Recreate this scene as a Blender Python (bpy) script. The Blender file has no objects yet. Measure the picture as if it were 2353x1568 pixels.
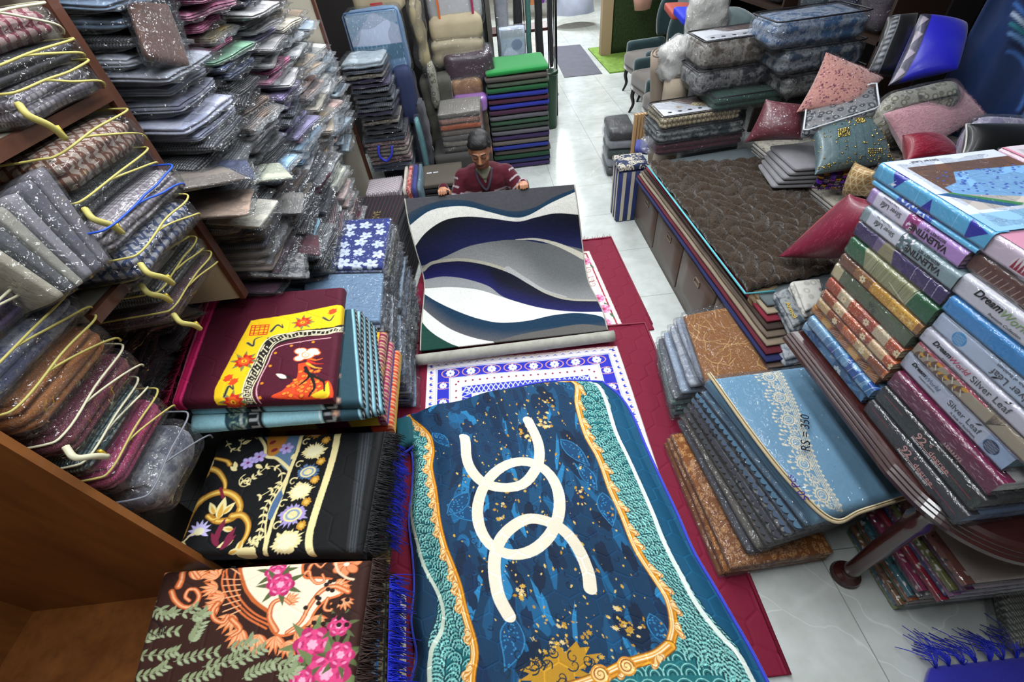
import bpy, bmesh, math, random
import numpy as np
from mathutils import Vector, Matrix
PI = math.pi
scene = bpy.context.scene
COL = scene.collection
# ---------------------------------------------------------------- camera
PW, PH, FPX, HC = 2353, 1568, 1009.644, 2.1
def _cam_axes():
    c = np.array([PW/2, PH/2]); a = np.array([1060, -215.]) - c; b = np.array([1300, 1790.]) - c
    f = math.sqrt(-(a @ b))
    fw = np.array([a[0], -a[1], -f]); fw /= np.linalg.norm(fw)
    dn = np.array([b[0], -b[1], -f]); dn /= np.linalg.norm(dn)
    up = -dn; up = up - fw*(up @ fw); up /= np.linalg.norm(up)
    rt = np.cross(fw, up)
    return f, np.array([rt, fw, up])
FPX, CR = _cam_axes()
cd = bpy.data.cameras.new('camera'); cam = bpy.data.objects.new('camera', cd); COL.objects.link(cam)
cd.sensor_width = 36; cd.lens = FPX/PW*36; cd.clip_start = .05; cd.clip_end = 60
cam.matrix_world = Matrix([list(CR[0])+[0], list(CR[1])+[0], list(CR[2])+[HC], [0, 0, 0, 1]])
scene.camera = cam
# ---------------------------------------------------------------- world, lamps, exposure
scene.view_settings.view_transform = 'Standard'
scene.view_settings.look = 'None'
scene.view_settings.exposure = 0.38
scene.view_settings.gamma = 1
scene.view_settings.use_curve_mapping = False
cy = scene.cycles; cy.max_bounces = 4; cy.diffuse_bounces = 2; cy.glossy_bounces = 2; cy.transmission_bounces = 2; cy.transparent_max_bounces = 8
cy.use_adaptive_sampling = True; cy.adaptive_threshold = .15; cy.caustics_reflective = False; cy.caustics_refractive = False
wd = bpy.data.worlds.new('world'); scene.world = wd; wd.use_nodes = True
wd.node_tree.nodes['Background'].inputs[0].default_value = (.75, .85, 1, 1)
wd.node_tree.nodes['Background'].inputs[1].default_value = .12
def lamp(x, y, z, sx, sy, p, col=(.93, .97, 1)):
    l = bpy.data.lights.new('ceiling_panel_light', 'AREA'); l.shape = 'RECTANGLE'; l.size = sx; l.size_y = sy
    l.energy = p; l.color = col
    o = bpy.data.objects.new('ceiling_panel_light', l); COL.objects.link(o); o.location = (x, y, z)
    return o
CEIL = 3.3
for (x, y, p) in [(-.5, .15, 15), (-.5, 1.25, 17), (-.5, 2.35, 17), (-.5, 3.45, 17), (.4, .7, 14), (.4, 1.8, 16), (.45, 2.9, 18), (.5, 4.1, 26), (.6, 5.4, 30), (1.75, .3, 7), (1.8, 1.7, 6), (1.9, 3.1, 6), (2.1, 5.4, 12)]:
    lamp(x, y, CEIL-.03, .28, .8, p)
for (x, y, p) in [(1.0, 7.2, 64), (1.6, 9.6, 90), (1.8, 12.4, 170)]: lamp(x, y, CEIL-.03, .6, .6, p)
# ---------------------------------------------------------------- pixel measurements -> world points
def C(u, v, z=None, x=None, y=None, d=None):
    r = CR @ np.array([u-PW/2, -(v-PH/2), -FPX])
    if z is not None: t = (z-HC)/r[2]
    elif x is not None: t = x/r[0]
    elif y is not None: t = y/r[1]
    else: t = d/FPX
    return r*t + np.array([0, 0, HC])
def proj(P):
    q = (np.asarray(P, float)-np.array([0, 0, HC])) @ CR
    return np.stack([PW/2+FPX*q[..., 0]/-q[..., 2], PH/2-FPX*q[..., 1]/-q[..., 2]], -1)
# ---------------------------------------------------------------- colours and materials
def lin(h):
    if isinstance(h, str):
        h = h.lstrip('#'); h = ''.join(q+q for q in h) if len(h) == 3 else h; v = [int(h[i:i+2], 16)/255 for i in (0, 2, 4)]
    else: v = list(h)
    return tuple(c/12.92 if c <= .04045 else ((c+.055)/1.055)**2.4 for c in v)
_mats = {}
class NT:
    def __init__(s, name):
        s.m = bpy.data.materials.new(name); s.m.use_nodes = True; s.t = s.m.node_tree; s.n = s.t.nodes; s.l = s.t.links
        s.b = s.n['Principled BSDF']; s.out = s.n['Material Output']
    def add(s, typ, **kw):
        n = s.n.new(typ)
        for k, v in kw.items():
            if k.startswith('i_'):
                k = k[2:]; k = int(k) if k.isdigit() else k.replace('_', ' ')
                n.inputs[k].default_value = v
            else: setattr(n, k, v)
        return n
    def link(s, a, b): s.l.new(a, b)
    def mix(s, fac, a, b, mode='MIX'):
        n = s.n.new('ShaderNodeMix'); n.data_type = 'RGBA'; n.blend_type = mode
        for sock, v in ((0, fac), (6, a), (7, b)):
            if hasattr(v, 'is_output'): s.l.new(v, n.inputs[sock])
            elif v is not None: n.inputs[sock].default_value = v if not isinstance(v, tuple) or len(v) == 4 else (*v, 1)
        return n.outputs[2]
    def bump(s, h, strength, dist=.01, prev=None):
        b = s.add('ShaderNodeBump', i_Strength=strength, i_Distance=dist); s.link(h, b.inputs['Height'])
        if prev: s.link(prev, b.inputs['Normal'])
        return b.outputs[0]
    def coord(s, kind='Object', scale=1):
        tc = s.add('ShaderNodeTexCoord'); mp = s.add('ShaderNodeMapping')
        mp.inputs['Scale'].default_value = scale if isinstance(scale, tuple) else (scale,)*3
        s.link(tc.outputs[kind], mp.inputs[0]); return mp.outputs[0]
    def noise(s, vec, scale, detail=3, rough=.5):
        n = s.add('ShaderNodeTexNoise', i_Scale=scale, i_Detail=detail, i_Roughness=rough); s.link(vec, n.inputs['Vector']); return n.outputs[0]
    def ramp(s, fac, stops):
        r = s.add('ShaderNodeValToRGB'); e = r.color_ramp.elements
        while len(e) < len(stops): e.new(.5)
        for i, (p, c) in enumerate(stops):
            e[i].position = p; e[i].color = (*c, 1) if len(c) == 3 else c
        s.link(fac, r.inputs[0]); return r.outputs[0]
    def math(s, op, a, b=None, c=None):
        n = s.add('ShaderNodeMath', operation=op)
        for i, v in enumerate((a, b, c)):
            if v is None: continue
            if hasattr(v, 'is_output'): s.link(v, n.inputs[i])
            else: n.inputs[i].default_value = v
        return n.outputs[0]
def simple(name, col, rough=.6, metal=0, coat=0, sheen=0, bump=0, bscale=200, var=0, vscale=6):
    if name in _mats: return _mats[name]
    t = NT(name); c = lin(col)
    t.b.inputs['Roughness'].default_value = rough; t.b.inputs['Metallic'].default_value = metal
    t.b.inputs['Coat Weight'].default_value = coat; t.b.inputs['Sheen Weight'].default_value = sheen
    v = t.coord('Object')
    if var:
        nz = t.noise(v, vscale, 4)
        r = t.ramp(nz, [(.3, tuple(x*(1-var) for x in c)), (.7, tuple(min(1, x*(1+var)) for x in c))]); t.link(r, t.b.inputs['Base Color'])
    else: t.b.inputs['Base Color'].default_value = (*c, 1)
    if bump: t.link(t.bump(t.noise(v, bscale, 2), bump, .004), t.b.inputs['Normal'])
    _mats[name] = t.m; return t.m
def attr_mat(name, rough=.8, sheen=.3, coat=0, bump=.35, bscale=500, spec=.3):
    if name in _mats: return _mats[name]
    t = NT(name); a = t.add('ShaderNodeAttribute', attribute_name='Col'); t.link(a.outputs['Color'], t.b.inputs['Base Color'])
    t.b.inputs['Roughness'].default_value = rough; t.b.inputs['Sheen Weight'].default_value = sheen
    t.b.inputs['Sheen Roughness'].default_value = .35; t.b.inputs['Coat Weight'].default_value = coat; t.b.inputs['Coat Roughness'].default_value = .15
    t.b.inputs['Specular IOR Level'].default_value = spec
    v = t.coord('Object')
    if bump:
        n1 = t.bump(t.noise(v, bscale, 2), bump, .003)
        n2 = t.bump(t.noise(v, 35, 3), bump*.5, .01, n1); t.link(n2, t.b.inputs['Normal'])
    _mats[name] = t.m; return t.m
def pack_mat(kind):
    """cloth whose base colour comes from each object's own colour; the weave pattern is procedural"""
    nm = 'cloth_'+kind
    if nm in _mats: return _mats[nm]
    t = NT(nm); oi = t.add('ShaderNodeObjectInfo'); c = oi.outputs['Color']; rnd = oi.outputs['Random']
    v = t.coord('Object'); nz = t.noise(v, 14, 4, .6)
    lt = t.mix(.7, c, (.85, .83, .78, 1)); dk = t.mix(1.0, c, (.35, .33, .36, 1), 'MULTIPLY')
    base = t.mix(t.ramp(nz, [(.35, (0, 0, 0)), (.65, (1, 1, 1))]), t.mix(.35, c, dk), c)
    if kind == 'plain': out = base
    elif kind == 'stripe':
        w = t.add('ShaderNodeTexWave', bands_direction='X', i_Scale=38, i_Distortion=1.2); w.inputs['Detail'].default_value = 1; t.link(v, w.inputs[0])
        w2 = t.add('ShaderNodeTexWave', bands_direction='Y', i_Scale=16, i_Distortion=.6); t.link(v, w2.inputs[0])
        out = t.mix(t.ramp(w.outputs[1], [(.55, (0, 0, 0)), (.62, (.42, .42, .42))]), base, lt)
        out = t.mix(t.ramp(w2.outputs[1], [(.7, (0, 0, 0)), (.75, (.6, .6, .6))]), out, dk)
    elif kind == 'zigzag':
        w = t.add('ShaderNodeTexWave', bands_direction='X', wave_profile='TRI', i_Scale=20, i_Distortion=7); w.inputs['Detail'].default_value = 0; w.inputs['Detail Scale'].default_value = 6; t.link(v, w.inputs[0])
        out = t.mix(t.ramp(w.outputs[1], [(.46, (0, 0, 0)), (.5, (1, 1, 1)), (.56, (0, 0, 0))]), base, lt)
    elif kind == 'diamond':
        mp = t.add('ShaderNodeMapping'); mp.inputs['Rotation'].default_value = (0, 0, PI/4); mp.inputs['Scale'].default_value = (1, 1, .3); t.link(v, mp.inputs[0])
        br = t.add('ShaderNodeTexBrick', offset=0, i_Scale=9); br.inputs['Mortar Size'].default_value = .035; br.inputs['Brick Width'].default_value = .22; br.inputs['Row Height'].default_value = .22; t.link(mp.outputs[0], br.inputs[0])
        out = t.mix(br.outputs['Fac'], t.mix(.35, c, (.85, .8, .7, 1)), base)
    elif kind == 'floral':
        vo = t.add('ShaderNodeTexVoronoi', i_Scale=26); t.link(v, vo.inputs[0])
        lt = t.mix(.3, c, (.85, .83, .78, 1)); out = t.mix(t.ramp(vo.outputs['Distance'], [(.2, (1, 1, 1)), (.28, (0, 0, 0)), (.42, (0, 0, 0)), (.5, (.7, .7, .7))]), base, lt)
        vo2 = t.add('ShaderNodeTexVoronoi', i_Scale=11); t.link(v, vo2.inputs[0])
        out = t.mix(t.ramp(vo2.outputs['Distance'], [(.12, (.9, .9, .9)), (.18, (0, 0, 0))]), out, dk)
    elif kind == 'marble':
        nn = t.noise(v, 7, 8, .7); lt = t.mix(.3, c, (.85, .83, .78, 1))
        out = t.mix(t.ramp(nn, [(.42, (0, 0, 0)), (.5, (1, 1, 1)), (.58, (0, 0, 0))]), base, lt)
    t.link(out, t.b.inputs['Base Color']); t.b.inputs['Roughness'].default_value = .75; t.b.inputs['Sheen Weight'].default_value = .1
    w = t.noise(v, 420, 2); t.link(t.bump(nz, .5, .012, t.bump(w, .3, .003)), t.b.inputs['Normal'])
    _mats[nm] = t.m; return t.m
def film(name='clear_plastic_film', gl=1.0, milky=.02, crink=1.0, scale=1.0):
    if name in _mats: return _mats[name]
    t = NT(name); v = t.coord('Object', scale)
    oi = t.add('ShaderNodeObjectInfo'); ad = t.add('ShaderNodeVectorMath', operation='ADD'); t.link(v, ad.inputs[0])
    cmb = t.add('ShaderNodeCombineXYZ'); t.link(t.math('MULTIPLY', oi.outputs['Random'], 50), cmb.inputs[0]); t.link(cmb.outputs[0], ad.inputs[1]); v = ad.outputs[0]
    n1 = t.noise(v, 16, 3, .6); vo = t.add('ShaderNodeTexVoronoi', feature='DISTANCE_TO_EDGE', i_Scale=26)
    mv = t.add('ShaderNodeMix'); mv.data_type = 'VECTOR'; mv.inputs[0].default_value = .25; t.link(v, mv.inputs[4])
    nc = t.add('ShaderNodeTexNoise', i_Scale=9.0); t.link(v, nc.inputs['Vector']); t.link(nc.outputs['Color'], mv.inputs[5]); t.link(mv.outputs[1], vo.inputs[0])
    bn = t.bump(n1, .85*crink, .03); bn = t.bump(t.ramp(vo.outputs['Distance'], [(0, (0, 0, 0)), (.12, (1, 1, 1))]), .5*crink, .01, bn)
    fr = t.add('ShaderNodeFresnel', i_IOR=1.5); t.link(bn, fr.inputs['Normal'])
    fac = t.math('MULTIPLY_ADD', fr.outputs[0], .55*gl, .03*gl); fac = t.math('MINIMUM', fac, .3)
    tr = t.add('ShaderNodeBsdfTransparent'); tr.inputs[0].default_value = (.97, .98, .99, 1)
    gb = t.add('ShaderNodeBsdfGlossy'); gb.inputs['Roughness'].default_value = .07; t.link(bn, gb.inputs['Normal'])
    df = t.add('ShaderNodeBsdfDiffuse'); df.inputs[0].default_value = (.85, .88, .92, 1); t.link(bn, df.inputs['Normal'])
    m1 = t.add('ShaderNodeMixShader'); m1.inputs[0].default_value = milky; t.link(tr.outputs[0], m1.inputs[1]); t.link(df.outputs[0], m1.inputs[2])
    m2 = t.add('ShaderNodeMixShader'); t.link(fac, m2.inputs[0]); t.link(m1.outputs[0], m2.inputs[1]); t.link(gb.outputs[0], m2.inputs[2])
    t.link(m2.outputs[0], t.out.inputs['Surface']); t.n.remove(t.b)
    _mats[name] = t.m; return t.m
def wood_mat(name, c1, c2, scale=(1, 1, 1), rough=.35, coat=.2):
    if name in _mats: return _mats[name]
    t = NT(name); v = t.coord('Object', scale)
    n = t.noise(v, 5, 6, .65); w = t.noise(v, 26, 3)
    c = t.mix(t.ramp(n, [(.3, (0, 0, 0)), (.7, (1, 1, 1))]), (*lin(c1), 1), (*lin(c2), 1))
    c = t.mix(t.ramp(w, [(.45, (0, 0, 0)), (.75, (.35, .35, .35))]), c, tuple(x*.35 for x in lin(c1))+(1,))
    t.link(c, t.b.inputs['Base Color']); t.b.inputs['Roughness'].default_value = rough; t.b.inputs['Coat Weight'].default_value = coat
    t.link(t.bump(w, .12, .002), t.b.inputs['Normal'])
    _mats[name] = t.m; return t.m
# ---------------------------------------------------------------- mesh and object helpers
def mesh_np(name, V, F, mat=None, smooth=True, cols=None, mats=None, fmat=None):
    me = bpy.data.meshes.new(name); V = np.asarray(V, np.float32)
    if isinstance(F, np.ndarray):
        k = F.shape[1]; n = len(F)
        me.vertices.add(len(V)); me.vertices.foreach_set('co', V.ravel())
        me.loops.add(n*k); me.loops.foreach_set('vertex_index', F.astype(np.int32).ravel())
        me.polygons.add(n); me.polygons.foreach_set('loop_start', np.arange(0, n*k, k, dtype=np.int32))
        me.update(calc_edges=True)
    else:
        me.from_pydata([tuple(map(float, p)) for p in V], [], F)
    if cols is not None:
        a = me.color_attributes.new('Col', 'FLOAT_COLOR', 'POINT'); c = np.ones((len(V), 4), np.float32); c[:, :3] = cols; a.data.foreach_set('color', c.ravel())
    me.polygons.foreach_set('use_smooth', np.full(len(me.polygons), bool(smooth)))
    for m in (mats or [mat]):
        if m: me.materials.append(m)
    if fmat is not None: me.polygons.foreach_set('material_index', np.asarray(fmat, np.int32))
    me.update(); return me
def link(name, me, parent=None, loc=(0, 0, 0), color=None):
    o = bpy.data.objects.new(name, me); COL.objects.link(o); o.location = loc
    if parent: o.parent = parent
    if color: o.color = (*lin(color), 1)
    return o
_labels = {}
def tag(o, label, cat, group=None, kind=None):
    o['label'] = label; o['category'] = cat
    if group: o['group'] = group
    if kind: o['kind'] = kind
    return o
def thing(name, label, cat, loc, group=None):
    o = bpy.data.objects.new(name, None); COL.objects.link(o); o.location = [float(q) for q in loc]; o.empty_display_size = .05
    return tag(o, label, cat, group)
def part(name, VF, mat, par, smooth=True, cols=None, color=None, label=None, kind=None):
    """world-space geometry stored relative to its parent chain"""
    off = np.zeros(3); p = par
    while p is not None: off = off + np.array(p.location); p = p.parent
    V, F = VF; me = mesh_np(name, np.asarray(V)-off, F, mat, smooth, cols)
    o = link(name, me, par, color=color)
    if label: o['label'] = label
    if kind: o['kind'] = kind
    return o
def solo(name, VF, mat, label, cat, group=None, smooth=True, cols=None, color=None, base=None):
    V = np.asarray(VF[0]); b = np.array(base) if base is not None else np.array([V[:, 0].mean(), V[:, 1].mean(), V[:, 2].min()])
    o = link(name, mesh_np(name, V-b, VF[1], mat, smooth, cols), None, tuple(map(float, b)), color)
    return tag(o, label, cat, group)
def struct(name, VF, mat, smooth=False, parent=None):
    o = link(name, mesh_np(name, VF[0], VF[1], mat, smooth), parent)
    if not parent: o['kind'] = 'structure'
    return o
def join(*vfs):
    Vs, Fs, n = [], [], 0
    for V, F in vfs:
        V = np.asarray(V, float); Vs.append(V); Fs += [tuple(int(i)+n for i in f) for f in F]; n += len(V)
    return np.concatenate(Vs), Fs
_cg = {}
def cubegrid(nx, ny, nz):
    k = (nx, ny, nz)
    if k in _cg: return _cg[k]
    idx, P, F = {}, [], []
    def v(i, j, l):
        if (i, j, l) not in idx: idx[(i, j, l)] = len(P); P.append((2*i/nx-1, 2*j/ny-1, 2*l/nz-1))
        return idx[(i, j, l)]
    for i in range(nx):
        for j in range(ny):
            F.append((v(i, j, 0), v(i, j+1, 0), v(i+1, j+1, 0), v(i+1, j, 0))); F.append((v(i, j, nz), v(i+1, j, nz), v(i+1, j+1, nz), v(i, j+1, nz)))
    for i in range(nx):
        for l in range(nz):
            F.append((v(i, 0, l), v(i+1, 0, l), v(i+1, 0, l+1), v(i, 0, l+1))); F.append((v(i, ny, l), v(i, ny, l+1), v(i+1, ny, l+1), v(i+1, ny, l)))
    for j in range(ny):
        for l in range(nz):
            F.append((v(0, j, l), v(0, j, l+1), v(0, j+1, l+1), v(0, j+1, l))); F.append((v(nx, j, l), v(nx, j+1, l), v(nx, j+1, l+1), v(nx, j, l+1)))
    _cg[k] = (np.array(P), np.array(F)); return _cg[k]
def ns(P, seed, freq):
    """smooth vector noise, vectorised"""
    r = np.random.RandomState(seed); out = np.zeros_like(P)
    for k in range(5):
        f = r.normal(0, freq*(1+.5*k), (3, 3)); ph = r.uniform(0, 6.28, 3); out += np.sin(P @ f + ph)/(1+.6*k)
    return out/2.2
def rbox(a, b, c, r, n=(8, 8, 4), layers=0, groove=.006, noise=0, seed=0, freq=8, sag=0, inflate=0):
    """soft rounded box centred on its base; half sizes a, b, full height c"""
    P, F = cubegrid(*n); H = np.array([a, b, c/2]); r = min(r, a, b, c/2)
    Q = P*H; core = np.clip(Q, -(H-r), H-r); d = Q-core; L = np.linalg.norm(d, axis=1, keepdims=True); V = np.where(L > 1e-9, core+d/np.maximum(L, 1e-9)*r, Q)
    if inflate:
        u = 1-(P[:, 0]**2); w = 1-(P[:, 1]**2); V[:, 2] += np.sign(P[:, 2])*inflate*np.clip(u*w, 0, 1)**.6*(np.abs(P[:, 2]))
    if layers:
        side = np.clip(np.maximum(np.abs(P[:, 0]), np.abs(P[:, 1]))*1.0, 0, 1)**12
        g = (1-np.abs(np.sin(PI*layers*(P[:, 2]+1)/2))**.5)*groove*side
        V[:, 0] -= np.sign(P[:, 0])*g*(np.abs(P[:, 0]) > .9); V[:, 1] -= np.sign(P[:, 1])*g*(np.abs(P[:, 1]) > .9)
    if noise: V = V+ns(V, seed, freq)*noise
    if sag: V[:, 2] -= sag*(P[:, 0]**2*.5+P[:, 1]**2*.5)
    V[:, 2] += c/2
    return V, F
def box(x0, x1, y0, y1, z0, z1):
    V = [(x, y, z) for z in (z0, z1) for y in (y0, y1) for x in (x0, x1)]
    return np.array(V, float), [(0, 2, 3, 1), (4, 5, 7, 6), (0, 1, 5, 4), (2, 6, 7, 3), (0, 4, 6, 2), (1, 3, 7, 5)]
def bbox(x0, x1, y0, y1, z0, z1, r=.006, n=(4, 4, 4)):
    V, F = rbox((x1-x0)/2, (y1-y0)/2, z1-z0, r, n); return V+np.array([(x0+x1)/2, (y0+y1)/2, z0]), F
def rot(VF, ax=0, ay=0, az=0, piv=(0, 0, 0), move=(0, 0, 0)):
    M = np.array(Matrix.Rotation(az, 3, 'Z') @ Matrix.Rotation(ay, 3, 'Y') @ Matrix.Rotation(ax, 3, 'X'))
    V = (np.asarray(VF[0])-piv) @ M.T + piv + np.array(move); return V, VF[1]
def quadslab(c, th, down=(0, 0, -1), r=.02, n=(12, 12, 4), layers=0, groove=.006, noise=0, seed=0, freq=8, inflate=0, puff=0, grow=0, gz=None, vn=1):
    """slab whose top is the bilinear patch c = [TL, TR, BR, BL]; local x runs TL->TR, local y BL->TL"""
    c = [np.asarray(p, float) for p in c]
    a = (np.linalg.norm(c[1]-c[0])+np.linalg.norm(c[2]-c[3]))/4; b = (np.linalg.norm(c[3]-c[0])+np.linalg.norm(c[2]-c[1]))/4
    gz = grow if gz is None else gz; V, F = rbox(a+grow, b+grow, th+2*gz, r, n, layers, groove, 0, seed, freq, 0, inflate); V[:, 2] -= gz
    s = V[:, 0]/(2*a)+.5; t = V[:, 1]/(2*b)+.5; h = th-V[:, 2]
    if puff: h = h-puff*np.clip(s*(1-s)*4, 0, 1)*np.clip(t*(1-t)*4, 0, 1)*(V[:, 2]/th)
    dn = np.asarray(down, float); dn /= np.linalg.norm(dn); S = s[:, None]; T = t[:, None]
    W = (1-S)*T*c[0]+S*T*c[1]+S*(1-T)*c[2]+(1-S)*(1-T)*c[3] + h[:, None]*dn
    if noise: W = W+ns(W, seed, freq)*noise*[1, 1, vn]
    u = c[1]-c[0]; w = c[0]-c[3]
    if np.dot(np.cross(u, w), -dn) < 0: F = F[:, ::-1] if isinstance(F, np.ndarray) else F
    return W, F
def tube(pts, r, seg=6, closed=False, rs=None):
    P = np.asarray(pts, float); n = len(P); T = np.gradient(P, axis=0) if not closed else np.roll(P, -1, 0)-np.roll(P, 1, 0)
    T /= np.maximum(np.linalg.norm(T, axis=1, keepdims=True), 1e-9)
    up = np.array([0, 0, 1.]); V = []; prev = None
    for i in range(n):
        t = T[i]
        if prev is None:
            a = np.cross(t, up); a = a if np.linalg.norm(a) > .1 else np.cross(t, [1, 0, 0])
        else: a = prev-t*(prev @ t)
        a /= max(np.linalg.norm(a), 1e-9); prev = a; b = np.cross(t, a); rr = r if rs is None else rs[i]
        for k in range(seg): th = 2*PI*k/seg; V.append(P[i]+rr*(math.cos(th)*a+math.sin(th)*b))
    F = []
    for i in range(n if closed else n-1):
        j = (i+1) % n
        for k in range(seg): F.append((i*seg+k, i*seg+(k+1) % seg, j*seg+(k+1) % seg, j*seg+k))
    if not closed: F += [tuple(range(seg))[::-1], tuple(range((n-1)*seg, n*seg))]
    return np.array(V), F
def catmull(pts, k=8):
    P = np.asarray(pts, float); n = len(P)
    if n < 3: return P
    Q = np.concatenate([[2*P[0]-P[1]], P, [2*P[-1]-P[-2]]]); out = []
    for i in range(n-1):
        p0, p1, p2, p3 = Q[i:i+4]
        for j in range(k):
            t = j/k; out.append(.5*((2*p1)+(-p0+p2)*t+(2*p0-5*p1+4*p2-p3)*t*t+(-p0+3*p1-3*p2+p3)*t**3))
    out.append(P[-1]); return np.array(out)
def lathe(prof, seg=20, cx=0, cy=0):
    V = []; n = len(prof)
    for r, z in prof:
        for k in range(seg): a = 2*PI*k/seg; V.append((cx+r*math.cos(a), cy+r*math.sin(a), z))
    F = [(i*seg+k, i*seg+(k+1) % seg, (i+1)*seg+(k+1) % seg, (i+1)*seg+k) for i in range(n-1) for k in range(seg)]
    F += [tuple(range(seg))[::-1], tuple(range((n-1)*seg, n*seg))]
    return np.array(V), F
# ---------------------------------------------------------------- cloth painting: fabric prints drawn in fabric metres
class Canvas:
    def __init__(s, W, D, res, bg):
        s.W, s.D, s.res = W, D, res; s.nx = max(2, int(round(W/res))); s.ny = max(2, int(round(D/res)))
        s.ss = 2; s.X, s.Y = s.nx*s.ss, s.ny*s.ss
        s.A = np.empty((s.Y, s.X, 3), np.float32); s.A[:] = lin(bg); s.kx = s.X/W; s.ky = s.Y/D
    def _box(s, P, pad=0):
        x0 = max(0, int((P[:, 0].min()-pad)*s.kx)-1); x1 = min(s.X, int((P[:, 0].max()+pad)*s.kx)+2)
        y0 = max(0, int((P[:, 1].min()-pad)*s.ky)-1); y1 = min(s.Y, int((P[:, 1].max()+pad)*s.ky)+2)
        if x1 <= x0 or y1 <= y0: return None
        gx, gy = np.meshgrid((np.arange(x0, x1)+.5)/s.kx, (np.arange(y0, y1)+.5)/s.ky); return x0, x1, y0, y1, gx, gy
    def _put(s, b, m, col):
        x0, x1, y0, y1, gx, gy = b; v = s.A[y0:y1, x0:x1]
        if callable(col): v[m] = col(gx[m], gy[m])
        else: v[m] = lin(col)
    def mask(s, P):
        P = np.asarray(P, float); b = s._box(P)
        if b is None: return None, None
        gx, gy = b[4], b[5]; m = np.zeros(gx.shape, bool); n = len(P)
        for i in range(n):
            x1, y1 = P[i]; x2, y2 = P[(i+1) % n]
            if y1 == y2: continue
            c = ((gy < y1) != (gy < y2)) & (gx < (x2-x1)*(gy-y1)/(y2-y1)+x1); m ^= c
        return b, m
    def poly(s, P, col):
        b, m = s.mask(P)
        if b is not None: s._put(b, m, col)
        return s
    def rect(s, x0, y0, x1, y1, col): return s.poly([(x0, y0), (x1, y0), (x1, y1), (x0, y1)], col)
    def line(s, P, w, col, w2=None):
        P = np.asarray(P, float); n = len(P)-1
        for i in range(n):
            a, c = P[i], P[i+1]; wa = w+(w2-w)*i/max(1, n) if w2 is not None else w; wb = w+(w2-w)*(i+1)/max(1, n) if w2 is not None else w
            b = s._box(np.array([a, c]), max(wa, wb))
            if b is None: continue
            d = c-a; L = d @ d
            t = np.clip(((b[4]-a[0])*d[0]+(b[5]-a[1])*d[1])/max(L, 1e-12), 0, 1); q = np.hypot(b[4]-a[0]-t*d[0], b[5]-a[1]-t*d[1])
            s._put(b, q < (wa+(wb-wa)*t)/2, col)
        return s
    def ell(s, cx, cy, rx, ry=None, ang=0, col='#fff', jag=0, n=24, seed=0):
        ry = rx if ry is None else ry; th = np.linspace(0, 2*PI, n*2 if jag else 28, endpoint=False)
        k = np.ones(len(th))
        if jag: k[1::2] = 1-jag; k *= 1+.12*np.random.RandomState(seed).randn(len(th))*(jag > 0)
        x = rx*k*np.cos(th); y = ry*k*np.sin(th); ca, sa = math.cos(ang), math.sin(ang)
        return s.poly(np.stack([cx+x*ca-y*sa, cy+x*sa+y*ca], 1), col)
    def flower(s, cx, cy, r, n, col, cc, ang=0, edge=None):
        for i in range(n):
            a = ang+2*PI*i/n; x, y = cx+.58*r*math.cos(a), cy+.58*r*math.sin(a)
            if edge: s.ell(x, y, r*.5, r*.36, a, edge)
            s.ell(x, y, r*.43, r*.3, a, col)
        return s.ell(cx, cy, r*.2, None, 0, cc)
    def leaf(s, x, y, a, L, w, col, vein=None):
        t = np.linspace(0, 1, 9); h = w/2*np.sin(PI*t**.8); X = np.concatenate([t*L, t[::-1]*L]); Y = np.concatenate([h, -h[::-1]])
        ca, sa = math.cos(a), math.sin(a); s.poly(np.stack([x+X*ca-Y*sa, y+X*sa+Y*ca], 1), col)
        if vein: s.line([(x, y), (x+L*ca, y+L*sa)], w*.1, vein)
        return s
    def scroll(s, x, y, a, r, turns, w, col, hand=1, w2=None):
        t = np.linspace(0, 1, 26); th = a+hand*turns*2*PI*t; rr = r*(1-t)**.8+w*.4
        P = np.stack([x+rr*np.cos(th), y+rr*np.sin(th)], 1); return s.line(P, w, col, w2 if w2 is not None else w*.5)
    def rose(s, cx, cy, r, c1, c2, c3, seed=0):
        R = random.Random(seed)
        for k, (rr, cc) in enumerate([(1, c2), (.8, c1), (.6, c2), (.5, c1), (.28, c3)]):
            for i in range(6):
                a = 2*PI*i/6+k*.5; s.ell(cx+r*rr*.5*math.cos(a), cy+r*rr*.5*math.sin(a), r*rr*.46, r*rr*.36, a, cc)
        return s
    def speckle(s, n, size, col, seed=0, region=None):
        R = np.random.RandomState(seed)
        for _ in range(n):
            x, y = R.uniform(0, s.W), R.uniform(0, s.D)
            if region and not region(x, y): continue
            k = size*R.uniform(.5, 1.6); s.ell(x, y, k, k*R.uniform(.3, .8), R.uniform(0, 3), col, jag=.35, n=6, seed=R.randint(999))
        return s
    def noise(s, amt, seed=0, freq=30):
        R = np.random.RandomState(seed); s.A *= (1+amt*R.randn(s.Y, s.X, 1)).astype(np.float32); s.A = np.clip(s.A, 0, 1); return s
    def hexshade(s, cell, gain, w=.006):
        gx, gy = np.meshgrid((np.arange(s.X)+.5)/s.kx, (np.arange(s.Y)+.5)/s.ky); s.A *= (1+gain*hexlines(gx, gy, cell, w))[..., None].astype(np.float32); return s
    def get(s):
        return s.A.reshape(s.ny, s.ss, s.nx, s.ss, 3).mean((1, 3))
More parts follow.
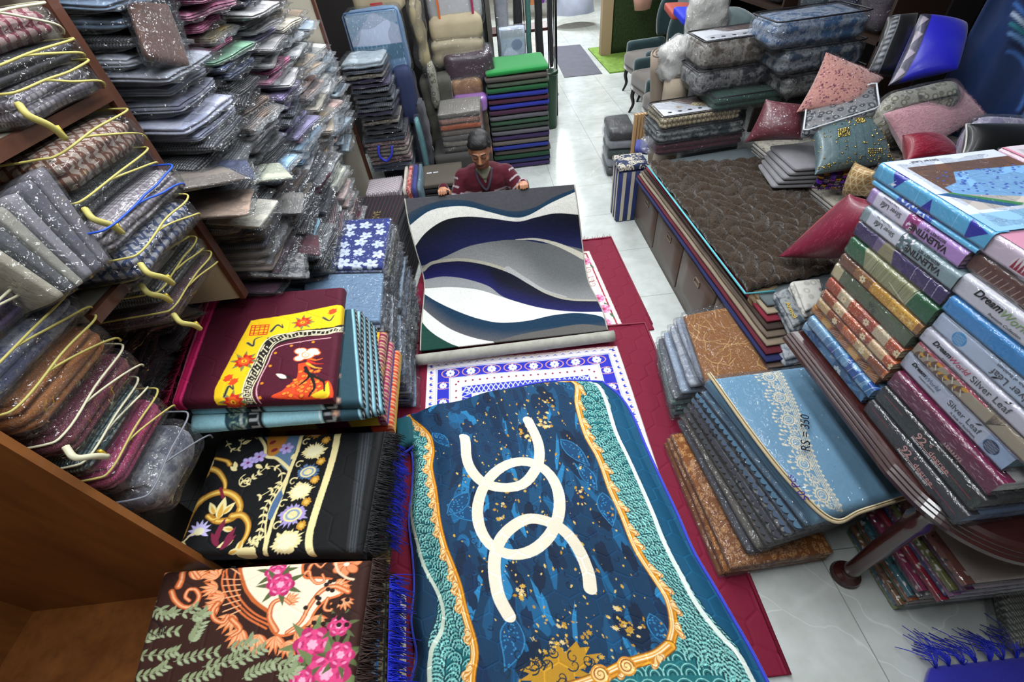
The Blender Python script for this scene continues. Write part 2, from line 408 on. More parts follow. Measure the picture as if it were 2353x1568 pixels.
def hexlines(x, y, size, w):
    """distance-based honeycomb emboss: 1 on the groove lines"""
    q = (math.sqrt(3)/3*x-y/3)/size; r = (2/3*y)/size; xx, zz = q, r; yy = -xx-zz
    rx, ry, rz = np.round(xx), np.round(yy), np.round(zz); dx, dy, dz = abs(rx-xx), abs(ry-yy), abs(rz-zz)
    m1 = (dx > dy) & (dx > dz); m2 = ~m1 & (dy > dz); rx = np.where(m1, -ry-rz, rx); rz = np.where(~m1 & ~m2, -rx-ry, rz); ry2 = -rx-rz
    dx, dy, dz = abs(xx-rx), abs(yy-ry2), abs(zz-rz)
    e = np.maximum(np.maximum(abs((xx-rx)-(yy-ry2)), abs((yy-ry2)-(zz-rz))), abs((zz-rz)-(xx-rx)))
    return np.clip(1-(1-e)*size/w, 0, 1)
def gridVF(fn, cv):
    """mesh with one vertex per canvas cell; fn(s, t) with s, t arrays in 0..1"""
    s = (np.arange(cv.nx)+.5)/cv.nx; t = (np.arange(cv.ny)+.5)/cv.ny; s[0], s[-1], t[0], t[-1] = 0, 1, 0, 1
    S, T = np.meshgrid(s, t); V = fn(S.ravel(), T.ravel()); i = np.arange(cv.nx*cv.ny).reshape(cv.ny, cv.nx)
    F = np.stack([i[:-1, :-1].ravel(), i[:-1, 1:].ravel(), i[1:, 1:].ravel(), i[1:, :-1].ravel()], 1)
    return (V, F), cv.get().reshape(-1, 3)
def bil(c, s, t):
    c = [np.asarray(p, float) for p in c]; S, T = s[:, None], t[:, None]
    return (1-S)*T*c[0]+S*T*c[1]+S*(1-T)*c[2]+(1-S)*(1-T)*c[3]
class Sheet:
    """surface fn(s,t) plus a canvas; uv() turns measured photo points into fabric metres"""
    def __init__(self, fn, W, D, res, bg):
        self.fn = fn; self.cv = Canvas(W, D, res, bg); g = np.linspace(0, 1, 160); S, T = np.meshgrid(g, g); self.g = np.stack([S.ravel(), T.ravel()], 1)
        self.P = proj(fn(S.ravel(), T.ravel())); self.W, self.D = W, D
    def uv(self, pts):
        out = []
        for p in pts:
            p = np.array(p, float); i = int(np.argmin(((self.P-p)**2).sum(1))); st = self.g[i].copy()
            for _ in range(2):
                h = .004; Q = proj(self.fn(st[0]+np.array([0, h, 0.]), st[1]+np.array([0, 0, h]))); J = np.stack([(Q[1]-Q[0])/h, (Q[2]-Q[0])/h], 1)
                if abs(np.linalg.det(J)) < 1e3: break
                st = st+np.clip(np.linalg.solve(J, p-Q[0]), -.02, .02)
            out.append((st[0]*self.W, st[1]*self.D))
        return np.array(out)
def wrapfn(c, W, D, m, r, down=(0, 0, -1), lim=None, noise=0, seed=0):
    """cloth over a slab: s,t cover the top quad c plus a margin m (metres) that turns down over rounded edges"""
    dn = np.asarray(down, float)
    def f(s, t):
        x = s*(W+2*m)-m; y = t*(D+2*m)-m
        def edge(a, L):
            e0 = np.maximum(-a+r, 0); e1 = np.maximum(a-(L-r), 0); e = np.maximum(e0, e1); th = np.minimum(e/r, PI/2)
            off = r*np.sin(th); dr = r*(1-np.cos(th))+np.maximum(e-r*PI/2, 0); pos = np.where(e0 > 0, r-off, np.where(e1 > 0, L-r+off, a)); return pos, dr
        X, dx = edge(x, W); Y, dy = edge(y, D); dr = np.hypot(dx, dy)
        if lim: dr = np.minimum(dr, lim)
        Pn = bil(c, X/W, Y/D)+dr[:, None]*dn
        if noise: Pn = Pn+ns(Pn, seed, 7)*noise
        return Pn
    return f
def text(s, size, o, xd, yd, mat, parent, shear=0, name='lettering', bold=0, align='LEFT', sx=1):
    cu = bpy.data.curves.new(name, 'FONT'); cu.body = s; cu.size = size; cu.shear = shear; cu.extrude = .0002; cu.offset = bold; cu.align_x = align; cu.resolution_u = 3
    tmp = bpy.data.objects.new('tmp', cu); me = bpy.data.meshes.new_from_object(tmp); bpy.data.objects.remove(tmp); bpy.data.curves.remove(cu)
    n = len(me.vertices); V = np.empty(n*3); me.vertices.foreach_get('co', V); V = V.reshape(-1, 3)
    xd = np.asarray(xd, float)/np.linalg.norm(xd); yd = np.asarray(yd, float)/np.linalg.norm(yd); zd = np.cross(xd, yd)
    W = np.asarray(o, float)+V[:, :1]*xd*sx+V[:, 1:2]*yd+V[:, 2:3]*zd; off = np.zeros(3); p = parent
    while p is not None: off = off+np.array(p.location); p = p.parent
    me.vertices.foreach_set('co', (W-off).ravel()); me.materials.clear(); me.materials.append(mat); me.update()
    return link(name, me, parent)
def fringe(lines, r, mat, par, name='fringe', seg=3):
    vf = join(*[tube(l, r, seg) for l in lines]); return part(name, vf, mat, par, kind='stuff')
def strands(p0, p1, n, L, dirn, seed, droop=.5, spread=.3, k=4):
    R = np.random.RandomState(seed); out = []; p0, p1, dirn = map(lambda q: np.asarray(q, float), (p0, p1, dirn)); dirn = dirn/np.linalg.norm(dirn)
    for i in range(n):
        b = p0+(p1-p0)*(i+R.uniform(-.4, .4))/n; d = dirn+R.randn(3)*spread; l = L*R.uniform(.7, 1.2); t = np.linspace(0, 1, k)[:, None]
        out.append(b+d*l*t+np.array([0, 0, -1])*droop*l*t**2+R.randn(3)*.003*t)
    return out
ORD = ['topmost', 'second', 'third', 'fourth', 'fifth', 'sixth', 'seventh', 'eighth', 'ninth', 'tenth', 'eleventh', 'twelfth', 'thirteenth', 'fourteenth', 'fifteenth', 'sixteenth', 'seventeenth', 'eighteenth', 'nineteenth', 'twentieth'] + ['twenty-'+q for q in ['first', 'second', 'third', 'fourth', 'fifth', 'sixth', 'seventh', 'eighth', 'ninth']] + ['thirtieth'] + ['thirty-'+q for q in ['first', 'second', 'third', 'fourth', 'fifth', 'sixth', 'seventh', 'eighth', 'ninth']] + ['fortieth'] + ['forty-'+q for q in ['first', 'second', 'third', 'fourth', 'fifth']]
def ordp(i): return 'topmost' if i == 0 else ORD[i]+' from top'
# ================================================================ THE SETTING
def floor_mat():
    t = NT('marble_tile_floor'); v = t.coord('Object'); n = t.noise(v, 1.6, 5, .6); n2 = t.noise(v, 9, 5, .6)
    base = t.ramp(n, [(.3, lin('#b3b8b4')), (.7, lin('#d3d8d5'))])
    base = t.mix(t.ramp(n2, [(.4, (0, 0, 0)), (.8, (.5, .5, .5))]), base, (*lin('#9fa49e'), 1))
    ds = t.add('ShaderNodeTexNoise', i_Scale=1.7, i_Detail=4.0); t.link(v, ds.inputs[0]); mv = t.add('ShaderNodeMix'); mv.data_type = 'VECTOR'; mv.inputs[0].default_value = .45; t.link(v, mv.inputs[4]); t.link(ds.outputs['Color'], mv.inputs[5])
    vo = t.add('ShaderNodeTexVoronoi', feature='DISTANCE_TO_EDGE', i_Scale=1.5); t.link(mv.outputs[1], vo.inputs[0])
    base = t.mix(t.ramp(vo.outputs['Distance'], [(0, (.4, .4, .4)), (.004, (0, 0, 0))]), base, (*lin('#e8ebe8'), 1))
    br = t.add('ShaderNodeTexBrick', offset=0, i_Scale=1.0); br.inputs['Mortar Size'].default_value = .0022; br.inputs['Brick Width'].default_value = .6; br.inputs['Row Height'].default_value = .6; t.link(v, br.inputs[0])
    base = t.mix(br.outputs['Fac'], base, (*lin('#8b8f8a'), 1)); t.link(base, t.b.inputs['Base Color'])
    t.b.inputs['Roughness'].default_value = .13; t.b.inputs['Specular IOR Level'].default_value = .5
    return t.m
WOODD = wood_mat('dark_shelf_wood', '#4a2c1f', '#6a4436', (1, 1, .25)); WOODB = wood_mat('warm_brown_wood', '#6e3d18', '#9c622e', (1, 1, .18), .45, .1)
CREAM = simple('cream_laminate', '#b7b0a0', .45, var=.08); WALLM = simple('wall_paint', '#a9a7a2', .8); DARKW = simple('dark_wall_paint', '#1d1d24', .8)
FL = struct('floor', box(-2.7, 6, -2.2, 18, -.05, 0), floor_mat())
struct('wall_left', box(-2.0, -1.9, -2.2, 18, 0, CEIL), WALLM); struct('wall_right', box(3.6, 3.7, -2.2, 8.2, 0, CEIL), DARKW)
struct('wall_back', box(-2, 6, 17.9, 18, 0, CEIL), simple('far_wall_paint', '#cdbfa6', .8)); struct('wall_front', box(-2.7, 6, -2.3, -2.2, 0, CEIL), WALLM)
struct('wall_far_right', box(5.6, 5.7, 8.2, 18, 0, CEIL), WALLM); struct('ceiling', box(-2.7, 6, -2.3, 18, CEIL, CEIL+.05), simple('ceiling_paint', '#b4b4b0', .9))
# near end panel of the left shelving, in warm brown wood
struct('trim_1', join(box(-1.9, -1.09, .588, .608, 0, 2.4), box(-1.9, -1.86, -.8, .588, 0, 2.4), box(-1.86, -1.24, -.8, .588, 0, .42)), WOODB)
# left shelving unit: dark uprights with cream inner faces, boards
sh = thing('display_shelving', 'tall brown wooden wall shelving packed with bagged mats along the left of the aisle', 'shelf', (-1.5, 1.6, 0))
YU = [1.53, 2.72, 3.92]
for y in YU:
    (part('upright', box(-1.105, -1.085, y-.02, y+.02, 1.03 if y < 2 else 0, 2.5), WOODD, sh, False) if y != 2.72 else None); part('side_panel', box(-1.88, -1.105 if y != 2.72 else -1.6, y-.012, y+.012, 1.03 if y < 2 else 0, 2.5), CEAM if False else CREAM, sh, False)
part('back_panel', box(-1.9, -1.885, .65, 3.92, 0, 2.5), simple('shelf_back_board', '#4b443c', .7), sh, False)
for (z, y0, y1) in [(1.43, .95, 1.51), (1.815, .95, 1.51), (2.2, .95, 1.51)]:
    part('shelf_board', box(-1.88, -1.105, y0, y1, z-.02, z), CREAM, sh, False); part('shelf_edge', box(-1.105, -1.083, y0, y1, z-.028, z+.004), WOODD, sh, False)
for (z, y0, y1) in [(.5, 1.55, 2.7), (.5, 2.74, 3.9), (1.1, 1.55, 2.7), (.95, 2.74, 3.9), (1.55, 2.74, 3.9), (1.75, 1.55, 2.7)]:
    part('shelf_board', box(-1.88, -1.52, y0, y1, z-.02, z), CREAM, sh, False)
part('base_cabinet', box(-1.88, -1.45, .65, .93, 0, .8), simple('shelf_back_board', '#4b443c', .7), sh, False)
FABRIC = attr_mat('printed_velvet', .75, .05, 0, .3); RUGM = attr_mat('cut_pile_rug', .95, .15, 0, .9, 350); PRINT = attr_mat('smooth_print', .4, 0, .6, 0); COTT = attr_mat('printed_cotton', .8, .1, 0, .25)
def thick(o, t, off=-1):
    m = o.modifiers.new('thickness', 'SOLIDIFY'); m.thickness = t; m.offset = off; return o
# ================================================================ CENTRE: mats on the floor
def rowsfn(rows, bow=None):
    """rows: list of (left 3D, right 3D) bottom to top"""
    L = catmull([r[0] for r in rows], 10); R = catmull([r[1] for r in rows], 10)
    d = np.concatenate([[0], np.cumsum(np.linalg.norm(np.diff((L+R)/2, axis=0), axis=1))]); d /= d[-1]
    def f(s, t):
        A = np.stack([np.interp(t, d, L[:, k]) for k in range(3)], 1); B = np.stack([np.interp(t, d, R[:, k]) for k in range(3)], 1)
        P = A*(1-s[:, None])+B*s[:, None]
        return bow(P, s, t) if bow else P
    return f
MAR, MARD = '#760f2e', '#6c0d28'
# far prayer mat (white floral)
c = [(-.66, 3.2, .012), (.93, 3.2, .012), (.94, 2.05, .012), (-.80, 2.05, .012)]
S = Sheet(lambda s, t: bil(c, s, t), 1.65, 1.15, .004, MAR); cv = S.cv
inn = [(.19, 0), (1.47, 0), (1.42, .98), (.22, .98)]
cv.poly(inn, '#f0dfd6'); cv.line([(.22, 0), (.25, .95), (1.39, .95), (1.44, 0)], .012, '#9c2440'); cv.line([(.3, 0), (.33, .88), (1.3, .88), (1.33, 0)], .008, '#b4506a')
for k, (x, y) in enumerate([(1.36, .84), (1.37, .38), (1.385, .26), (1.36, .12), (.28, .84), (.26, .3), (.8, .9)]):
    cv.rose(x, y, .055, '#e26f9c', '#f3b6cb', '#a83462', k); cv.leaf(x+.03, y-.05, -1.2, .06, .02, '#3f6c4d'); cv.leaf(x-.03, y+.05, 2, .06, .02, '#5c8a60')
for y in (.6, .55, .72): cv.scroll(1.365, y, 1, .035, 1.2, .008, '#8c4a4e')
for x in (.25,): cv.rect(.2, .1, .24, .2, '#c06076')
def embo(fn, cell=.075, amp=.003):
    def g(s, t):
        P = fn(s, t); P[:, 2] -= amp*hexlines(P[:, 0], P[:, 1], cell, .01); P[:, 2] += .004*np.sin(P[:, 0]*9+P[:, 1]*5); return P
    return g
S.fn = embo(S.fn)
vf, cl = gridVF(S.fn, cv)
o = solo('prayer_mat', vf, FABRIC, 'maroon quilted prayer mat with white floral panel lying flat, farther, under wavy rug', 'mat', cols=cl); thick(o, .012)
part('binding', join(tube([(-.66, 3.2, .012), (.93, 3.2, .012), (.94, 2.1, .012)], .008)), simple('maroon_binding', '#7d1230', .6), o)
fringe(strands((-.6, 3.2, .01), (.93, 3.2, .01), 160, .03, (0, 1, .1), 4, .1, .3), .0015, simple('maroon_binding', '#7d1230', .6), o)
# near prayer mat (blue and white print)
c2m = [(-.79, 2.18, .03), (.89, 2.10, .03), (.86, .2, .014), (-.74, .2, .014)]
S = Sheet(lambda s, t: bil(c2m, s, t), 1.66, 1.95, .0034, MAR); cv = S.cv
def q(x, y, z=.02): return (880+x*.3507, 400+y*.3507)
O = S.uv([q(290, 1245), q(1530, 1120), q(1690, 1568), q(270, 1568)]); xl, xr, yt = O[0][0], O[1][0], (O[0][1]+O[1][1])/2
cv.rect(xl, -.1, xr, yt, '#ece6ea')
w = .045; cell = .05
R_ = random.Random(2)
def frame(m): return [(xl+m, 0), (xl+m, yt-m), (xr-m, yt-m), (xr-m, 0)]
for k in range(int((xr-xl)/.05)):
    x = xl+.025+k*.05; cv.poly([(x-.02, yt-.035), (x, yt-.022), (x+.012, yt-.04), (x, yt-.03)], '#2433b8'); cv.line([(x-.02, yt-.012), (x, yt-.004), (x+.02, yt-.012)], .005, '#e79a76')
for k in range(34):
    y = yt-.03-k*.05
    for x in (xl+.03, xr-.03):
        cv.poly([(x-.013, y), (x+.01, y+.014), (x, y), (x+.013, y-.012), (x-.006, y-.016)], '#2433b8'); cv.line([(x+.012, y+.02), (x-.012, y+.03)], .005, '#e79a76')
cv.poly([(xl+.06, 0), (xl+.06, yt-.06), (xr-.06, yt-.06), (xr-.06, 0), (xr-.15, 0), (xr-.15, yt-.15), (xl+.15, yt-.15), (xl+.15, 0)], '#2b2fb8')
def motif(x, y, sc=.036):
    cv.ell(x, y, sc*1.6, sc, 0, '#e8a88a'); cv.ell(x, y, sc*1.45, sc*.85, 0, '#2b2fb8'); cv.flower(x, y, sc*.8, 8, '#e9edf8', '#2b2fb8')
n = int((xr-xl-.2)/.14)
for k in range(n+1): motif(xl+.15+k*(xr-xl-.3)/n, yt-.105)
for k in range(12):
    motif(xl+.105, yt-.2-k*.13, .03); motif(xr-.105, yt-.2-k*.13, .03)
for m in (.065, .145): cv.line(frame(m), .006, '#dfe3f5')
for k in range(60):
    x = xl+.2+k*.045
    if x < xr-.2: cv.ell(x, yt-.18, .007, None, 0, '#8c1d44')
    y = yt-.2-k*.05
    for xx in (xl+.185, xr-.185): cv.ell(xx, y, .007, None, 0, '#8c1d44')
cv.poly([(xl+.22, 0), (xl+.22, yt-.22), (xr-.22, yt-.22), (xr-.22, 0), (xr-.28, 0), (xr-.28, yt-.28), (xl+.28, yt-.28), (xl+.28, 0)], '#2a31bd')
for k in range(40):
    x = xl+.22+k*.03
    if x < xr-.24: cv.line([(x, yt-.28), (x+.03, yt-.225), (x+.06, yt-.28)], .005, '#dfe3f5')
    y = yt-.22-k*.04
    for xx in (xl+.22, xr-.28): cv.line([(xx, y), (xx+.055, y-.02), (xx, y-.04)], .005, '#dfe3f5')
cv.rect(xl+.3, 0, xr-.3, yt-.3, '#8c1d3c'); cv.line(frame(.31), .006, '#efe9e9')
for k in range(14):
    x = xl+.36+k*.05
    if x < xr-.35: cv.scroll(x, yt-.35, k, .022, 1.3, .006, '#f3eaea'); cv.leaf(x, yt-.39, -1.2+k*.4, .03, .012, '#f3eaea'); cv.scroll(x, yt-.43, k*2, .02, 1.1, .005, '#f3eaea')
S.fn = embo(S.fn)
vf, cl = gridVF(S.fn, cv)
o = solo('prayer_mat', vf, FABRIC, 'maroon quilted prayer mat with royal blue and white panel, under the ringed blanket', 'mat', cols=cl); thick(o, .014)
part('binding', tube([(.86, .2, .014), (.89, 2.10, .03), (-.79, 2.18, .03)], .009), simple('maroon_binding', '#7d1230', .6), o)
# ---------------------------------------------------------------- wavy rug
rows = [(C(966, 806, z=.085), C(1396, 758, z=.085)), (C(968, 745, z=.065), C(1386, 718, z=.065)), (C(974, 685, z=.06), C(1369, 682, z=.06)), (C(974, 640, z=.075), C(1350, 640, z=.075)),
        (C(955, 572, y=2.92), C(1338, 562, y=2.92)), (C(939, 512, y=3.03), C(1330, 492, y=3.03)), (C(930, 457, y=3.15), C(1320, 424, y=3.15))]
S = Sheet(rowsfn(rows), 1.28, 1.45, .0026, '#45454a'); cv = S.cv
def cvx(pts, ext=True):
    P = catmull(S.uv([(880+x*.3507, 400+y*.3507) for x, y in pts]), 10)
    return np.concatenate([[[-.1, P[0][1]]], P, [[1.4, P[-1][1]]]]) if ext else P
def band(top, bot, col): cv.poly(np.concatenate([top, bot[::-1]]), col)
top = np.array([[-.1, 1.6], [1.4, 1.6]])
b1 = cvx([(145, 270), (250, 215), (400, 172), (560, 175), (700, 215), (860, 245), (1000, 215), (1120, 150), (1265, 95)])
b2 = cvx([(165, 345), (300, 245), (430, 215), (560, 215), (700, 250), (850, 285), (950, 272), (1100, 190), (1275, 110)])
b3 = cvx([(200, 490), (280, 385), (400, 305), (540, 280), (700, 290), (880, 312), (1000, 285), (1130, 258), (1285, 267)])
b4 = cvx([(265, 600), (400, 545), (560, 475), (740, 440), (900, 432), (1050, 455), (1200, 470), (1305, 492)])
n1 = cvx([(270, 640), (330, 592), (480, 572), (600, 582), (720, 610), (850, 660), (960, 725), (1080, 790), (1220, 828), (1410, 835)])
n2 = cvx([(275, 692), (400, 672), (550, 690), (690, 735), (780, 800), (900, 843), (1050, 880), (1250, 902), (1430, 903)])
g2 = cvx([(275, 750), (450, 742), (620, 758), (760, 800), (870, 836), (1050, 881), (1250, 903), (1430, 904)])
w2 = cvx([(268, 785), (350, 835), (500, 905), (650, 955), (780, 975), (950, 962), (1120, 925), (1280, 912), (1430, 935), (1465, 990)])
t3 = cvx([(262, 880), (350, 955), (460, 1025), (600, 1075), (740, 1100), (900, 1140), (1465, 1200)])
w3 = cvx([(248, 960), (310, 1030), (400, 1090), (500, 1130), (640, 1170), (900, 1240), (1465, 1300)])
bot = np.array([[-.1, -.1], [1.4, -.1]])
Rn = np.random.RandomState(0)
def grad(c1, c2, P, span):
    a, b = np.array(lin(c1)), np.array(lin(c2))
    def f(x, y):
        yy = np.interp(x, P[:, 0], P[:, 1]); k = np.clip((y-yy)/span+Rn.randn(len(x))*.12, 0, 1)[:, None]; return a*(1-k)+b*k
    return f
band(top, b1, '#4b4b50'); band(b1, b2, grad('#0e3550', '#3c4148', b2, .13)); band(b2, b3, '#dcdad2'); band(b3, b4, grad('#141a48', '#07090e', b4, .26))
band(b4, n1, grad('#8b8c8c', '#5b5d5e', n1, .3)); cr = cvx([(870, 430), (1000, 428), (1120, 455), (1220, 495), (1310, 540)], False); cv.line(cr, .006, '#b7b3a4', .05)
cv.line(n1+[0, .012], .03, '#a9a596'); cv.line(cvx([(820, 640), (950, 715), (1080, 780), (1200, 815)], False)+[0, .02], .05, '#a5a5a4', .02)
band(n1, n2, grad('#1a1c58', '#090b1f', n2, .2)); band(n2, g2, '#8e9092'); band(g2, w2, '#e2e3dd'); band(w2, t3, grad('#55555a', '#0c3049', t3, .14))
band(t3, w3, '#dfe0da'); band(w3, bot, '#123f35')
cv.poly(np.concatenate([cvx([(720, 1100), (900, 1052), (1100, 1015), (1300, 985), (1465, 1000)], False), S.uv([(1400, 770), (1150, 795)])]), '#5d5b59')
cv.noise(.22, 3)
vf, cl = gridVF(S.fn, cv)
o = solo('area_rug', vf, RUGM, 'rug with navy, white and grey waves, its far edge held up by the seated man', 'rug', cols=cl); thick(o, .01)
a, b = C(957, 828, z=.085), C(1411, 772, z=.085); backing = simple('woven_rug_backing', '#a9a79c', .9, bump=.6, bscale=350, var=.12, vscale=25)
tp = np.linspace(a, b, 24); part('rolled_end', tube(tp, .036, 20), backing, o); R0 = (b-a)/np.linalg.norm(b-a)
sp = [a-R0*.001+np.array([0, math.cos(t), math.sin(t)])*(.004+.0022*t) for t in np.linspace(0, 13, 70)]
part('selvedge', tube([rw[0] for rw in [(p[0],) for p in zip(catmull([r[0] for r in rows], 4))]], .005), backing, o)
part('selvedge', tube(catmull([r[1] for r in rows], 4), .005), backing, o)
# ---------------------------------------------------------------- ringed blanket
def qb(x, y): return (880+x*.4707, 830+y*.4707)
BZ = .12
rw = [((925, 1700), (1840, 1700)), ((936, 1568), (1770, 1568)), ((950, 1500), (1735, 1500)), ((938, 1420), (1692, 1425)), ((944, 1340), (1648, 1350)), ((940, 1260), (1596, 1262)), ((932, 1180), (1560, 1180)), ((940, 1100), (1522, 1100)), ((940, 1030), (1485, 1020)), ((918, 985), (1455, 950)), ((912, 955), (1425, 900)), ((930, 942), (1385, 868))]
rows = [(C(*l, z=BZ if i < 9 else BZ-.01), C(*r, z=BZ-.045 if i < 10 else .09)) for i, (l, r) in enumerate(rw)]
def bow(P, s, t):
    P = P.copy(); P[:, 1] += .075*np.sin(PI*np.clip(s, 0, 1)**1.6)*np.clip((t-.6)/.4, 0, 1)**2
    e = np.clip((t-.97)/.03, 0, 1); P[:, 2] -= .06*e**2
    # folds: long soft ridges
    P[:, 2] += .016*np.exp(-((s-.17-.03*np.sin(t*9))/.05)**2)*(1-e)+.014*np.exp(-((s-.82+.05*np.sin(t*7+1))/.05)**2)-.02*np.exp(-((s-.08-.02*np.sin(t*12))/.035)**2)
    P[:, 2] += .009*np.sin(s*7+t*5)+.006*np.sin(t*17+s*9)*np.exp(-((s-.5)/.4)**2)+.005*np.sin(s*23+t*11)
    P[:, 2] -= .05*np.clip((s-.93)/.07, 0, 1)**2+.07*np.clip((.05-s)/.05, 0, 1)**2
    P[:, 2] = np.maximum(P[:, 2], .052); return P
BW, BD = 1.25, 1.75
S = Sheet(rowsfn(rows, bow), BW, BD, .0021, '#0d3d5c'); cv = S.cv; U = lambda pts, k=8: catmull(S.uv([qb(x, y) for x, y in pts]), k)
whR = U([(1010, 40), (1080, 170), (1130, 330), (1200, 480), (1290, 680), (1350, 830), (1430, 1000), (1520, 1170), (1640, 1330), (1740, 1440), (1800, 1550), (1850, 1640)])
gdR = U([(850, 40), (930, 100), (950, 200), (990, 350), (1060, 480), (1110, 620), (1170, 750), (1240, 920), (1330, 1060), (1395, 1170), (1420, 1290), (1400, 1390)])
gdB = U([(1400, 1390), (1330, 1440), (1200, 1480), (1060, 1545), (900, 1600), (700, 1640)])
whL = U([(60, 290), (110, 420), (140, 600), (145, 800), (200, 1000), (288, 1190), (290, 1300), (235, 1420), (228, 1560), (240, 1700)])
gdL = U([(130, 240), (200, 340), (238, 430), (228, 520), (258, 700), (290, 880), (330, 990), (380, 1150), (420, 1300), (430, 1560), (440, 1700)])
rng = random.Random(5)
lace = '#1d6a70'
BW2 = BW+.2
outer = np.concatenate([whR, [[BW2, -.1], [BW2, BD+.1]]]); cv.poly(outer, '#0e4f70')
cv.poly(np.concatenate([whR, gdR[::-1]]) , lace); cv.poly(np.concatenate([whR[::-1][:8], gdB]), lace)
cv.poly(np.concatenate([gdB, [[.2, -.2], [BW, -.2]], whR[::-1][:20]]), lace)
cv.poly(np.concatenate([whL, gdL[::-1]]), lace); cv.poly(np.concatenate([whL, [[-.1, -.1], [-.1, BD]]]), '#0b3350')
# lace fill: concentric petal strokes
def lacefill(A, B, n, seed):
    R = random.Random(seed)
    d = np.linspace(0, 1, n)
    for k in d:
        i = int(k*(len(A)-1)); j = int(k*(len(B)-1)); a, b = A[i], B[j]; w_ = np.linalg.norm(b-a)
        for m in np.linspace(.12, .9, max(2, int(w_/.045))):
            p = a+(b-a)*m; ang = R.uniform(-.5, .5)+PI/2
            for ring in range(5):
                rr = .034-.0062*ring
                if rr < .006: continue
                th = np.linspace(0, PI, 9); cv.line(np.stack([p[0]+rr*np.cos(th+ang-PI/2), p[1]+rr*np.sin(th+ang-PI/2)*1.2], 1), .0032, '#8fd0c8' if ring % 2 else '#0a2f38')
            for q_ in range(5):
                aa = ang+(-.9+.45*q_); cv.line([p, p+np.array([math.cos(aa), math.sin(aa)])*.03], .0022, '#7cc4bd')
lacefill(whR, gdR, 46, 1); lacefill(whL, gdL, 44, 2)
for x in np.arange(.45, 1.15, .06):
    for y in np.arange(.0, .3, .05):
        j = .03*((int(y/.05)) % 2); p = np.array([x+j, y])
        b, m = None, None
        gy = np.interp(p[0], gdB[::-1][:, 0], gdB[::-1][:, 1]) if True else 0
        wx = np.interp(p[1], whR[::-1][:, 1], whR[::-1][:, 0])
        if p[1] < gy-.02 and p[0] < wx-.03:
            for rr in (.032, .024, .016, .008):
                th = np.linspace(0, PI, 9); cv.line(np.stack([p[0]+rr*np.cos(th), p[1]+rr*np.sin(th)*1.2], 1), .0032, '#8fd0c8' if rr in (.032, .016) else '#0a2f38')
# interior
inner = np.concatenate([gdL, [[.6, -.1]], gdB[::-1], gdR[::-1], [[gdR[0][0]-.2, BD+.1], [gdL[0][0], BD+.1]]])
cv.poly(inner, '#0a3454')
bI, mI = cv.mask(inner)
def clipd(fn):
    save = cv.A.copy(); fn(); x0, x1, y0, y1 = bI[:4]; M = np.zeros(cv.A.shape[:2], bool); M[y0:y1, x0:x1] = mI; cv.A[~M] = save[~M]
def interior():
    R = np.random.RandomState(11)
    for _ in range(130):
        x, y = R.uniform(.1, 1.05), R.uniform(0, BD); cv.ell(x, y, R.uniform(.008, .035), R.uniform(.03, .15), R.uniform(-.4, .4), ['#114a70', '#155a86', '#0d456c', '#2477a8', '#082743'][R.randint(5)], jag=.1, n=7, seed=R.randint(99))
    for _ in range(70):
        x, y = R.uniform(.1, 1.05), R.uniform(0, BD); cv.ell(x, y, R.uniform(.012, .04), R.uniform(.03, .11), R.uniform(-.4, .4), ['#061e38', '#08294a'][R.randint(2)], jag=.14, n=8, seed=R.randint(99))
    # leaf shapes with dotted fill
    for (x, y, a, L) in [(865, 380, -1.0, .2), (1070, 640, -1.6, .2), (310, 700, -.4, .2), (960, 500, -1.3, .17), (640, 1250, -1.9, .22), (420, 640, -2.2, .18), (820, 100, -.9, .12), (1300, 1230, -1.5, .15), (240, 350, -1.2, .16)]:
        p = S.uv([qb(x, y)])[0]; cv.leaf(p[0], p[1], a, L, L*.42, '#2a76a6'); cv.leaf(p[0]+.006*math.cos(a), p[1]+.006*math.sin(a), a, L*.93, L*.37, '#0d426b')
        for k in range(26):
            tt = R.uniform(.12, .88); ww = R.uniform(-1, 1)*L*.15*math.sin(PI*tt); cv.ell(p[0]+tt*L*math.cos(a)-ww*math.sin(a), p[1]+tt*L*math.sin(a)+ww*math.cos(a), .0035, None, 0, '#2f7fae')
    for _ in range(330):
        x, y = R.uniform(.08, 1.1), R.uniform(0, BD); cv.scroll(x, y, R.uniform(0, 6), R.uniform(.008, .018), R.uniform(.5, 1), .005, ['#051a33', '#06213f', '#113f63'][R.randint(3)], hand=1 if R.rand() < .5 else -1, w2=.002)
    for _ in range(430):
        x, y = R.normal(.62, .24), R.uniform(0, BD); k = R.uniform(.002, .0065); cv.ell(x, y, k, k*R.uniform(.8, 2.4), R.uniform(-.6, .6), ['#caa145', '#d9b96a', '#b8892c'][R.randint(3)], jag=.35, n=6, seed=R.randint(99))
    for (x, y, n, sp) in [(790, 200, 14, .03), (760, 100, 10, .025), (780, 310, 16, .022), (700, 360, 9, .02), (1150, 1250, 12, .03), (1230, 1330, 12, .03), (900, 1400, 40, .05), (840, 1480, 34, .045), (700, 600, 10, .03), (560, 740, 8, .02), (660, 1130, 8, .02), (960, 650, 4, .012), (980, 1480, 20, .04)]:
        p = S.uv([qb(x, y)])[0]
        for _ in range(n): k = R.uniform(.005, .013); cv.ell(p[0]+R.randn()*sp, p[1]+R.randn()*sp*1.2, k, k*R.uniform(.6, 1.6), R.uniform(0, 3), ['#caa145', '#e0c489', '#b8892c'][R.randint(3)], jag=.4, n=7, seed=R.randint(99))
    p = S.uv([qb(860, 1500)])[0]; cv.ell(p[0], p[1], .14, .07, .3, '#bb8a22', jag=.25, n=14)
    for k in range(22): cv.scroll(p[0]+R.randn()*.07, p[1]+R.randn()*.04, R.uniform(0, 6), .02, 1, .006, '#102a3c', w2=.002)
clipd(interior)
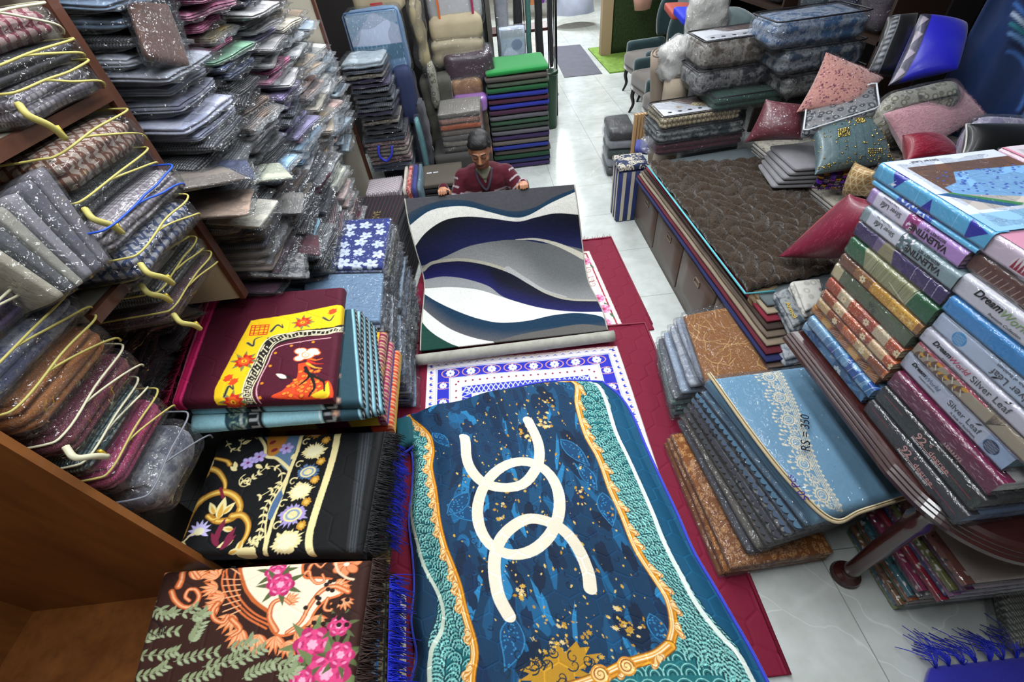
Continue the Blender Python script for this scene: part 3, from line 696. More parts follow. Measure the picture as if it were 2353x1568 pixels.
# gold scroll frame
def goldframe(Pth, w, inward, seed):
    R = random.Random(seed); cv.line(Pth, w, '#8a5712'); cv.line(Pth, w*.8, '#e39a2a')
    d = np.gradient(Pth, axis=0); nn = np.stack([-d[:, 1], d[:, 0]], 1); nn /= np.maximum(np.linalg.norm(nn, axis=1, keepdims=True), 1e-9)
    for k, o_ in enumerate((-.26, -.05, .16)): cv.line(Pth+nn*w*o_, w*.12, ['#f8d79b', '#fbe7c0', '#c47a18'][k])
    L = np.concatenate([[0], np.cumsum(np.linalg.norm(np.diff(Pth, axis=0), axis=1))]); t_ = .06
    while t_ < L[-1]-.04:
        i = int(np.searchsorted(L, t_)); p = Pth[i]; q_ = nn[i]*inward; a = math.atan2(d[i][1], d[i][0])
        for m in (0, 1):
            c_ = p+q_*(.012+.01*m)+d[i]/np.linalg.norm(d[i])*.03*m; cv.ell(c_[0], c_[1], .021, .013, a+.6*m, '#d8923a'); cv.ell(c_[0], c_[1], .017, .009, a+.6*m, '#f7ddaa')
            cv.scroll(c_[0], c_[1], a, .011, 1.3, .004, '#b3661a')
        for m in range(4): cv.leaf(p[0], p[1], a+inward*(.4+.25*m), .05-.006*m, .014, '#f3cd8c' if m % 2 else '#c9802a')
        t_ += R.choice([.07, .09, .13])
goldframe(gdR, .034, 1 if True else -1, 3); goldframe(gdL, .034, -1, 4); goldframe(gdB, .045, 1, 5)
for xx, yy in [(1190, 1490), (1060, 1530)]:
    p = S.uv([qb(xx, yy)])[0]; cv.ell(p[0], p[1], .034, None, 0, '#d98f28'); cv.ell(p[0], p[1], .028, None, 0, '#f6d18a'); cv.scroll(p[0], p[1], 0, .024, 1.8, .006, '#a65f16')
cv.line(whR, .02, '#dfeae2'); cv.line(whL, .015, '#c9d6c4')
# rings
RW = .053
ring = '#e9dfc8'
for P_ in ([(398, 372), (408, 470), (440, 545), (500, 598), (590, 618), (680, 602), (735, 545), (762, 480), (756, 395), (708, 290)],
           [(615, 1245), (560, 1130), (543, 1000), (565, 890), (625, 815), (715, 770), (820, 790), (900, 845), (960, 930), (1000, 1030), (1012, 1112)]):
    cv.line(U(P_), RW, ring)
th = np.linspace(0, 2*PI, 40); cv.line(S.uv([qb(662+200*math.cos(a)-18*math.sin(a), 718+228*math.sin(a)) for a in th]), RW, ring)
def bf(fn):
    def g(s, t):
        P = fn(s, t); P[:, 2] -= .0022*hexlines(s*BW, t*BD, .062, .006); return P
    return g
S.fn = bf(S.fn); cv.hexshade(.062, .45); cv.noise(.07, 2)
vf, cl = gridVF(S.fn, cv)
o = solo('plush_blanket', vf, FABRIC, 'teal and navy plush blanket with interlocked cream rings and gold scroll border', 'blanket', cols=cl); thick(o, .006)
g = np.linspace(0, 1, 90); z0, z1 = np.zeros(90), np.ones(90); pip = simple('royal_blue_piping', '#2438c8', .6, sheen=.3)
fc = [C(906, 958, z=.12), C(944, 952, z=.13), C(948, 1015, z=.11), C(914, 1030, z=.10)]; part('folded_corner', quadslab(fc, .05, r=.02, n=(8, 8, 5), noise=.004), simple('teal_plush', '#135a66', .8, sheen=.1, bump=.3, var=.2), o, label='teal folded corner hanging at the left'); part('piping', tube(catmull([fc[3]+[-.01, .02, -.05], fc[3]+[0, -.012, -.04], (fc[2]+fc[3])/2+[0, -.02, -.035], fc[2]+[.01, 0, -.03]], 6), .007), pip, o)
part('piping', tube(S.fn(z1, g), .0075), pip, o); part('piping', tube(S.fn(z0, g), .0075), pip, o); part('piping', tube(S.fn(g, z1), .006), pip, o)
# ================================================================ LEFT: folded velvet rugs in floor piles
def c1(x, y): return (250+x*.4144, 480+y*.4144)
def c2(x, y): return (280+x*.3941, 950+y*.3941)
def folded(name, label, top, th, W, D, bg, art=None, m=.055, r=.022, res=.003, group=None, edge=None, fr=None, amp=.0016, cell=.055, noise=.002, seed=1, mat=None, fn=None):
    """a folded rug: printed top cloth wrapped over soft inner folds"""
    top = [np.asarray(p, float) for p in top]; b = sum(top)/4; b = np.array([b[0], b[1], b[2]-th])
    t = thing(name, label, 'rug' if name != 'bagged_mat' else 'mat', b, group)
    f = fn or wrapfn(top, W, D, m, min(r, th*.55), lim=th-.004, noise=noise, seed=seed)
    def g(s, tt):
        P = f(s, tt)
        if amp: P[:, 2] -= amp*hexlines(s*(W+2*m), tt*(D+2*m), cell, .007)
        return P
    S = Sheet(g, W+2*m, D+2*m, res, bg)
    if art: art(S, S.cv)
    vf, cl = gridVF(S.fn, S.cv); part('folded_layer', vf, mat or FABRIC, t, cols=cl)
    inn = [top[0]+(top[2]-top[0])*.02, top[1]+(top[3]-top[1])*.02, top[2]+(top[0]-top[2])*.02, top[3]+(top[1]-top[3])*.02]
    inn = [p-np.array([0, 0, .008]) for p in inn]
    part('inner_fold', quadslab(inn, th-.01, r=.012, n=(10, 10, 8), layers=2, groove=.008, noise=.001, seed=seed), simple('inner_'+(edge or bg), edge or bg, .85, sheen=.2, bump=.4), t)
    if fr:
        a, b_, d, col, L, n = fr; fringe(strands(a, b_, n, L, d, seed, .6, .28, 4), .0013, simple('fringe_'+col, col, .7, sheen=.3), t)
    return t
# --- maroon dragon rug
dt = [C(470, 680, z=.97), C(790, 656, z=.97), C(762, 912, z=.95), C(387, 926, z=.95)]
def dragon(S, cv):
    P = lambda pts: S.uv([c1(x, y) for x, y in pts]); PC = lambda pts: catmull(P(pts), 6)
    cv.noise(.1, 1)
    cv.poly(P([(640, 470), (560, 600), (470, 780), (380, 980), (385, 1090), (250, 1090), (330, 960), (440, 760), (540, 560), (600, 470)]), '#a80f45')
    cv.poly([(0, 0), (.105, 0), (.13, .8), (0, .8)], '#b81250')
    for k, cc in enumerate(['#e83a80', '#c81658', '#f06a9c', '#a80f48']): cv.line([(.098-k*.016, 0), (.122-k*.016, .8)], .009, cc)
    cv.poly(P([(790, 620), (1040, 580), (1275, 535), (1320, 560), (1330, 660), (1250, 655), (1050, 675), (880, 715), (800, 860), (745, 985), (765, 1090), (605, 1090), (588, 1000), (650, 880), (730, 730)]), '#eec312')
    key = P([(880, 715), (1050, 675), (1250, 655), (1330, 650), (1330, 700), (1235, 690), (1060, 715), (925, 755), (850, 900), (800, 1000), (822, 1090), (765, 1090), (745, 985), (800, 860)]); cv.poly(key, '#14100f')
    A = catmull(P([(757, 1080), (747, 985), (802, 860), (885, 722), (1050, 682), (1250, 662), (1330, 655)]), 8); B = catmull(P([(818, 1080), (795, 1000), (845, 900), (920, 752), (1060, 710), (1235, 690), (1330, 690)]), 8)
    n = 46
    for k in range(n):
        i = int(k/n*(len(A)-1)); a, b = A[i], B[i]; e = .2 if k % 2 else .45; f_ = .8 if k % 2 else .6
        cv.line([a+(b-a)*e, a+(b-a)*f_], .004, '#e9dcb8')
        if k < n-1:
            j = int((k+1)/n*(len(A)-1)); kk = .2 if k % 4 < 2 else .8; cv.line([a+(b-a)*kk, A[j]+(B[j]-A[j])*kk], .004, '#e9dcb8')
    cv.line(A, .005, '#e9dcb8'); cv.line(B, .004, '#e9dcb8')
    ml = catmull(P([(845, 1080), (822, 985), (880, 860), (928, 772), (1080, 735), (1230, 715)]), 8); cv.line(ml, .004, '#e7a9b4')
    for i in range(4, len(ml)-2, 6): cv.ell(ml[i][0]+.012, ml[i][1]-.012, .006, None, 0, '#e8861c')
    for (x, y, r) in [(1075, 630, .045), (750, 845, .052), (690, 1075, .05)]:
        p = P([(x, y)])[0]
        r = r*.8
        for a in np.arange(0, 6.3, .78): cv.leaf(p[0], p[1], a, r*1.4, r*.4, '#7e7a46')
        cv.ell(p[0], p[1], r, r*.8, .3, '#c32414', jag=.3, n=9); cv.ell(p[0], p[1], r*.6, r*.5, .3, '#e85a1c', jag=.2, n=7); cv.ell(p[0], p[1], r*.25, r*.2, 0, '#f6c81d'); cv.ell(p[0], p[1], r*.12, None, 0, '#c32414')
    p = P([(835, 672)])[0]
    for i in (-1, 0, 1):
        cv.line([(p[0]-.032, p[1]+i*.018), (p[0]+.032, p[1]+i*.018)], .005, '#d2321a'); cv.line([(p[0]+i*.02, p[1]-.03), (p[0]+i*.02, p[1]+.03)], .005, '#d2321a')
    cv.line([(p[0]-.036, p[1]-.03), (p[0]+.036, p[1]-.03), (p[0]+.036, p[1]+.03), (p[0]-.036, p[1]+.03), (p[0]-.036, p[1]-.03)], .005, '#d2321a')
    for (pts) in [[(900, 680), (935, 645), (965, 660), (960, 640)], [(770, 745), (800, 760), (810, 725), (850, 710)], [(640, 1040), (665, 985), (690, 1000), (680, 940)], [(1190, 605), (1225, 620), (1250, 590)]]:
        cv.line(PC(pts), .014, '#8b8a5e', .004); cv.line(PC(pts), .007, '#17130f', .003)
    for (x, y) in [(660, 940), (690, 960), (1240, 570)]: q_ = P([(x, y)])[0]; cv.ell(q_[0], q_[1], .022, .014, .8, '#e0471b', jag=.2, n=7)
    # animal figure
    cv.poly(PC([(1050, 860), (1045, 930), (1000, 975), (960, 1010), (915, 1050), (1230, 1050), (1225, 960), (1180, 960), (1140, 930), (1120, 890), (1100, 850)]), '#d9441b')
    R = random.Random(1)
    for k in range(60):
        x, y = R.uniform(960, 1170), R.uniform(900, 1045)
        if y > 1125-x*.12+(0 if x > 1040 else (1040-x)*.8)-60 or x > 1060:
            q_ = P([(x, y)])[0]; cv.ell(q_[0], q_[1], .011, .008, .4, '#b02a14'); cv.ell(q_[0], q_[1]+.001, .008, .0055, .4, '#f08a2a')
    cv.poly(PC([(1190, 1000), (1215, 960), (1220, 1040), (1150, 1050), (1120, 1035)]), '#eec321')
    for pts in [[(1090, 880), (1110, 930), (1060, 975)], [(1090, 900), (1150, 935), (1190, 960), (1195, 1010)], [(1120, 920), (1140, 990), (1110, 1040)], [(960, 945), (990, 930), (1015, 945)]]:
        cv.line(PC(pts), .014, '#120d0c', .006)
    for k, pts in enumerate([[(1100, 830), (1150, 840), (1185, 830)], [(1105, 845), (1150, 860), (1190, 860)], [(1100, 858), (1140, 880), (1180, 885)]]): cv.line(PC(pts), .012, ['#e8621c', '#c5281a', '#f1a02a'][k], .003)
    h = P([(1095, 810), (1065, 790), (1130, 790), (1055, 830), (1150, 800)])
    for p_, r in zip(h, (.034, .026, .026, .022, .018)): cv.ell(p_[0], p_[1], r, r*.75, 0, '#e05a24')
    for p_, r in zip(h, (.028, .021, .021, .017, .013)): cv.ell(p_[0], p_[1], r, r*.75, 0, '#f7e3c4')
    cv.scroll(h[0][0], h[0][1], 2, .016, 1.3, .005, '#e88a55')
    q_ = P([(985, 940)])[0]; cv.leaf(q_[0], q_[1], 2.6, .05, .02, '#f2e4cc')
fl = lambda pts: [np.array(p) for p in pts]
t = folded('folded_rug', 'folded maroon velvet rug with yellow flowered border and orange beast, topmost of its pile', dt, .045, .60, .64, '#4a0520', dragon, m=.06, edge='#8e1039', res=.0026, cell=.075)
a, b = C(468, 690, z=.965), C(384, 925, z=.94); fringe(strands(a, b, 420, .045, (-1, -.1, -.5), 8, .5, .35), .0014, simple('fringe_crimson', '#a01245', .7), t)
# pale blue rugs beneath
LB = ['#8cc0d0', '#98cad6', '#7fb4c6', '#90c2d0']
def lbart(S, cv):
    W, D = cv.W, cv.D
    cv.noise(.08, 4)
    for x0 in (.18, W-.16): cv.rect(x0, 0, x0+.1, D, '#24434f')
    for x in (.26, W-.19, W-.05): cv.rect(x, 0, x+.06, D, '#0f1418')
    for x in (.28, W-.17, W-.03):
        for k in range(int(D/.03)): cv.line([(x-.01, k*.03), (x+.02, k*.03), (x+.02, k*.03+.018)], .004, '#d9dfe0')
    for x in (.24, W-.2): cv.line([(x, 0), (x, D)], .006, '#e6ecec')
    R = random.Random(3)
    for k in range(14): cv.rose(W*.8+R.uniform(-.05, .05), k*.06, .018, '#d9a090', '#3a5a52', '#c7b36a', k); 
    for k in range(30): cv.scroll(.22+R.uniform(-.03, .03), R.uniform(0, D), k, .02, 1, .004, '#9db7a0')
for k in range(5):
    zt = .898-.04*k; dx = .02+.025*k
    tp = [C(455, 760, z=zt), C(812+k*4, 700+k*12, z=zt)+[dx*.6, 0, 0], C(800+k*3, 958-k*2, z=zt)+[dx, .0, 0], C(432, 985, z=zt)]
    if k == 0: tp[3] = C(432, 940, z=zt+.0); tp[2] = C(835, 925, z=zt); tp[0] = C(470, 760, z=zt); tp[1] = C(815, 705, z=zt)
    o = folded('folded_rug', ('pale blue patterned velvet rug, %s under the maroon beast rug' % ordp(k)), tp, .037, .64, .54, LB[k % 4], lbart, m=.045, edge='#5d8793', res=.006, amp=.001, group='folded rugs in the pile with the maroon beast rug', seed=20+k, noise=.0012)
    if k < 2: fringe(strands(tp[0]+[0, 0, -.03], tp[3]+[0, 0, -.03], 200, .05, (-1, -.2, -.5), 40+k, .5, .35), .0014, simple('fringe_grey', '#60646c', .7), o)
def stripart(cols, seed):
    def f(S, cv):
        R = random.Random(seed); x = 0
        while x < cv.W: w = R.choice([.02, .035, .06, .1]); cv.rect(x, 0, x+w, cv.D, R.choice(cols)); x += w
        for k in range(24): cv.scroll(R.uniform(0, cv.W), R.uniform(0, cv.D), k, .025, 1, .006, R.choice(cols))
        y = 0
        while y < cv.D: cv.line([(cv.W-.07, y), (cv.W-.03, y), (cv.W-.03, y+.012)], .004, '#e8d9a0'); y += .02
    return f
MIX = [['#7c1440', '#5a0f2e', '#e2b21c', '#d4611c'], ['#7a1546', '#9a1f5a', '#4f55b8', '#e8c23a'], ['#6a0f24', '#d9a51c', '#14100f', '#c23a18'], ['#561030', '#7f7ac4', '#d8d0b0', '#8c1d44']]
for k in range(11):
    zt = .72-.065*k; dx = .03*min(k, 2)
    xr = C(872+20*min(k, 2), 900, z=zt)[0]; tp = [np.array([-1.12, 1.62, zt]), np.array([xr-.02, 1.56, zt]), np.array([xr, 1.1, zt]), np.array([-1.12, 1.14, zt])]
    folded('folded_rug', 'maroon and yellow patterned velvet rug, %s of those below the pale blue rugs' % ordp(k), tp, .06, .53, .45, MIX[k % 4][0], stripart(MIX[k % 4], k), m=.05, edge=MIX[k % 4][1], res=.008, amp=0, group='folded rugs in the pile with the maroon beast rug', seed=60+k, noise=.0015)
# --- black floral rug
bt = [C(505, 1003, z=.70), C(882, 988, z=.70), C(832, 1272, z=.70), C(397, 1275, z=.70)]
def blackart(S, cv):
    P = lambda pts: S.uv([c2(x, y) for x, y in pts]); PC = lambda pts: catmull(P(pts), 6); CRM, GLD, LIL, BLU = '#ecdca0', '#c28a2c', '#a99bd0', '#4e6c93'
    cv.noise(.05, 1)
    cv.poly(PC([(830, 130), (860, 190), (845, 260), (900, 270), (960, 330), (1000, 240), (1045, 115), (930, 118)]), '#5b7795')
    cv.poly(PC([(850, 130), (970, 128), (940, 200), (900, 240), (850, 260)]), '#b5762a'); 
    for (x, y) in [(880, 170), (920, 150), (890, 215)]: q_ = P([(x, y)])[0]; cv.ell(q_[0], q_[1], .014, .008, .5, '#7b1f2e')
    cv.line(PC([(800, 130), (835, 190), (840, 250), (900, 262), (960, 310), (975, 330)]), .012, CRM, .014)
    cv.line(PC([(1055, 110), (1020, 230), (970, 360), (930, 480), (880, 620), (850, 730), (845, 830)]), .014, CRM)
    cv.line(PC([(985, 330), (930, 430), (870, 540), (840, 640), (835, 740), (835, 830)]), .008, CRM, .006)
    cv.poly(PC([(930, 440), (880, 520), (850, 600), (870, 620), (900, 560), (940, 480)]), BLU)
    cv.line(PC([(1265, 100), (1230, 260), (1170, 450), (1110, 640), (1090, 740), (1115, 830)]), .026, CRM)
    for k, (x, y, kind) in enumerate([(1145, 130, 3), (1120, 222, 0), (1085, 342, 1), (1040, 455, 0), (995, 592, 2), (958, 750, 0)]):
        q_ = P([(x, y)])[0]; r = .047+.006*(k > 3)
        if kind == 0: cv.ell(q_[0], q_[1], r, r*.85, .3, CRM, jag=.17, n=24, seed=k); cv.ell(q_[0], q_[1], r*.7, r*.55, .3, '#f4ebbf', jag=.1, n=20)
        else:
            c_ = {1: BLU, 2: LIL, 3: '#b27a28'}[kind]; cv.ell(q_[0], q_[1], r, r*.8, .3, c_, jag=.22, n=20, seed=k); cv.ell(q_[0], q_[1], r*.65, r*.5, .3, CRM); cv.ell(q_[0], q_[1], r*.5, r*.38, .3, '#8aa0b8'); cv.ell(q_[0], q_[1], r*.34, r*.26, .3, CRM)
    for (x, y) in [(1190, 157), (1160, 280), (1125, 388), (1075, 517), (1045, 655)]:
        q_ = P([(x, y)])[0]; cv.ell(q_[0], q_[1], .017, None, 0, '#c88f2e', jag=.15, n=10); cv.ell(q_[0], q_[1], .009, None, 0, '#e8bb55')
    for (x, y) in [(1075, 170), (1035, 300), (1000, 400), (940, 530), (905, 660)]: q_ = P([(x, y)])[0]; cv.scroll(q_[0], q_[1], 1, .016, .8, .006, CRM, w2=.002)
    for i, (x, y) in enumerate([(735, 290), (800, 255), (960, 205)]):
        q_ = P([(x, y)])[0]; cv.flower(q_[0], q_[1], .028, 6, '#b9a9e0', '#7a1f58', .3, '#8274b8')
    for (x, y, a) in [(670, 335, 2.6), (665, 325, 2), (700, 180, .5), (780, 300, -.5), (985, 270, 1.1)]: q_ = P([(x, y)])[0]; cv.leaf(q_[0], q_[1], a, .04, .018, CRM)
    def vine(pts, n=7, L=.03):
        A = PC(pts); cv.line(A, .003, CRM)
        for i in range(2, len(A)-1, max(1, len(A)//n)):
            d = A[i+1]-A[i-1]; a = math.atan2(d[1], d[0]); cv.leaf(A[i][0], A[i][1], a+.8, L*.75, L*.32, CRM); cv.leaf(A[i][0], A[i][1], a-.9, L*.7, L*.3, CRM)
    vine([(610, 160), (640, 210), (690, 200), (730, 165), (790, 150)], 6, .024); vine([(700, 380), (720, 410), (760, 380), (800, 350), (860, 310), (920, 330), (930, 390), (880, 440), (800, 490)], 9)
    vine([(930, 400), (880, 480), (830, 560), (820, 640), (790, 730), (760, 790)], 9); vine([(730, 760), (760, 740), (800, 740), (820, 700)], 4, .026)
    q_ = P([(725, 395)])[0]; cv.scroll(q_[0], q_[1], 2, .03, 1.3, .004, CRM)
    # gold scrolls
    for pts, w, w2 in [([(460, 345), (500, 325), (560, 340), (600, 400), (600, 450)], .034, .012), ([(630, 300), (600, 275), (565, 290), (555, 330)], .02, .008), ([(325, 700), (370, 610), (440, 530), (520, 475), (600, 460), (665, 490), (690, 550), (650, 610), (560, 630), (510, 600)], .03, .024), ([(640, 600), (700, 595), (735, 640), (730, 700), (700, 760)], .028, .016), ([(500, 600), (530, 620), (580, 600)], .02, .01)]:
        A = PC(pts); cv.line(A, w, '#8a5a14', w2); cv.line(A, w*.8, GLD, w2*.8); cv.line(A, w*.35, '#ecc663', w2*.3)
    for (x, y, a, L) in [(560, 620, 1.6, .09), (540, 590, 2.2, .06), (585, 590, .9, .06), (650, 680, 3.0, .05), (650, 740, 3.6, .06), (700, 740, 4.6, .06), (400, 620, 3.9, .06), (470, 330, 3.0, .05), (430, 470, 3.3, .05), (620, 820, .3, .05), (700, 815, .2, .05), (500, 330, 1.4, .05)]:
        q_ = P([(x, y)])[0]; cv.leaf(q_[0], q_[1], a, L, L*.42, CRM); cv.leaf(q_[0], q_[1], a, L*.7, L*.2, '#d9a640')
    q_ = P([(450, 690)])[0]
    for a in np.arange(-.4, 3.9, .5): cv.leaf(q_[0], q_[1], a, .045, .013, '#c9bfee')
    cv.ell(q_[0], q_[1], .02, .014, 0, '#e8e2c0'); cv.line(P([(450, 700), (400, 710), (340, 760)]), .006, CRM); 
    for (x, y) in [(310, 790), (730, 830)]: q_ = P([(x, y)])[0]; cv.ell(q_[0], q_[1], .035, .03, 0, CRM); cv.line([(q_[0]-.03, q_[1]), (q_[0]+.03, q_[1])], .003, '#b9a86a')
    for (x, y, a) in [(545, 760, 1.7), (560, 780, 2.3), (570, 800, .9), (590, 770, 1.2), (550, 720, 1.4)]: q_ = P([(x, y)])[0]; cv.leaf(q_[0], q_[1], a, .07, .022, '#7c1f3e')
    cv.line(P([(575, 440), (590, 490)]), .012, '#7a1a30')
    cv.poly(P([(1390, 90), (1470, 90), (1420, 400), (1370, 810), (1310, 810), (1350, 420)]), '#23262a')
    for k in range(3): cv.line(P([(1410+k*18, 90), (1375+k*17, 400), (1330+k*14, 810)]), .005, '#3b3f44')
t = folded('folded_rug', 'folded black velvet rug with cream medallions, gold scrolls and lilac flowers', bt, .055, .68, .50, '#08090c', blackart, m=.04, edge='#15161c', res=.0024, cell=.085)
a, b = C(884, 992, z=.69), C(835, 1268, z=.69); fringe(strands(a, b, 600, .05, (1, 0, -.7), 9, .6, .3), .0013, simple('fringe_black', '#0c0c10', .7), t)
PALB = [('deep blue', '#1d1f9c', ['#1d1f9c', '#2c2fc0', '#d8d0a8', '#6b4a4a']), ('navy, red and cream', '#20264a', ['#20264a', '#a02432', '#d8d0b8', '#2c6aa8']), ('dark green', '#122a24', ['#122a24', '#23483c', '#c4a24a', '#6a1a2a']), ('black and gold', '#14120f', ['#14120f', '#b08a34', '#3a2c18', '#8a2c2c']), ('wine red', '#3a0a18', ['#3a0a18', '#5a1226', '#c0a050', '#220610'])]
for k in range(9):
    nm, bg, pal = PALB[k % 5]; zt = .634-.07*k; dx = .02+.012*(k % 3)
    xr = C(884+6*min(k, 3), 1150, z=zt)[0]; tp = [np.array([-1.15, 1.045, zt]), np.array([xr-.01, 1.0, zt]), np.array([xr, .65, zt]), np.array([-1.15, .66, zt])]
    o = folded('folded_rug', '%s patterned velvet rug, %s under the black floral rug' % (nm, ordp(k)), tp, .064, .55, .43, bg, stripart(pal, 30+k), m=.05, edge=bg, res=.008, amp=0, group='folded rugs in the pile with the black floral rug', seed=80+k, noise=.0015)
    if k in (0, 2): fringe(strands(tp[1]+[.01, 0, -.03], tp[2]+[.01, .0, -.03], 300, .05, (.4, 0, -1), 90+k, .5, .22), .0014, simple('fringe_royal', '#1f2fd0', .6), o)
    if k == 0: fringe(strands(tp[0]+[-.01, .0, -.02], tp[1]+[-.35, .0, -.02], 260, .05, (0, 1, -.2), 97, .5, .3), .0014, simple('fringe_royal', '#1f2fd0', .6), o)
# --- brown floral rug
wt = [C(372, 1312, z=.70), C(852, 1282, z=.70), C(800, 1640, z=.70), C(280, 1640, z=.70)]
def brownart(S, cv):
    P = lambda pts: S.uv([c2(x, y) for x, y in pts]); PC = lambda pts: catmull(P(pts), 6); ORG, LOR, CRM = '#d9703a', '#f2b284', '#f6dcc0'
    cv.noise(.08, 1)
    med = PC([(705, 900), (760, 880), (900, 868), (1095, 850), (1090, 900), (1060, 950), (1150, 960), (1230, 970), (1320, 1010), (1270, 1060), (1190, 1090), (1130, 1150), (1080, 1230), (980, 1290), (900, 1290), (860, 1230), (850, 1160), (760, 1090), (715, 1000)])
    cv.poly(med, '#f6e2c6'); cv.line(med, .008, ORG)
    cv.line(PC([(700, 900), (700, 960), (730, 1040), (790, 1110), (860, 1160)]), .012, '#c4622c')
    for o_ in (25, 60, 95): cv.line(PC([(690-o_, 920), (680-o_, 1000), (720-o_, 1090), (790-o_*.7, 1160+o_*.3), (880-o_*.4, 1200+o_*.6)]), .006, ORG)
    for k in range(8): cv.line(P([(690, 940+k*30), (590, 930+k*38)]), .004, LOR)
    def ac(x, y, a, L, hand=1):
        q_ = P([(x, y)])[0]; L = L*.8
        for m in range(6): cv.leaf(q_[0], q_[1], a+hand*(m-2.5)*.36, L*(1-.1*abs(m-2.5)), L*.22, ORG if m % 2 else '#e89560'); cv.leaf(q_[0], q_[1], a+hand*(m-2.5)*.33, L*.75*(1-.08*abs(m-2.5)), L*.1, LOR)
    for (x, y, a, L) in [(640, 920, 1.9, .07), (560, 960, 2.5, .08), (560, 1020, 3.2, .08), (600, 1070, 3.4, .08), (560, 1110, 3.9, .07), (660, 1180, 4.1, .09), (700, 1260, 4.4, .09), (800, 1290, 4.6, .09), (900, 1300, 4.7, .08), (960, 1330, 5.2, .08), (1020, 1270, 5.6, .07), (420, 970, 1.2, .09), (460, 940, .4, .07), (350, 930, 1.9, .06), (1240, 1010, .2, .07), (1130, 1180, 5.1, .07), (1290, 1080, 5.2, .06), (960, 1100, .5, .06), (250, 945, 2.3, .07)]: ac(x, y, a, L)
    for (pts, w) in [([(330, 1010), (350, 960), (400, 940), (450, 960)], .025), ([(290, 1040), (310, 1090), (360, 1130), (420, 1120), (450, 1070), (430, 1030), (390, 1030), (370, 1070), (395, 1095)], .02), ([(560, 1110), (530, 1150), (540, 1200), (590, 1220), (620, 1180)], .02), ([(640, 1200), (690, 1260), (640, 1300)], .02), ([(900, 1270), (860, 1190), (880, 1110), (940, 1085), (980, 1110)], .02), ([(1320, 1040), (1240, 1010), (1160, 1040), (1090, 1130), (1040, 1220), (960, 1280)], .02), ([(1110, 880), (1090, 930), (1130, 990), (1180, 980), (1170, 940)], .014), ([(1120, 860), (1110, 890), (1160, 900), (1230, 880), (1260, 920), (1300, 940)], .01), ([(1060, 940), (1090, 920), (1100, 950)], .014), ([(1200, 1080), (1180, 1140), (1220, 1150), (1220, 1110)], .012)]:
        A = PC(pts); cv.line(A, w, '#a84f22', w*.6); cv.line(A, w*.75, ORG, w*.45); cv.line(A, w*.3, LOR, w*.2)
    for (x, y, r) in [(905, 930, .042), (925, 1000, .048), (1110, 1350, .062), (1190, 1520, .075), (1265, 1240, .038), (1275, 1410, .045), (1050, 1560, .04), (870, 900, .02)]:
        q_ = P([(x, y)])[0]
        for a in np.arange(0, 6.2, .9): cv.leaf(q_[0], q_[1], a+x, r*1.65, r*.4, '#6d7c4e' if r > .05 else '#56613a')
        cv.rose(q_[0], q_[1], r, '#d9447e', '#b62a62', '#f6a9c4', int(x)); 
        for a in np.arange(0, 6.2, 1.05): cv.ell(q_[0]+r*.6*math.cos(a), q_[1]+r*.6*math.sin(a), r*.16, r*.08, a+1.5, '#f08bb2')
    def sprig(pts, n=5, L=.03):
        A = PC(pts); cv.line(A, .002, '#8d9a72')
        for i in range(1, len(A)-1, max(1, len(A)//n)):
            d = A[i+1]-A[i-1]; a = math.atan2(d[1], d[0]); cv.leaf(A[i][0], A[i][1], a+.75, L, L*.38, '#8b9670'); cv.leaf(A[i][0], A[i][1], a-.85, L*.9, L*.36, '#9da884')
    for pts in [[(170, 1150), (240, 1180), (300, 1160)], [(100, 1330), (200, 1290), (330, 1270)], [(400, 1340), (430, 1290), (470, 1220)], [(110, 1420), (230, 1410), (320, 1390)], [(300, 1450), (420, 1420), (560, 1390)], [(470, 1480), (600, 1450), (700, 1400)], [(620, 1480), (740, 1420), (830, 1370)], [(60, 1540), (180, 1520), (260, 1470)], [(330, 1560), (450, 1540), (560, 1500)], [(700, 1550), (790, 1500), (880, 1470)], [(240, 1120), (330, 1170), (440, 1130)], [(620, 1370), (720, 1350), (760, 1320)], [(860, 1450), (960, 1470), (1000, 1420)], [(400, 1200), (460, 1180), (490, 1160)], [(900, 1530), (980, 1520), (1020, 1480)]]: sprig(pts)
    R = random.Random(4)
    for k in range(46):
        x, y = R.uniform(1060, 1340), R.uniform(870, 1250); q_ = P([(x, y)])[0]
        if (x-900)**2*.3+(y-1000)**2 > 16000 and x+y > 2190: cv.ell(q_[0], q_[1], .008, None, 0, '#26110b')
    for k in range(12): q_ = P([(215+k % 4*26, 950+k//4*26)])[0]; cv.ell(q_[0], q_[1], .007, None, 0, '#26110b')
    for k in range(4): cv.line(PC([(200-k*12, 1180+k*8), (240-k*10, 1240), (240-k*12, 1290+k*5)]), .004, '#22100b')
    q_ = P([(1310, 880)])[0]; cv.flower(q_[0], q_[1], .045, 7, '#e98b5c', '#f6dcc0', .2, '#a04a22')
    cv.line(PC([(1250, 860), (1260, 920), (1310, 960), (1350, 970)]), .008, '#eac8a8')
t = folded('folded_rug', 'folded dark brown velvet rug with cream medallion, pink roses and green leaves', wt, .055, .66, .48, '#33170f', brownart, m=.04, edge='#3a1a12', res=.0024, cell=.09)
a, b = C(856, 1284, z=.69), C(806, 1630, z=.69); fringe(strands(a, b, 520, .04, (1, 0, -.7), 10, .6, .3), .0016, simple('fringe_brown', '#2a140d', .7), t)
PALC = [('bright blue, red and white', '#20308a', ['#20308a', '#b02838', '#e0dcd0', '#3c8ad0']), ('green and brown leaf', '#32180f', ['#32180f', '#7a9a6a', '#c8b070', '#1d3a2c']), ('brown and tan', '#4a2a1a', ['#4a2a1a', '#a88a5a', '#2a140d', '#d8c8a0']), ('olive and rust', '#3a3a20', ['#3a3a20', '#a85a2a', '#c8c090', '#20140d'])]
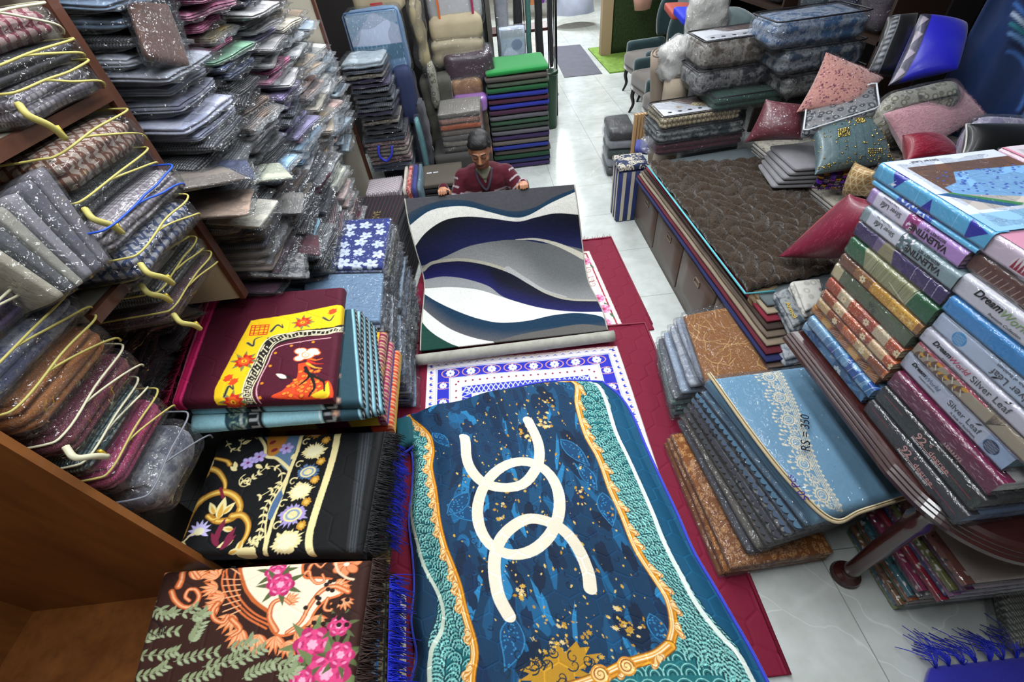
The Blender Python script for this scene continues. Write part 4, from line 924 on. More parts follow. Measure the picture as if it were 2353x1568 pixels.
for k in range(9):
    nm, bg, pal = PALC[k % 4]; zt = .634-.07*k; dx = .015+.02*k if k < 4 else .075
    xr = C(862+17*min(k, 4), 1440, z=zt)[0]; tp = [np.array([-1.19, .575 if k else .585, zt]), np.array([xr-.02, .53, zt]), np.array([xr+.02, .1, zt]), np.array([-1.15, .12, zt])]
    o = folded('folded_rug', '%s velvet rug, %s under the brown rose rug' % (nm, ordp(k)), tp, .064, .62, .42, bg, stripart(pal, 130+k), m=.05, edge=bg, res=.008, amp=0, group='folded rugs in the pile with the brown rose rug', seed=180+k, noise=.0015)
    if k == 1: fringe(strands(tp[1]+[.015, 0, -.03], tp[2]+[.015, .0, -.03], 460, .07, (.4, 0, -1), 190, .5, .22), .0015, simple('fringe_royal', '#1f2fd0', .6), o)
# ================================================================ bagged goods
FILM = film(); FILMW = film('milky_plastic_film', 1.1, .12, 1.2); FILMT = film('taut_plastic_film', 1.0, .015, .55)
def packmesh(seed, layers):
    V, F = rbox(.5, .5, 1, .14, (12, 12, 3*layers), 0)
    return V, F
PB, PWm = [], []
for k in range(5):
    L = 2+k % 3; V, F = rbox(.17, .17, .03, .013, (10, 12, 4*L), L, .010, .003, k, 12); V[:, 2] = np.clip(V[:, 2], -.004, .04)
    V[:, 2] *= 1+.1*np.sin(V[:, 1]*20+k); PB.append(mesh_np('folded_cloth', V, F, pack_mat('plain')))
    R = np.random.RandomState(k); P, F = cubegrid(15, 13, 3); Q = P*np.array([.185, .18, .019]); e = np.clip((P[:, 0]-.55)/.45, 0, 1)
    Q[:, 0] += e*(.004+.012*R.rand(len(Q))*(e > .7)); Q[:, 2] *= 1-.8*e**2; Q[:, 2] += e*(.006*np.sin(P[:, 1]*7+k)+.003*R.randn(len(Q))*e); Q += R.randn(*Q.shape)*np.array([.0008, .0008, .0006]); Q[:, 1] *= 1-.05*e; Q[:, 2] += .015
    PWm.append(mesh_np('clear_bag', Q, F, FILM, smooth=True))
def bag_item(nm, label, loc, rz, sx, sy, th, kind, color, k, group, tilt=(0, 0), milky=False, cat='mat'):
    t = thing(nm, label, cat, loc, group); t.rotation_euler = (tilt[0], tilt[1], rz)
    o = link('folded_cloth', PB[k % 5], t, color=color); o.scale = (sx/.34, sy/.34, th/.044)
    o.material_slots[0].link = 'OBJECT'; o.material_slots[0].material = pack_mat(kind)
    w = link('clear_bag', PWm[(k*3+1) % 5], t); w.scale = (sx/.34, sy/.34, th/.046)
    if milky: w.material_slots[0].link = 'OBJECT'; w.material_slots[0].material = FILMW
    return t
def pile(place, group, x, y, z0, z1, dep, wid, th, pal, seed, jx=.03, jy=.03, jr=.12, bulge=0, face=0, lean=0, milky=.2, nm='bagged_mat', cat='mat', droop=.12, maxn=46):
    """pile of separate bagged mats; x is the aisle-side edge"""
    R = random.Random(seed); z = z0; items = []
    while z < z1 and len(items) < maxn: h = th*R.uniform(.75, 1.3); items.append((z, h)); z += h
    N = len(items); run = 0; cidx = R.randrange(len(pal))
    for i, (z, h) in enumerate(items):
        if run <= 0: cidx = (cidx+R.randint(1, len(pal)-1)) % len(pal); run = R.randint(1, 3)
        run -= 1; name, hexc, kind = pal[cidx]; c = lin(hexc); f = R.uniform(.85, 1.3)
        hx = tuple(min(1, q*f) for q in [int(hexc[j:j+2], 16)/255 for j in (1, 3, 5)])
        u = (z-z0)/max(.01, z1-z0); xx = x-dep/2+R.uniform(-jx, jx)+bulge*u+lean*math.sin(u*9+seed)
        bag_item(nm, '%s mat in clear bag, %s of %s' % (name, ordp(N-1-i), place), (xx, y+R.uniform(-jy, jy), z), face+R.uniform(-jr, jr), dep*R.uniform(.92, 1.05), wid*R.uniform(.9, 1.08), h, kind, hx, R.randint(0, 40), group, (R.uniform(-.004, .004), droop*R.uniform(.98, 1.02)), R.random() < milky, cat)
GREY = [('slate grey', '#5b6070', 'plain'), ('lilac grey', '#8d90a6', 'marble'), ('dark grey', '#3b3d46', 'stripe'), ('steel blue', '#7f95b0', 'plain'), ('silver grey', '#a0a4b0', 'plain')]
DARK = [('charcoal', '#2c2a33', 'stripe'), ('dark plum', '#3a2633', 'plain'), ('black and cream', '#2a2626', 'zigzag'), ('dark brown', '#3a2a24', 'plain'), ('slate', '#4a4c5a', 'stripe'), ('mushroom', '#7a6c64', 'plain')]
COOL = [('pale blue', '#8fb4cf', 'plain'), ('teal', '#5fa8a4', 'plain'), ('navy', '#27304f', 'stripe'), ('ice blue', '#b4cbdc', 'marble'), ('slate grey', '#5f6678', 'stripe'), ('lilac', '#9c94bb', 'plain')]
MIXD = [('violet', '#7d68a0', 'stripe'), ('pink', '#c25c8c', 'floral'), ('white and black', '#b8b4b4', 'zigzag'), ('pale green', '#88b898', 'plain'), ('brown', '#5a4234', 'stripe'), ('olive gold', '#7c6c3c', 'plain'), ('plum', '#4a2440', 'plain'), ('charcoal', '#2f2c34', 'stripe'), ('navy blue', '#2a3c6a', 'floral')]
BEIG = [('beige', '#b09c84', 'plain'), ('cream', '#cfc6b4', 'plain'), ('taupe', '#8a7a6c', 'marble'), ('dusty white', '#cfcfcf', 'plain'), ('tan', '#a08060', 'stripe'), ('rose beige', '#b89890', 'floral')]
WHIT = [('pale grey', '#b4b8bc', 'plain'), ('off-white', '#cdcbc6', 'plain'), ('blue grey', '#94a4b0', 'plain'), ('stone', '#a39c94', 'marble')]
MARO = [('maroon', '#5a1a2c', 'plain'), ('wine', '#43142a', 'stripe'), ('taupe', '#8a7a6c', 'plain'), ('dark grey', '#3a3a40', 'plain')]
G = 'bagged mats heaped on the left shelving'
pile('lower pile beside near upright', G, -1.0, 1.80, 1.0, 1.45, .36, .33, .03, DARK, 1)
pile('upper pile beside near upright', G, -1.0, 1.80, 1.47, 2.13, .38, .36, .045, GREY, 2, jx=.04, bulge=.02)
pile('lower pile second along heap', G, -.98, 2.18, .62, 1.33, .38, .34, .032, DARK+COOL[:1], 3, jx=.03)
pile('upper pile second along heap', G, -.99, 2.18, 1.35, 2.1, .4, .35, .034, MIXD, 4, jx=.04, jr=.2)
pile('lower pile third along heap', G, -1.0, 2.56, .52, 1.18, .36, .34, .036, MARO+DARK[:2], 5, jx=.03)
pile('upper pile third along heap', G, -.98, 2.56, 1.2, 2.1, .42, .36, .03, COOL+MIXD[:3], 6, jx=.04, jr=.2, bulge=.03)
pile('lower pile fourth along heap', G, -1.02, 2.95, .52, 1.1, .36, .34, .036, BEIG+MARO[:1], 7, jx=.04)
pile('upper pile fourth along heap', G, -.99, 2.96, 1.12, 1.98, .42, .36, .034, BEIG+WHIT[:1], 8, jx=.05, jr=.25, milky=.6)
pile('fifth pile along heap', G, -1.04, 3.34, .97, 1.75, .4, .34, .032, BEIG+WHIT, 9, jx=.04, jr=.2, milky=.6)
pile('pile nearest far post', G, -1.06, 3.70, .97, 1.5, .36, .3, .028, WHIT, 10, jx=.03, jr=.15, milky=.5)
pile('dark pile by crimson fringe', 'dark packets left of the crimson fringe', -1.37, 1.16, .80, 1.2, .34, .34, .034, DARK, 21, jx=.02, jr=.25)
pile('dark pile behind crimson fringe', 'dark packets left of the crimson fringe', -1.36, 1.5, .80, 1.0, .34, .3, .034, DARK, 22, jx=.02, jr=.25)
# loose envelopes in the middle of the heap
R = random.Random(77)
for k, (u, v, nm, hx, kd, rz, ty) in enumerate([(505, 395, 'navy', '#39415f', 'plain', .5, .55), (470, 410, 'grey tan', '#7a7068', 'plain', .9, .5), (505, 470, 'orange-labelled beige', '#b49a88', 'plain', .2, .35), (560, 490, 'cream', '#cfcabc', 'plain', -.1, .3), (600, 400, 'sage white', '#b9bca6', 'plain', .6, .5), (640, 470, 'grey checked', '#6f6a66', 'stripe', .2, .4), (420, 560, 'dark green', '#27322c', 'zigzag', .7, .5), (340, 720, 'dark brown', '#33231d', 'stripe', 1.0, .9), (300, 690, 'smoky grey', '#3c3840', 'plain', .6, .8), (370, 730, 'black', '#221f25', 'plain', 1.2, .9), (640, 610, 'dark grey', '#3b3a40', 'marble', .3, .8), (680, 560, 'maroon', '#4a1828', 'plain', .3, .9), ]):
    p = C(u, v, x=-1.0 if k < 6 or k > 9 else -1.3)
    bag_item('bagged_cloth', nm+' flat packet in loose film tipped on heap, '+['upper left', 'left edge', 'centre', 'right of centre', 'upper right', 'right edge', 'below the piped bags', 'above the grey comforter', 'below the shelf board', 'beside the crimson fringe', 'above the pale blue packets', 'beside the flowered packets', 'behind the crimson fringe'][k], p, rz, .21, .19, .016, kd, hx, k, 'loose packets on the heap', (.06, ty*.5), False, 'packet')
# hanging brown striped bag
p = [C(290, 0, x=-.97), C(392, 0, x=-.97), C(440, 150, x=-.95), C(345, 130, x=-.95)]
t = thing('bagged_cloth', 'brown ribbed cloth in long clear bag slumping down from the top of the left shelving', 'packet', sum(p)/4)
part('folded_cloth', quadslab(p, .03, down=(-.7, .3, -.3), noise=.006, n=(10, 14, 4), seed=3), pack_mat('plain'), t, color='#5e3c30'); part('clear_bag', quadslab(p, .04, down=(-.7, .3, -.3), noise=.012, n=(12, 16, 4), seed=4, grow=.012), FILM, t)
# ---------------------------------------------------------------- zipped bags near the camera
YEL = simple('yellow_bag_piping', '#b9ae60', .6); CRMP = simple('cream_bag_piping', '#d3cfb0', .55); ZIP = simple('zip_slider', '#c9a93a', .35, metal=.6)
def sfbag(label, x, y0, y1, z0, z1, kind, color, pip, seed, dep=.36, zp=True, tilt=0, layers=3, x2=None, name='zipped_bag', nz=.008, group=None):
    """soft folded textile inside a clear zipped bag, its long side towards the aisle at x"""
    if name == 'zipped_bag' and x > -.97 and y0 < .6:
        K = 1.1474; x, y0, y1, z0, z1 = x*K, max(.645, y0*K), y1*K, HC-(HC-z0)*K, HC-(HC-z1)*K
    h = z1-z0; x2 = x if x2 is None else x2
    c = [(x-dep, y1+.02, z1+tilt), (x, y1, z1+tilt), (x2, y0, z1), (x-dep, y0-.02, z1)]
    t = thing(name, label, 'bag', (x-dep/2, (y0+y1)/2, z0), group)
    part('folded_cloth', quadslab(c, h, r=h*.48, n=(14, 22, 4*layers), layers=layers, groove=.014, noise=nz, seed=seed, puff=.006, vn=.3), pack_mat(kind), t, color=color)
    part('clear_bag', quadslab(c, h, r=h*.35, n=(12, 22, 8), noise=nz*1.3, seed=seed, grow=.01, gz=.001, vn=.25, puff=.008), FILM, t)
    C_ = [np.array(q) for q in c]; e = [C_[3]+[0, -.01, .001], C_[2]+[.012, -.01, .001], C_[1]+[.012, .012, .001], C_[0]+[0, .012, .001]]
    ct = [e[0], e[0]*.5+e[1]*.5, e[0]*.08+e[1]*.92, e[1]*.9+e[2]*.1+[.002, 0, -.004], e[1]*.5+e[2]*.5+[.004, 0, .002*(seed % 3)], e[1]*.08+e[2]*.92, e[2]*.85+e[3]*.15, e[2]*.4+e[3]*.6]; ln = catmull(ct, 6); ln = ln+ns(ln, seed, 9)*.004
    part('piping', tube(ln, .003, 5), pip, t)
    l2 = ln[22:34]-np.linspace(0, h*.95, 12)[:, None]*[0, 0, 1]; part('piping', tube(l2, .003, 5), pip, t)
    if zp:
        a = C_[2]+[.012, -.0, -.3*h]; zl = catmull([a, a+[.02, -.02, -.02], a+[.03, 0, -.05], a+[.025, .02, -.085]], 6)
        V, F = tube(zl, .008, 6); part('zip_flap', (V, F), pip, t); part('zip_slider', (lambda q: (q[0]+zl[-1], q[1]))(rbox(.006, .004, .03, .002, (2, 2, 2))), ZIP, t)
    return t
sfbag('grey marbled comforter in clear bag with white piping, lowest of the near stack', -.93, .54, .80, 1.03, 1.17, 'marble', '#6c7080', simple('grey_piping', '#7c7f88', .5), 1, zp=False, layers=1, nz=.012)
sfbag('magenta quilted cloth with gold stitch lines in yellow-piped bag', -.95, .55, .80, 1.19, 1.275, 'zigzag', '#a2185a', YEL, 2, layers=3, zp=False)
sfbag('dark teal cloth in cream-piped bag between the magenta and maroon ones', -.965, .55, .80, 1.28, 1.325, 'stripe', '#174a4a', CRMP, 3, layers=2, zp=False)
sfbag('maroon and cream stitched cloth in white-piped zip bag', -.95, .55, .83, 1.33, 1.415, 'zigzag', '#74203c', CRMP, 4, layers=3)
sfbag('amber brown zigzag cloth in yellow-piped bag, third bag from the stack top', -.945, .55, .83, 1.425, 1.515, 'zigzag', '#a4601c', YEL, 5, layers=3, zp=False)
sfbag('grey and navy printed cloth in yellow-piped bag under the purple one', -.95, .56, .84, 1.52, 1.59, 'marble', '#4d5170', YEL, 6, layers=2, zp=False)
sfbag('dark purple satin cloth in white-piped bag', -.95, .57, .87, 1.595, 1.66, 'plain', '#33204a', CRMP, 7, layers=2, zp=False)
sfbag('cream and maroon crocheted cloth in clear bag, topmost of the near stack', -.955, .58, .88, 1.665, 1.745, 'diamond', '#8a6c3c', YEL, 8, layers=3, zp=False)
# shelf compartment above the board
sfbag('navy and peach leaf-print cloth in yellow-piped bag with hanging zip', -.98, 1.06, 1.40, 1.445, 1.525, 'diamond', '#2c3d66', YEL, 11, layers=2)
sfbag('grey chevron quilt with blue strap, on the navy leaf-print bag', -1.0, 1.06, 1.45, 1.53, 1.605, 'stripe', '#8a8088', simple('blue_strap', '#1c4fc0', .5), 12, layers=3, zp=False)
sfbag('black cloth with pale stitch scrolls in yellow-piped bag', -1.04, 1.10, 1.45, 1.61, 1.665, 'zigzag', '#1f211d', YEL, 13, layers=2)
sfbag('rust brown lattice-pattern quilt in yellow-piped bag on the shelf', -1.04, 1.12, 1.47, 1.67, 1.765, 'diamond', '#6a3616', YEL, 14, layers=2, nz=.012, zp=False)
# upper compartment
sfbag('grey cloth with brown braided trim in yellow-piped bag above the shelf', -1.05, 1.16, 1.46, 1.825, 1.895, 'stripe', '#6c6470', YEL, 15, layers=2)
sfbag('smoky black cloth in yellow-piped bag, second from the top shelf', -1.06, 1.16, 1.47, 1.90, 1.945, 'plain', '#37343a', YEL, 16, layers=2, zp=False)
sfbag('crimson cloth with gold mesh lines in cream-piped bag, highest on the left', -1.07, 1.2, 1.47, 1.95, 2.02, 'diamond', '#7a1230', CRMP, 17, layers=2, zp=False)
# upright grey striped packs leaning on the board
SP = [('#b0a894', 'beige ribbed'), ('#55565a', 'dark green-grey'), ('#9c988c', 'sandy grey'), ('#8c8890', 'silver grey'), ('#5d5a66', 'slate'), ('#77727c', 'smoke grey')]
for k, (col, nm) in enumerate(SP):
    f0, f1 = k/6, (k+.9)/6; A_ = lambda f: (-90+200*f, 545-172*f); B_ = lambda f: (140+125*f, 690-92*f)
    p = [C(*A_(f0), x=-1.05), C(*A_(f1), x=-1.05), C(*B_(f1), x=-1.0), C(*B_(f0), x=-1.0)]
    t = thing('bagged_cloth', '%s cloth in clear film, on edge on the shelf board' % nm, 'packet', sum(p)/4+[0, 0, -.1])
    part('folded_cloth', quadslab(p, .2, down=(-1, 0, -.25), r=.012, n=(6, 18, 6), noise=.003, seed=k), pack_mat('plain'), t, color=col); part('clear_bag', quadslab(p, .2, down=(-1, 0, -.25), r=.01, n=(6, 18, 6), noise=.004, seed=k+5, grow=.004), FILM, t)
# yellow-piped bags below the board
for k, (z0, z1, kd, col, nm, y0, y1) in enumerate([(1.375, 1.43, 'floral', '#40362e', 'dark brown flowered', 1.1, 1.4), (1.315, 1.37, 'stripe', '#3c3c3a', 'black striped', 1.12, 1.42), (1.26, 1.31, 'zigzag', '#54303a', 'grey and crimson stitched', 1.1, 1.42), ]):
    sfbag('%s cloth in yellow-piped bag, %s below the shelf board' % (nm, ordp(k)), -1.06+.01*(k % 3), y0, y1, z0, z1, kd, col, YEL, 30+k, zp=k in (0, 2), layers=2, group='piped bags below the shelf board')
# ---------------------------------------------------------------- bagged foot mats on the floor: flower print and pale blue
def matpile(label0, place, quad, ztop, th, n, bg, art, seed, group, cols, dx=.006):
    for k in range(n):
        zt = ztop-th*k; R = random.Random(seed+k); j = np.array([R.uniform(-dx, dx)*2, R.uniform(-dx, dx), 0]); q_ = [np.array([p[0], p[1], zt])+j for p in quad]
        t = thing('bagged_mat', label0 if k == 0 else '%s foot mat in clear bag, %s in %s' % (cols[k % len(cols)][0], ordp(k), place), 'mat', sum(q_)/4-[0, 0, th], group)
        if k == 0:
            W = np.linalg.norm(q_[1]-q_[0]); D = np.linalg.norm(q_[0]-q_[3]); f = wrapfn(q_, W, D, .02, .012, lim=th-.006); S = Sheet(f, W+.04, D+.04, .0028, bg); art(S, S.cv) if art else None
            vf, cl = gridVF(S.fn, S.cv); part('mat_top', vf, FABRIC, t, cols=cl)
            part('mat_base', quadslab([p-[0, 0, .006] for p in q_], th-.008, r=.006, n=(6, 6, 3)), simple('mat_rubber', '#8a96a4', .8), t)
        else: part('mat_top', quadslab(q_, th-.005, r=.01, n=(8, 8, 3), noise=.002, seed=seed+k, vn=.3), pack_mat(cols[k % len(cols)][2]), t, color=cols[k % len(cols)][1])
        V, F = quadslab(q_, th-.003, r=.008, n=(16, 16, 2), noise=.004, seed=seed+k+9, grow=.007, gz=.001, vn=.12); Rn_ = np.random.RandomState(seed+k)
        ed = np.abs(V[:, 0]-(sum(q_)/4)[0]) > .2; V[ed] += Rn_.randn(ed.sum(), 3)*[.008, .006, .0004]; ed2 = V[:, 0] > q_[1][0]; V[ed2, 0] += .02*Rn_.rand(ed2.sum()); part('clear_bag', (V, F), FILM, t)
def flart(S, cv):
    cv.noise(.06, 1); R = random.Random(9); W, D = cv.W, cv.D
    pts = [(x+R.uniform(-.02, .02), y+R.uniform(-.02, .02)) for x in np.arange(.05, W, .1) for y in np.arange(.05, D, .105)]
    for i, (x, y) in enumerate(pts): cv.flower(x, y, R.uniform(.035, .052), 5, '#d3dbea', '#a8b4d4', R.uniform(0, 6))
    for i in range(60): cv.ell(R.uniform(0, W), R.uniform(0, D), .005, None, 0, '#c9d2e6')
    for i in range(12): cv.leaf(R.uniform(0, W), R.uniform(0, D), R.uniform(0, 6), .03, .014, '#9fb0d6')
fq = [C(735, 508, z=.75), C(900, 500, z=.75), C(880, 612, z=.75), C(702, 616, z=.75)]
PBL = [('pale blue', '#8fa4bc', 'plain'), ('blue flowered', '#5c6ca0', 'floral'), ('silver grey', '#a4aab4', 'plain'), ('beige', '#a89c88', 'plain')]
matpile('navy foot mat with white blossoms in clear bag, topmost in the taller flowered pile', 'flowered pile', fq, .75, .024, 31, '#27357c', flart, 3, 'bagged foot mats in the flowered pile', PBL, .008)
lq = [C(702, 632, z=.73), C(880, 628, z=.73), C(872, 740, z=.73), C(685, 745, z=.73)]
def plainart(S, cv): cv.noise(.1, 1)
matpile('plain pale blue foot mat in clear bag, behind the maroon beast rug', 'pale blue pile', lq, .73, .0245, 29, '#6f8aa6', plainart, 40, 'bagged foot mats in the pale blue pile', PBL, .01)
# dark ribbed door mats behind, with lettering panel
dq = [C(808, 455, z=.5), C(937, 447, z=.5), C(905, 530, z=.5), C(775, 540, z=.5)]
for k in range(14):
    zt = .5-.035*k; q_ = [np.array([p[0]+(.02 if k else 0), p[1], zt]) for p in dq]
    t = thing('door_mat', 'dark maroon ribbed door mat, %s in the pile beside the rug' % ordp(k), 'mat', sum(q_)/4-[0, 0, .03], 'dark ribbed door mats')
    part('mat_base', quadslab(q_, .033, r=.008, n=(10, 10, 4), noise=.002, seed=k), simple('ribbed_mat', '#241216' if k % 3 else '#15141c', .9, bump=.8, bscale=120), t)
    if k == 0:
        for j in range(15): a = q_[0]+(q_[1]-q_[0])*(j+.5)/15+[0, 0, .002]; b = q_[3]+(q_[2]-q_[3])*(j+.5)/15+[0, 0, .002]; part('rib', tube([a, b], .0035, 5), simple('rib_maroon', '#4a2228', .8), t)
        text('LOVE', .075, q_[3]+(q_[2]-q_[3])*.68+(q_[0]-q_[3])*.2+[0, 0, .008], (q_[0]-q_[3]), (q_[3]-q_[2]), simple('mat_lettering', '#6a5a3c', .8), t, bold=.002)
# ================================================================ RIGHT: table, boxed bedsheet sets
MAH = wood_mat('mahogany_wood', '#2c1212', '#431d1a', (1, .3, 1), .25, .5)
t = thing('display_table', 'dark mahogany table with ridged rounded edge and turned leg', 'table', (1.7, .8, 0))
TX = 1.165
def tabletop():
    prof = [(0, 0), (0, .03), (.008, .03), (.008, .012), (.02, .02), (.02, .04)]
    pts = [(TX, 1.9), (TX, .62), (TX+.02, .50), (TX+.07, .40), (TX+.16, .33), (TX+.3, .30), (2.5, .30), (2.5, 1.9)]
    pts = [tuple(p) for p in catmull([(*p, 0) for p in pts[1:6]], 6)[:, :2]]; pts = [(TX, 1.25)]+pts+[(2.5, .30), (2.5, 1.25)]
    cx, cy = 1.8, 1.0; V = []; rings = [(0, .66), (-.012, .668), (-.012, .684), (-.004, .690), (-.004, .697), (.004, .703), (.004, .71), (.012, .716), (.03, .72)]; n = len(pts)
    for ins, z in rings:
        for x, y in pts: dx, dy = cx-x, cy-y; d = math.hypot(dx, dy); V.append((x+dx/d*ins, y+dy/d*ins, z))
    F = [(i*n+k, i*n+(k+1) % n, (i+1)*n+(k+1) % n, (i+1)*n+k) for i in range(len(rings)-1) for k in range(n)]+[tuple(range(n))[::-1], tuple(range((len(rings)-1)*n, len(rings)*n))]
    return np.array(V), F
part('tabletop', tabletop(), MAH, t, False); part('apron', box(TX+.3, 2.4, .42, 1.2, .58, .66), MAH, t, False)
for (x, y) in [(1.255, .50), (1.7, 1.2), (2.35, .5), (2.35, 1.2)]:
    part('leg', lathe([(.05, .66), (.045, .62), (.035, .6), (.042, .56), (.034, .5), (.032, .3), (.026, .1), (.03, .07), (.024, .05), (.03, .035), (.048, .03), (.052, .022), (.048, .014), (.055, .008), (.055, 0)][::-1], 24, x, y), MAH, t)
BLK = simple('ink_black', '#1b1b1f', .5); GRYI = simple('ink_grey', '#54565c', .5); PNK = simple('ink_pink', '#d8a09c', .5); REDL = simple('ink_red', '#c22c40', .5); WHI = simple('ink_white', '#e8e8ea', .5); GRN = simple('ink_green', '#8aa86a', .5); ROSE = simple('ink_rose', '#c2405c', .5); TEALI = simple('ink_teal', '#5a7076', .5)
PAPER = simple('white_card', '#d9dae2', .5); 
def sheetset(label, x0, x1, y0, y1, z0, z1, bg, art=None, side='#8a8580', lay=3, group=None, topart=None, dz=0, res=.0016, tilt=0):
    """boxed bedsheet set: fabric book with a printed sleeve over its spine (aisle side), in clear film"""
    h = z1-z0; t = thing('bedsheet_set', label, 'bedsheet set', ((x0+x1)/2, (y0+y1)/2, z0), group)
    V, F = rbox((x1-x0)/2-.004, (y1-y0)/2-.003, h-.002, .006, (6, 8, 4*lay), lay, .006); V += [(x0+x1)/2+.003, (y0+y1)/2, z0+.001]; part('folded_sheets', (V, F), simple('sheet_'+side, side, .7, var=.15, vscale=18, bump=.2), t)
    L = y1-y0; r = min(.012, h*.35); cv = Canvas(L, h+.05, res, bg); cv.noise(.03, 1)
    if art: art(cv, L, h)
    def f(s, tt):
        a = tt*(h+.05)-.02; z = np.clip(a, 0, h); x = np.full_like(a, x0)
        lo = a < r; hi = a > h-r
        th = np.clip((r-a)/r, 0, PI/2); x = np.where(lo, x0+r*(1-np.cos(th))+np.maximum(-a-r*.57, 0), x); z = np.where(lo, r-r*np.sin(th), z)
        th = np.clip((a-h+r)/r, 0, PI/2); x = np.where(hi, x0+r*(1-np.cos(th))+np.maximum(a-h-r*.57, 0), x); z = np.where(hi, h-r+r*np.sin(th), z)
        return np.stack([x, y1-s*L, z0+z], 1)
    vf, cl = gridVF(f, cv); part('printed_sleeve', vf, PRINT, t, cols=cl)
    if topart: topart(t, x0, x1, y0, y1, z1)
    V, F = rbox((x1-x0)/2+.003, (y1-y0)/2+.005, h+.001, .007, (10, 14, 4)); R = np.random.RandomState(int(z0*1000)); V += R.randn(*V.shape)*[.0006, .0012, .0003]; V += [(x0+x1)/2+.0, (y0+y1)/2, z0]
    part('clear_film', (V, F), FILMT, t); return t
# spine art coordinates: x along the spine from far (0) to near (L); y up: 0.02..0.02+h is the spine
def a_bands(spec):
    def f(cv, L, h):
        for (a, b, c_) in spec: cv.rect(a*L, 0, b*L, h+.05, c_)
    return f
YD, ZD = (0, -1, 0), (0, 0, 1)
def sp_text(t, s, x0, y, z, size, mat, flip=False, shear=0, bold=0, sx=1):
    xd, zd = ((0, 1, 0), (0, 0, -1)) if flip else ((0, -1, 0), (0, 0, 1))
    return text(s, size, (x0-.0012, y, z), xd, zd, mat, t, shear, bold=bold, sx=sx)
def logo_leaf(t, x0, y, z, s, flip=False):
    """small leaf emblem"""
    k = -1 if flip else 1; P = []
    for m in (0, 1):
        a = np.linspace(0, 1, 10); L = s*(1-.25*m); cx = y-k*.0*m; w = s*.28*np.sin(PI*a)
        q_ = np.stack([np.full(20, x0-.0011), y-k*np.concatenate([a*L*.8+m*s*.12, (a*L*.8+m*s*.12)[::-1]]), z+k*np.concatenate([a*L*.6+w*.5, (a*L*.6-w*.35)[::-1]])], 1)
        P.append((q_, [tuple(range(20)) if not flip else tuple(range(20))]))
    part('leaf_emblem', join(*P), GRYI, t, False)
def silver(t, x0, y, z, s, flip=False, full=True):
    k = 1 if flip else -1
    sp_text(t, 'Silver Leaf', x0, y, z, s, GRYI, flip); sp_text(t, 'A Hub of Bedsheet', x0, y+k*s*.9, z-(-1 if flip else 1)*s*.62, s*.42, GRYI, flip)
    logo_leaf(t, x0, y+k*s*3.2, z+(-.45*s if flip else .75*s), s*.8, flip)
def dream(t, x0, y, z, s, c2=GRN):
    sp_text(t, 'Dream', x0, y, z, s, BLK, shear=.35, bold=.0006); sp_text(t, 'World', x0, y-s*2.75, z-s*.15, s*1.05, c2, shear=.35); sp_text(t, 'Premium Collection', x0, y-s*2.1, z-s*.75, s*.4, GRYI, shear=.35)
AX0, AX1 = 1.2, 1.49; AY0, AY1 = .85, 1.235
GA = 'boxed bedsheet sets in the farther table stack'; GB = 'boxed bedsheet sets in the nearer table stack'
def tri(cv, L, h, c_):
    for (a, b, up) in [(.16, .3, 0), (.5, .58, 1), (.84, .93, 0)]:
        cv.poly([(a*L, .02 if not up else .02), (b*L, h+.03 if not up else .02), (a*L, h+.04)] if not up else [(a*L, .015), (b*L, .02), ((a+b)/2*L, h*.9)], c_)
def art_leafb(cv, L, h):
    R = random.Random(1); cv.rect(L*.55, 0, L, h+.05, '#3f6f9c')
    for k in range(9): x = R.uniform(0, L); [cv.leaf(x, R.uniform(.01, h+.02), a, .05, .016, ['#2b5f9a', '#9cc4e0', '#5b93c4'][k % 3]) for a in (.6, 1.2, 2, 2.6)]
    cv.flower(L*.62, .03, .022, 7, '#cfe2ee', '#3f6f9c')
def art_geob(cv, L, h):
    R = random.Random(2); cv.rect(L*.3, 0, L*.6, h+.05, '#4b86b4'); cv.rect(L*.6, 0, L*.8, h+.05, '#2457a4')
    for k in range(10): x = R.uniform(0, L); cv.ell(x, R.uniform(0, h+.03), .02, .018, 0, ['#1f4f9c', '#7fb0d4', '#3a74b0'][k % 3])
    for k in range(12): cv.line([(k*L/12, 0), (k*L/12+.03, h+.05)], .0015, '#cfe2ee')
def art_oleaf(cv, L, h):
    R = random.Random(3)
    for k in range(7):
        x = L*(.1+k*.14); cv.ell(x, .02+h*.5, .026, .02, .4, ['#a8622a', '#e0a550', '#8a4a20'][k % 3])
        for m in range(5): cv.line([(x-.02, h*.3+m*.006), (x+.02, h*.5+m*.01)], .0012, '#f0dcb0')
def art_patch(c1_, c2_, c3_, seed):
    def f(cv, L, h):
        R = random.Random(seed); x = 0; i = 0
        while x < L:
            w = R.uniform(.05, .1); cv.rect(x, 0, x+w, h+.05, [c1_, c2_, c3_][i % 3])
            for k in range(int(w*900)): cv.ell(R.uniform(x, x+w), R.uniform(0, h+.05), .0014, None, 0, [c2_, c3_, '#f0dcb0'][i % 3])
            if i % 2: cv.flower(x+w/2, .02+h/2, .014, 6, '#f0dcb0', c1_)
            x += w; i += 1
    return f
def art_olive(cv, L, h):
    cv.rect(0, 0, L*.12, h+.05, '#c8b890'); cv.line([(L*.52, .03), (L*.6, .02+h*.6)], .0015, '#20261e')
    for a in (.2, .9, 1.6, 2.3, -.5): cv.leaf(L*.56, .02+h*.35, a, .032, .009, '#2a3026', '#8a9080')
    for k in range(140): R = random.Random(k); y = R.uniform(0, h+.05); x = R.uniform(0, L); cv.line([(x, y), (x+.02, y)], .0008, '#6e7a58' if k % 2 else '#4a5438')
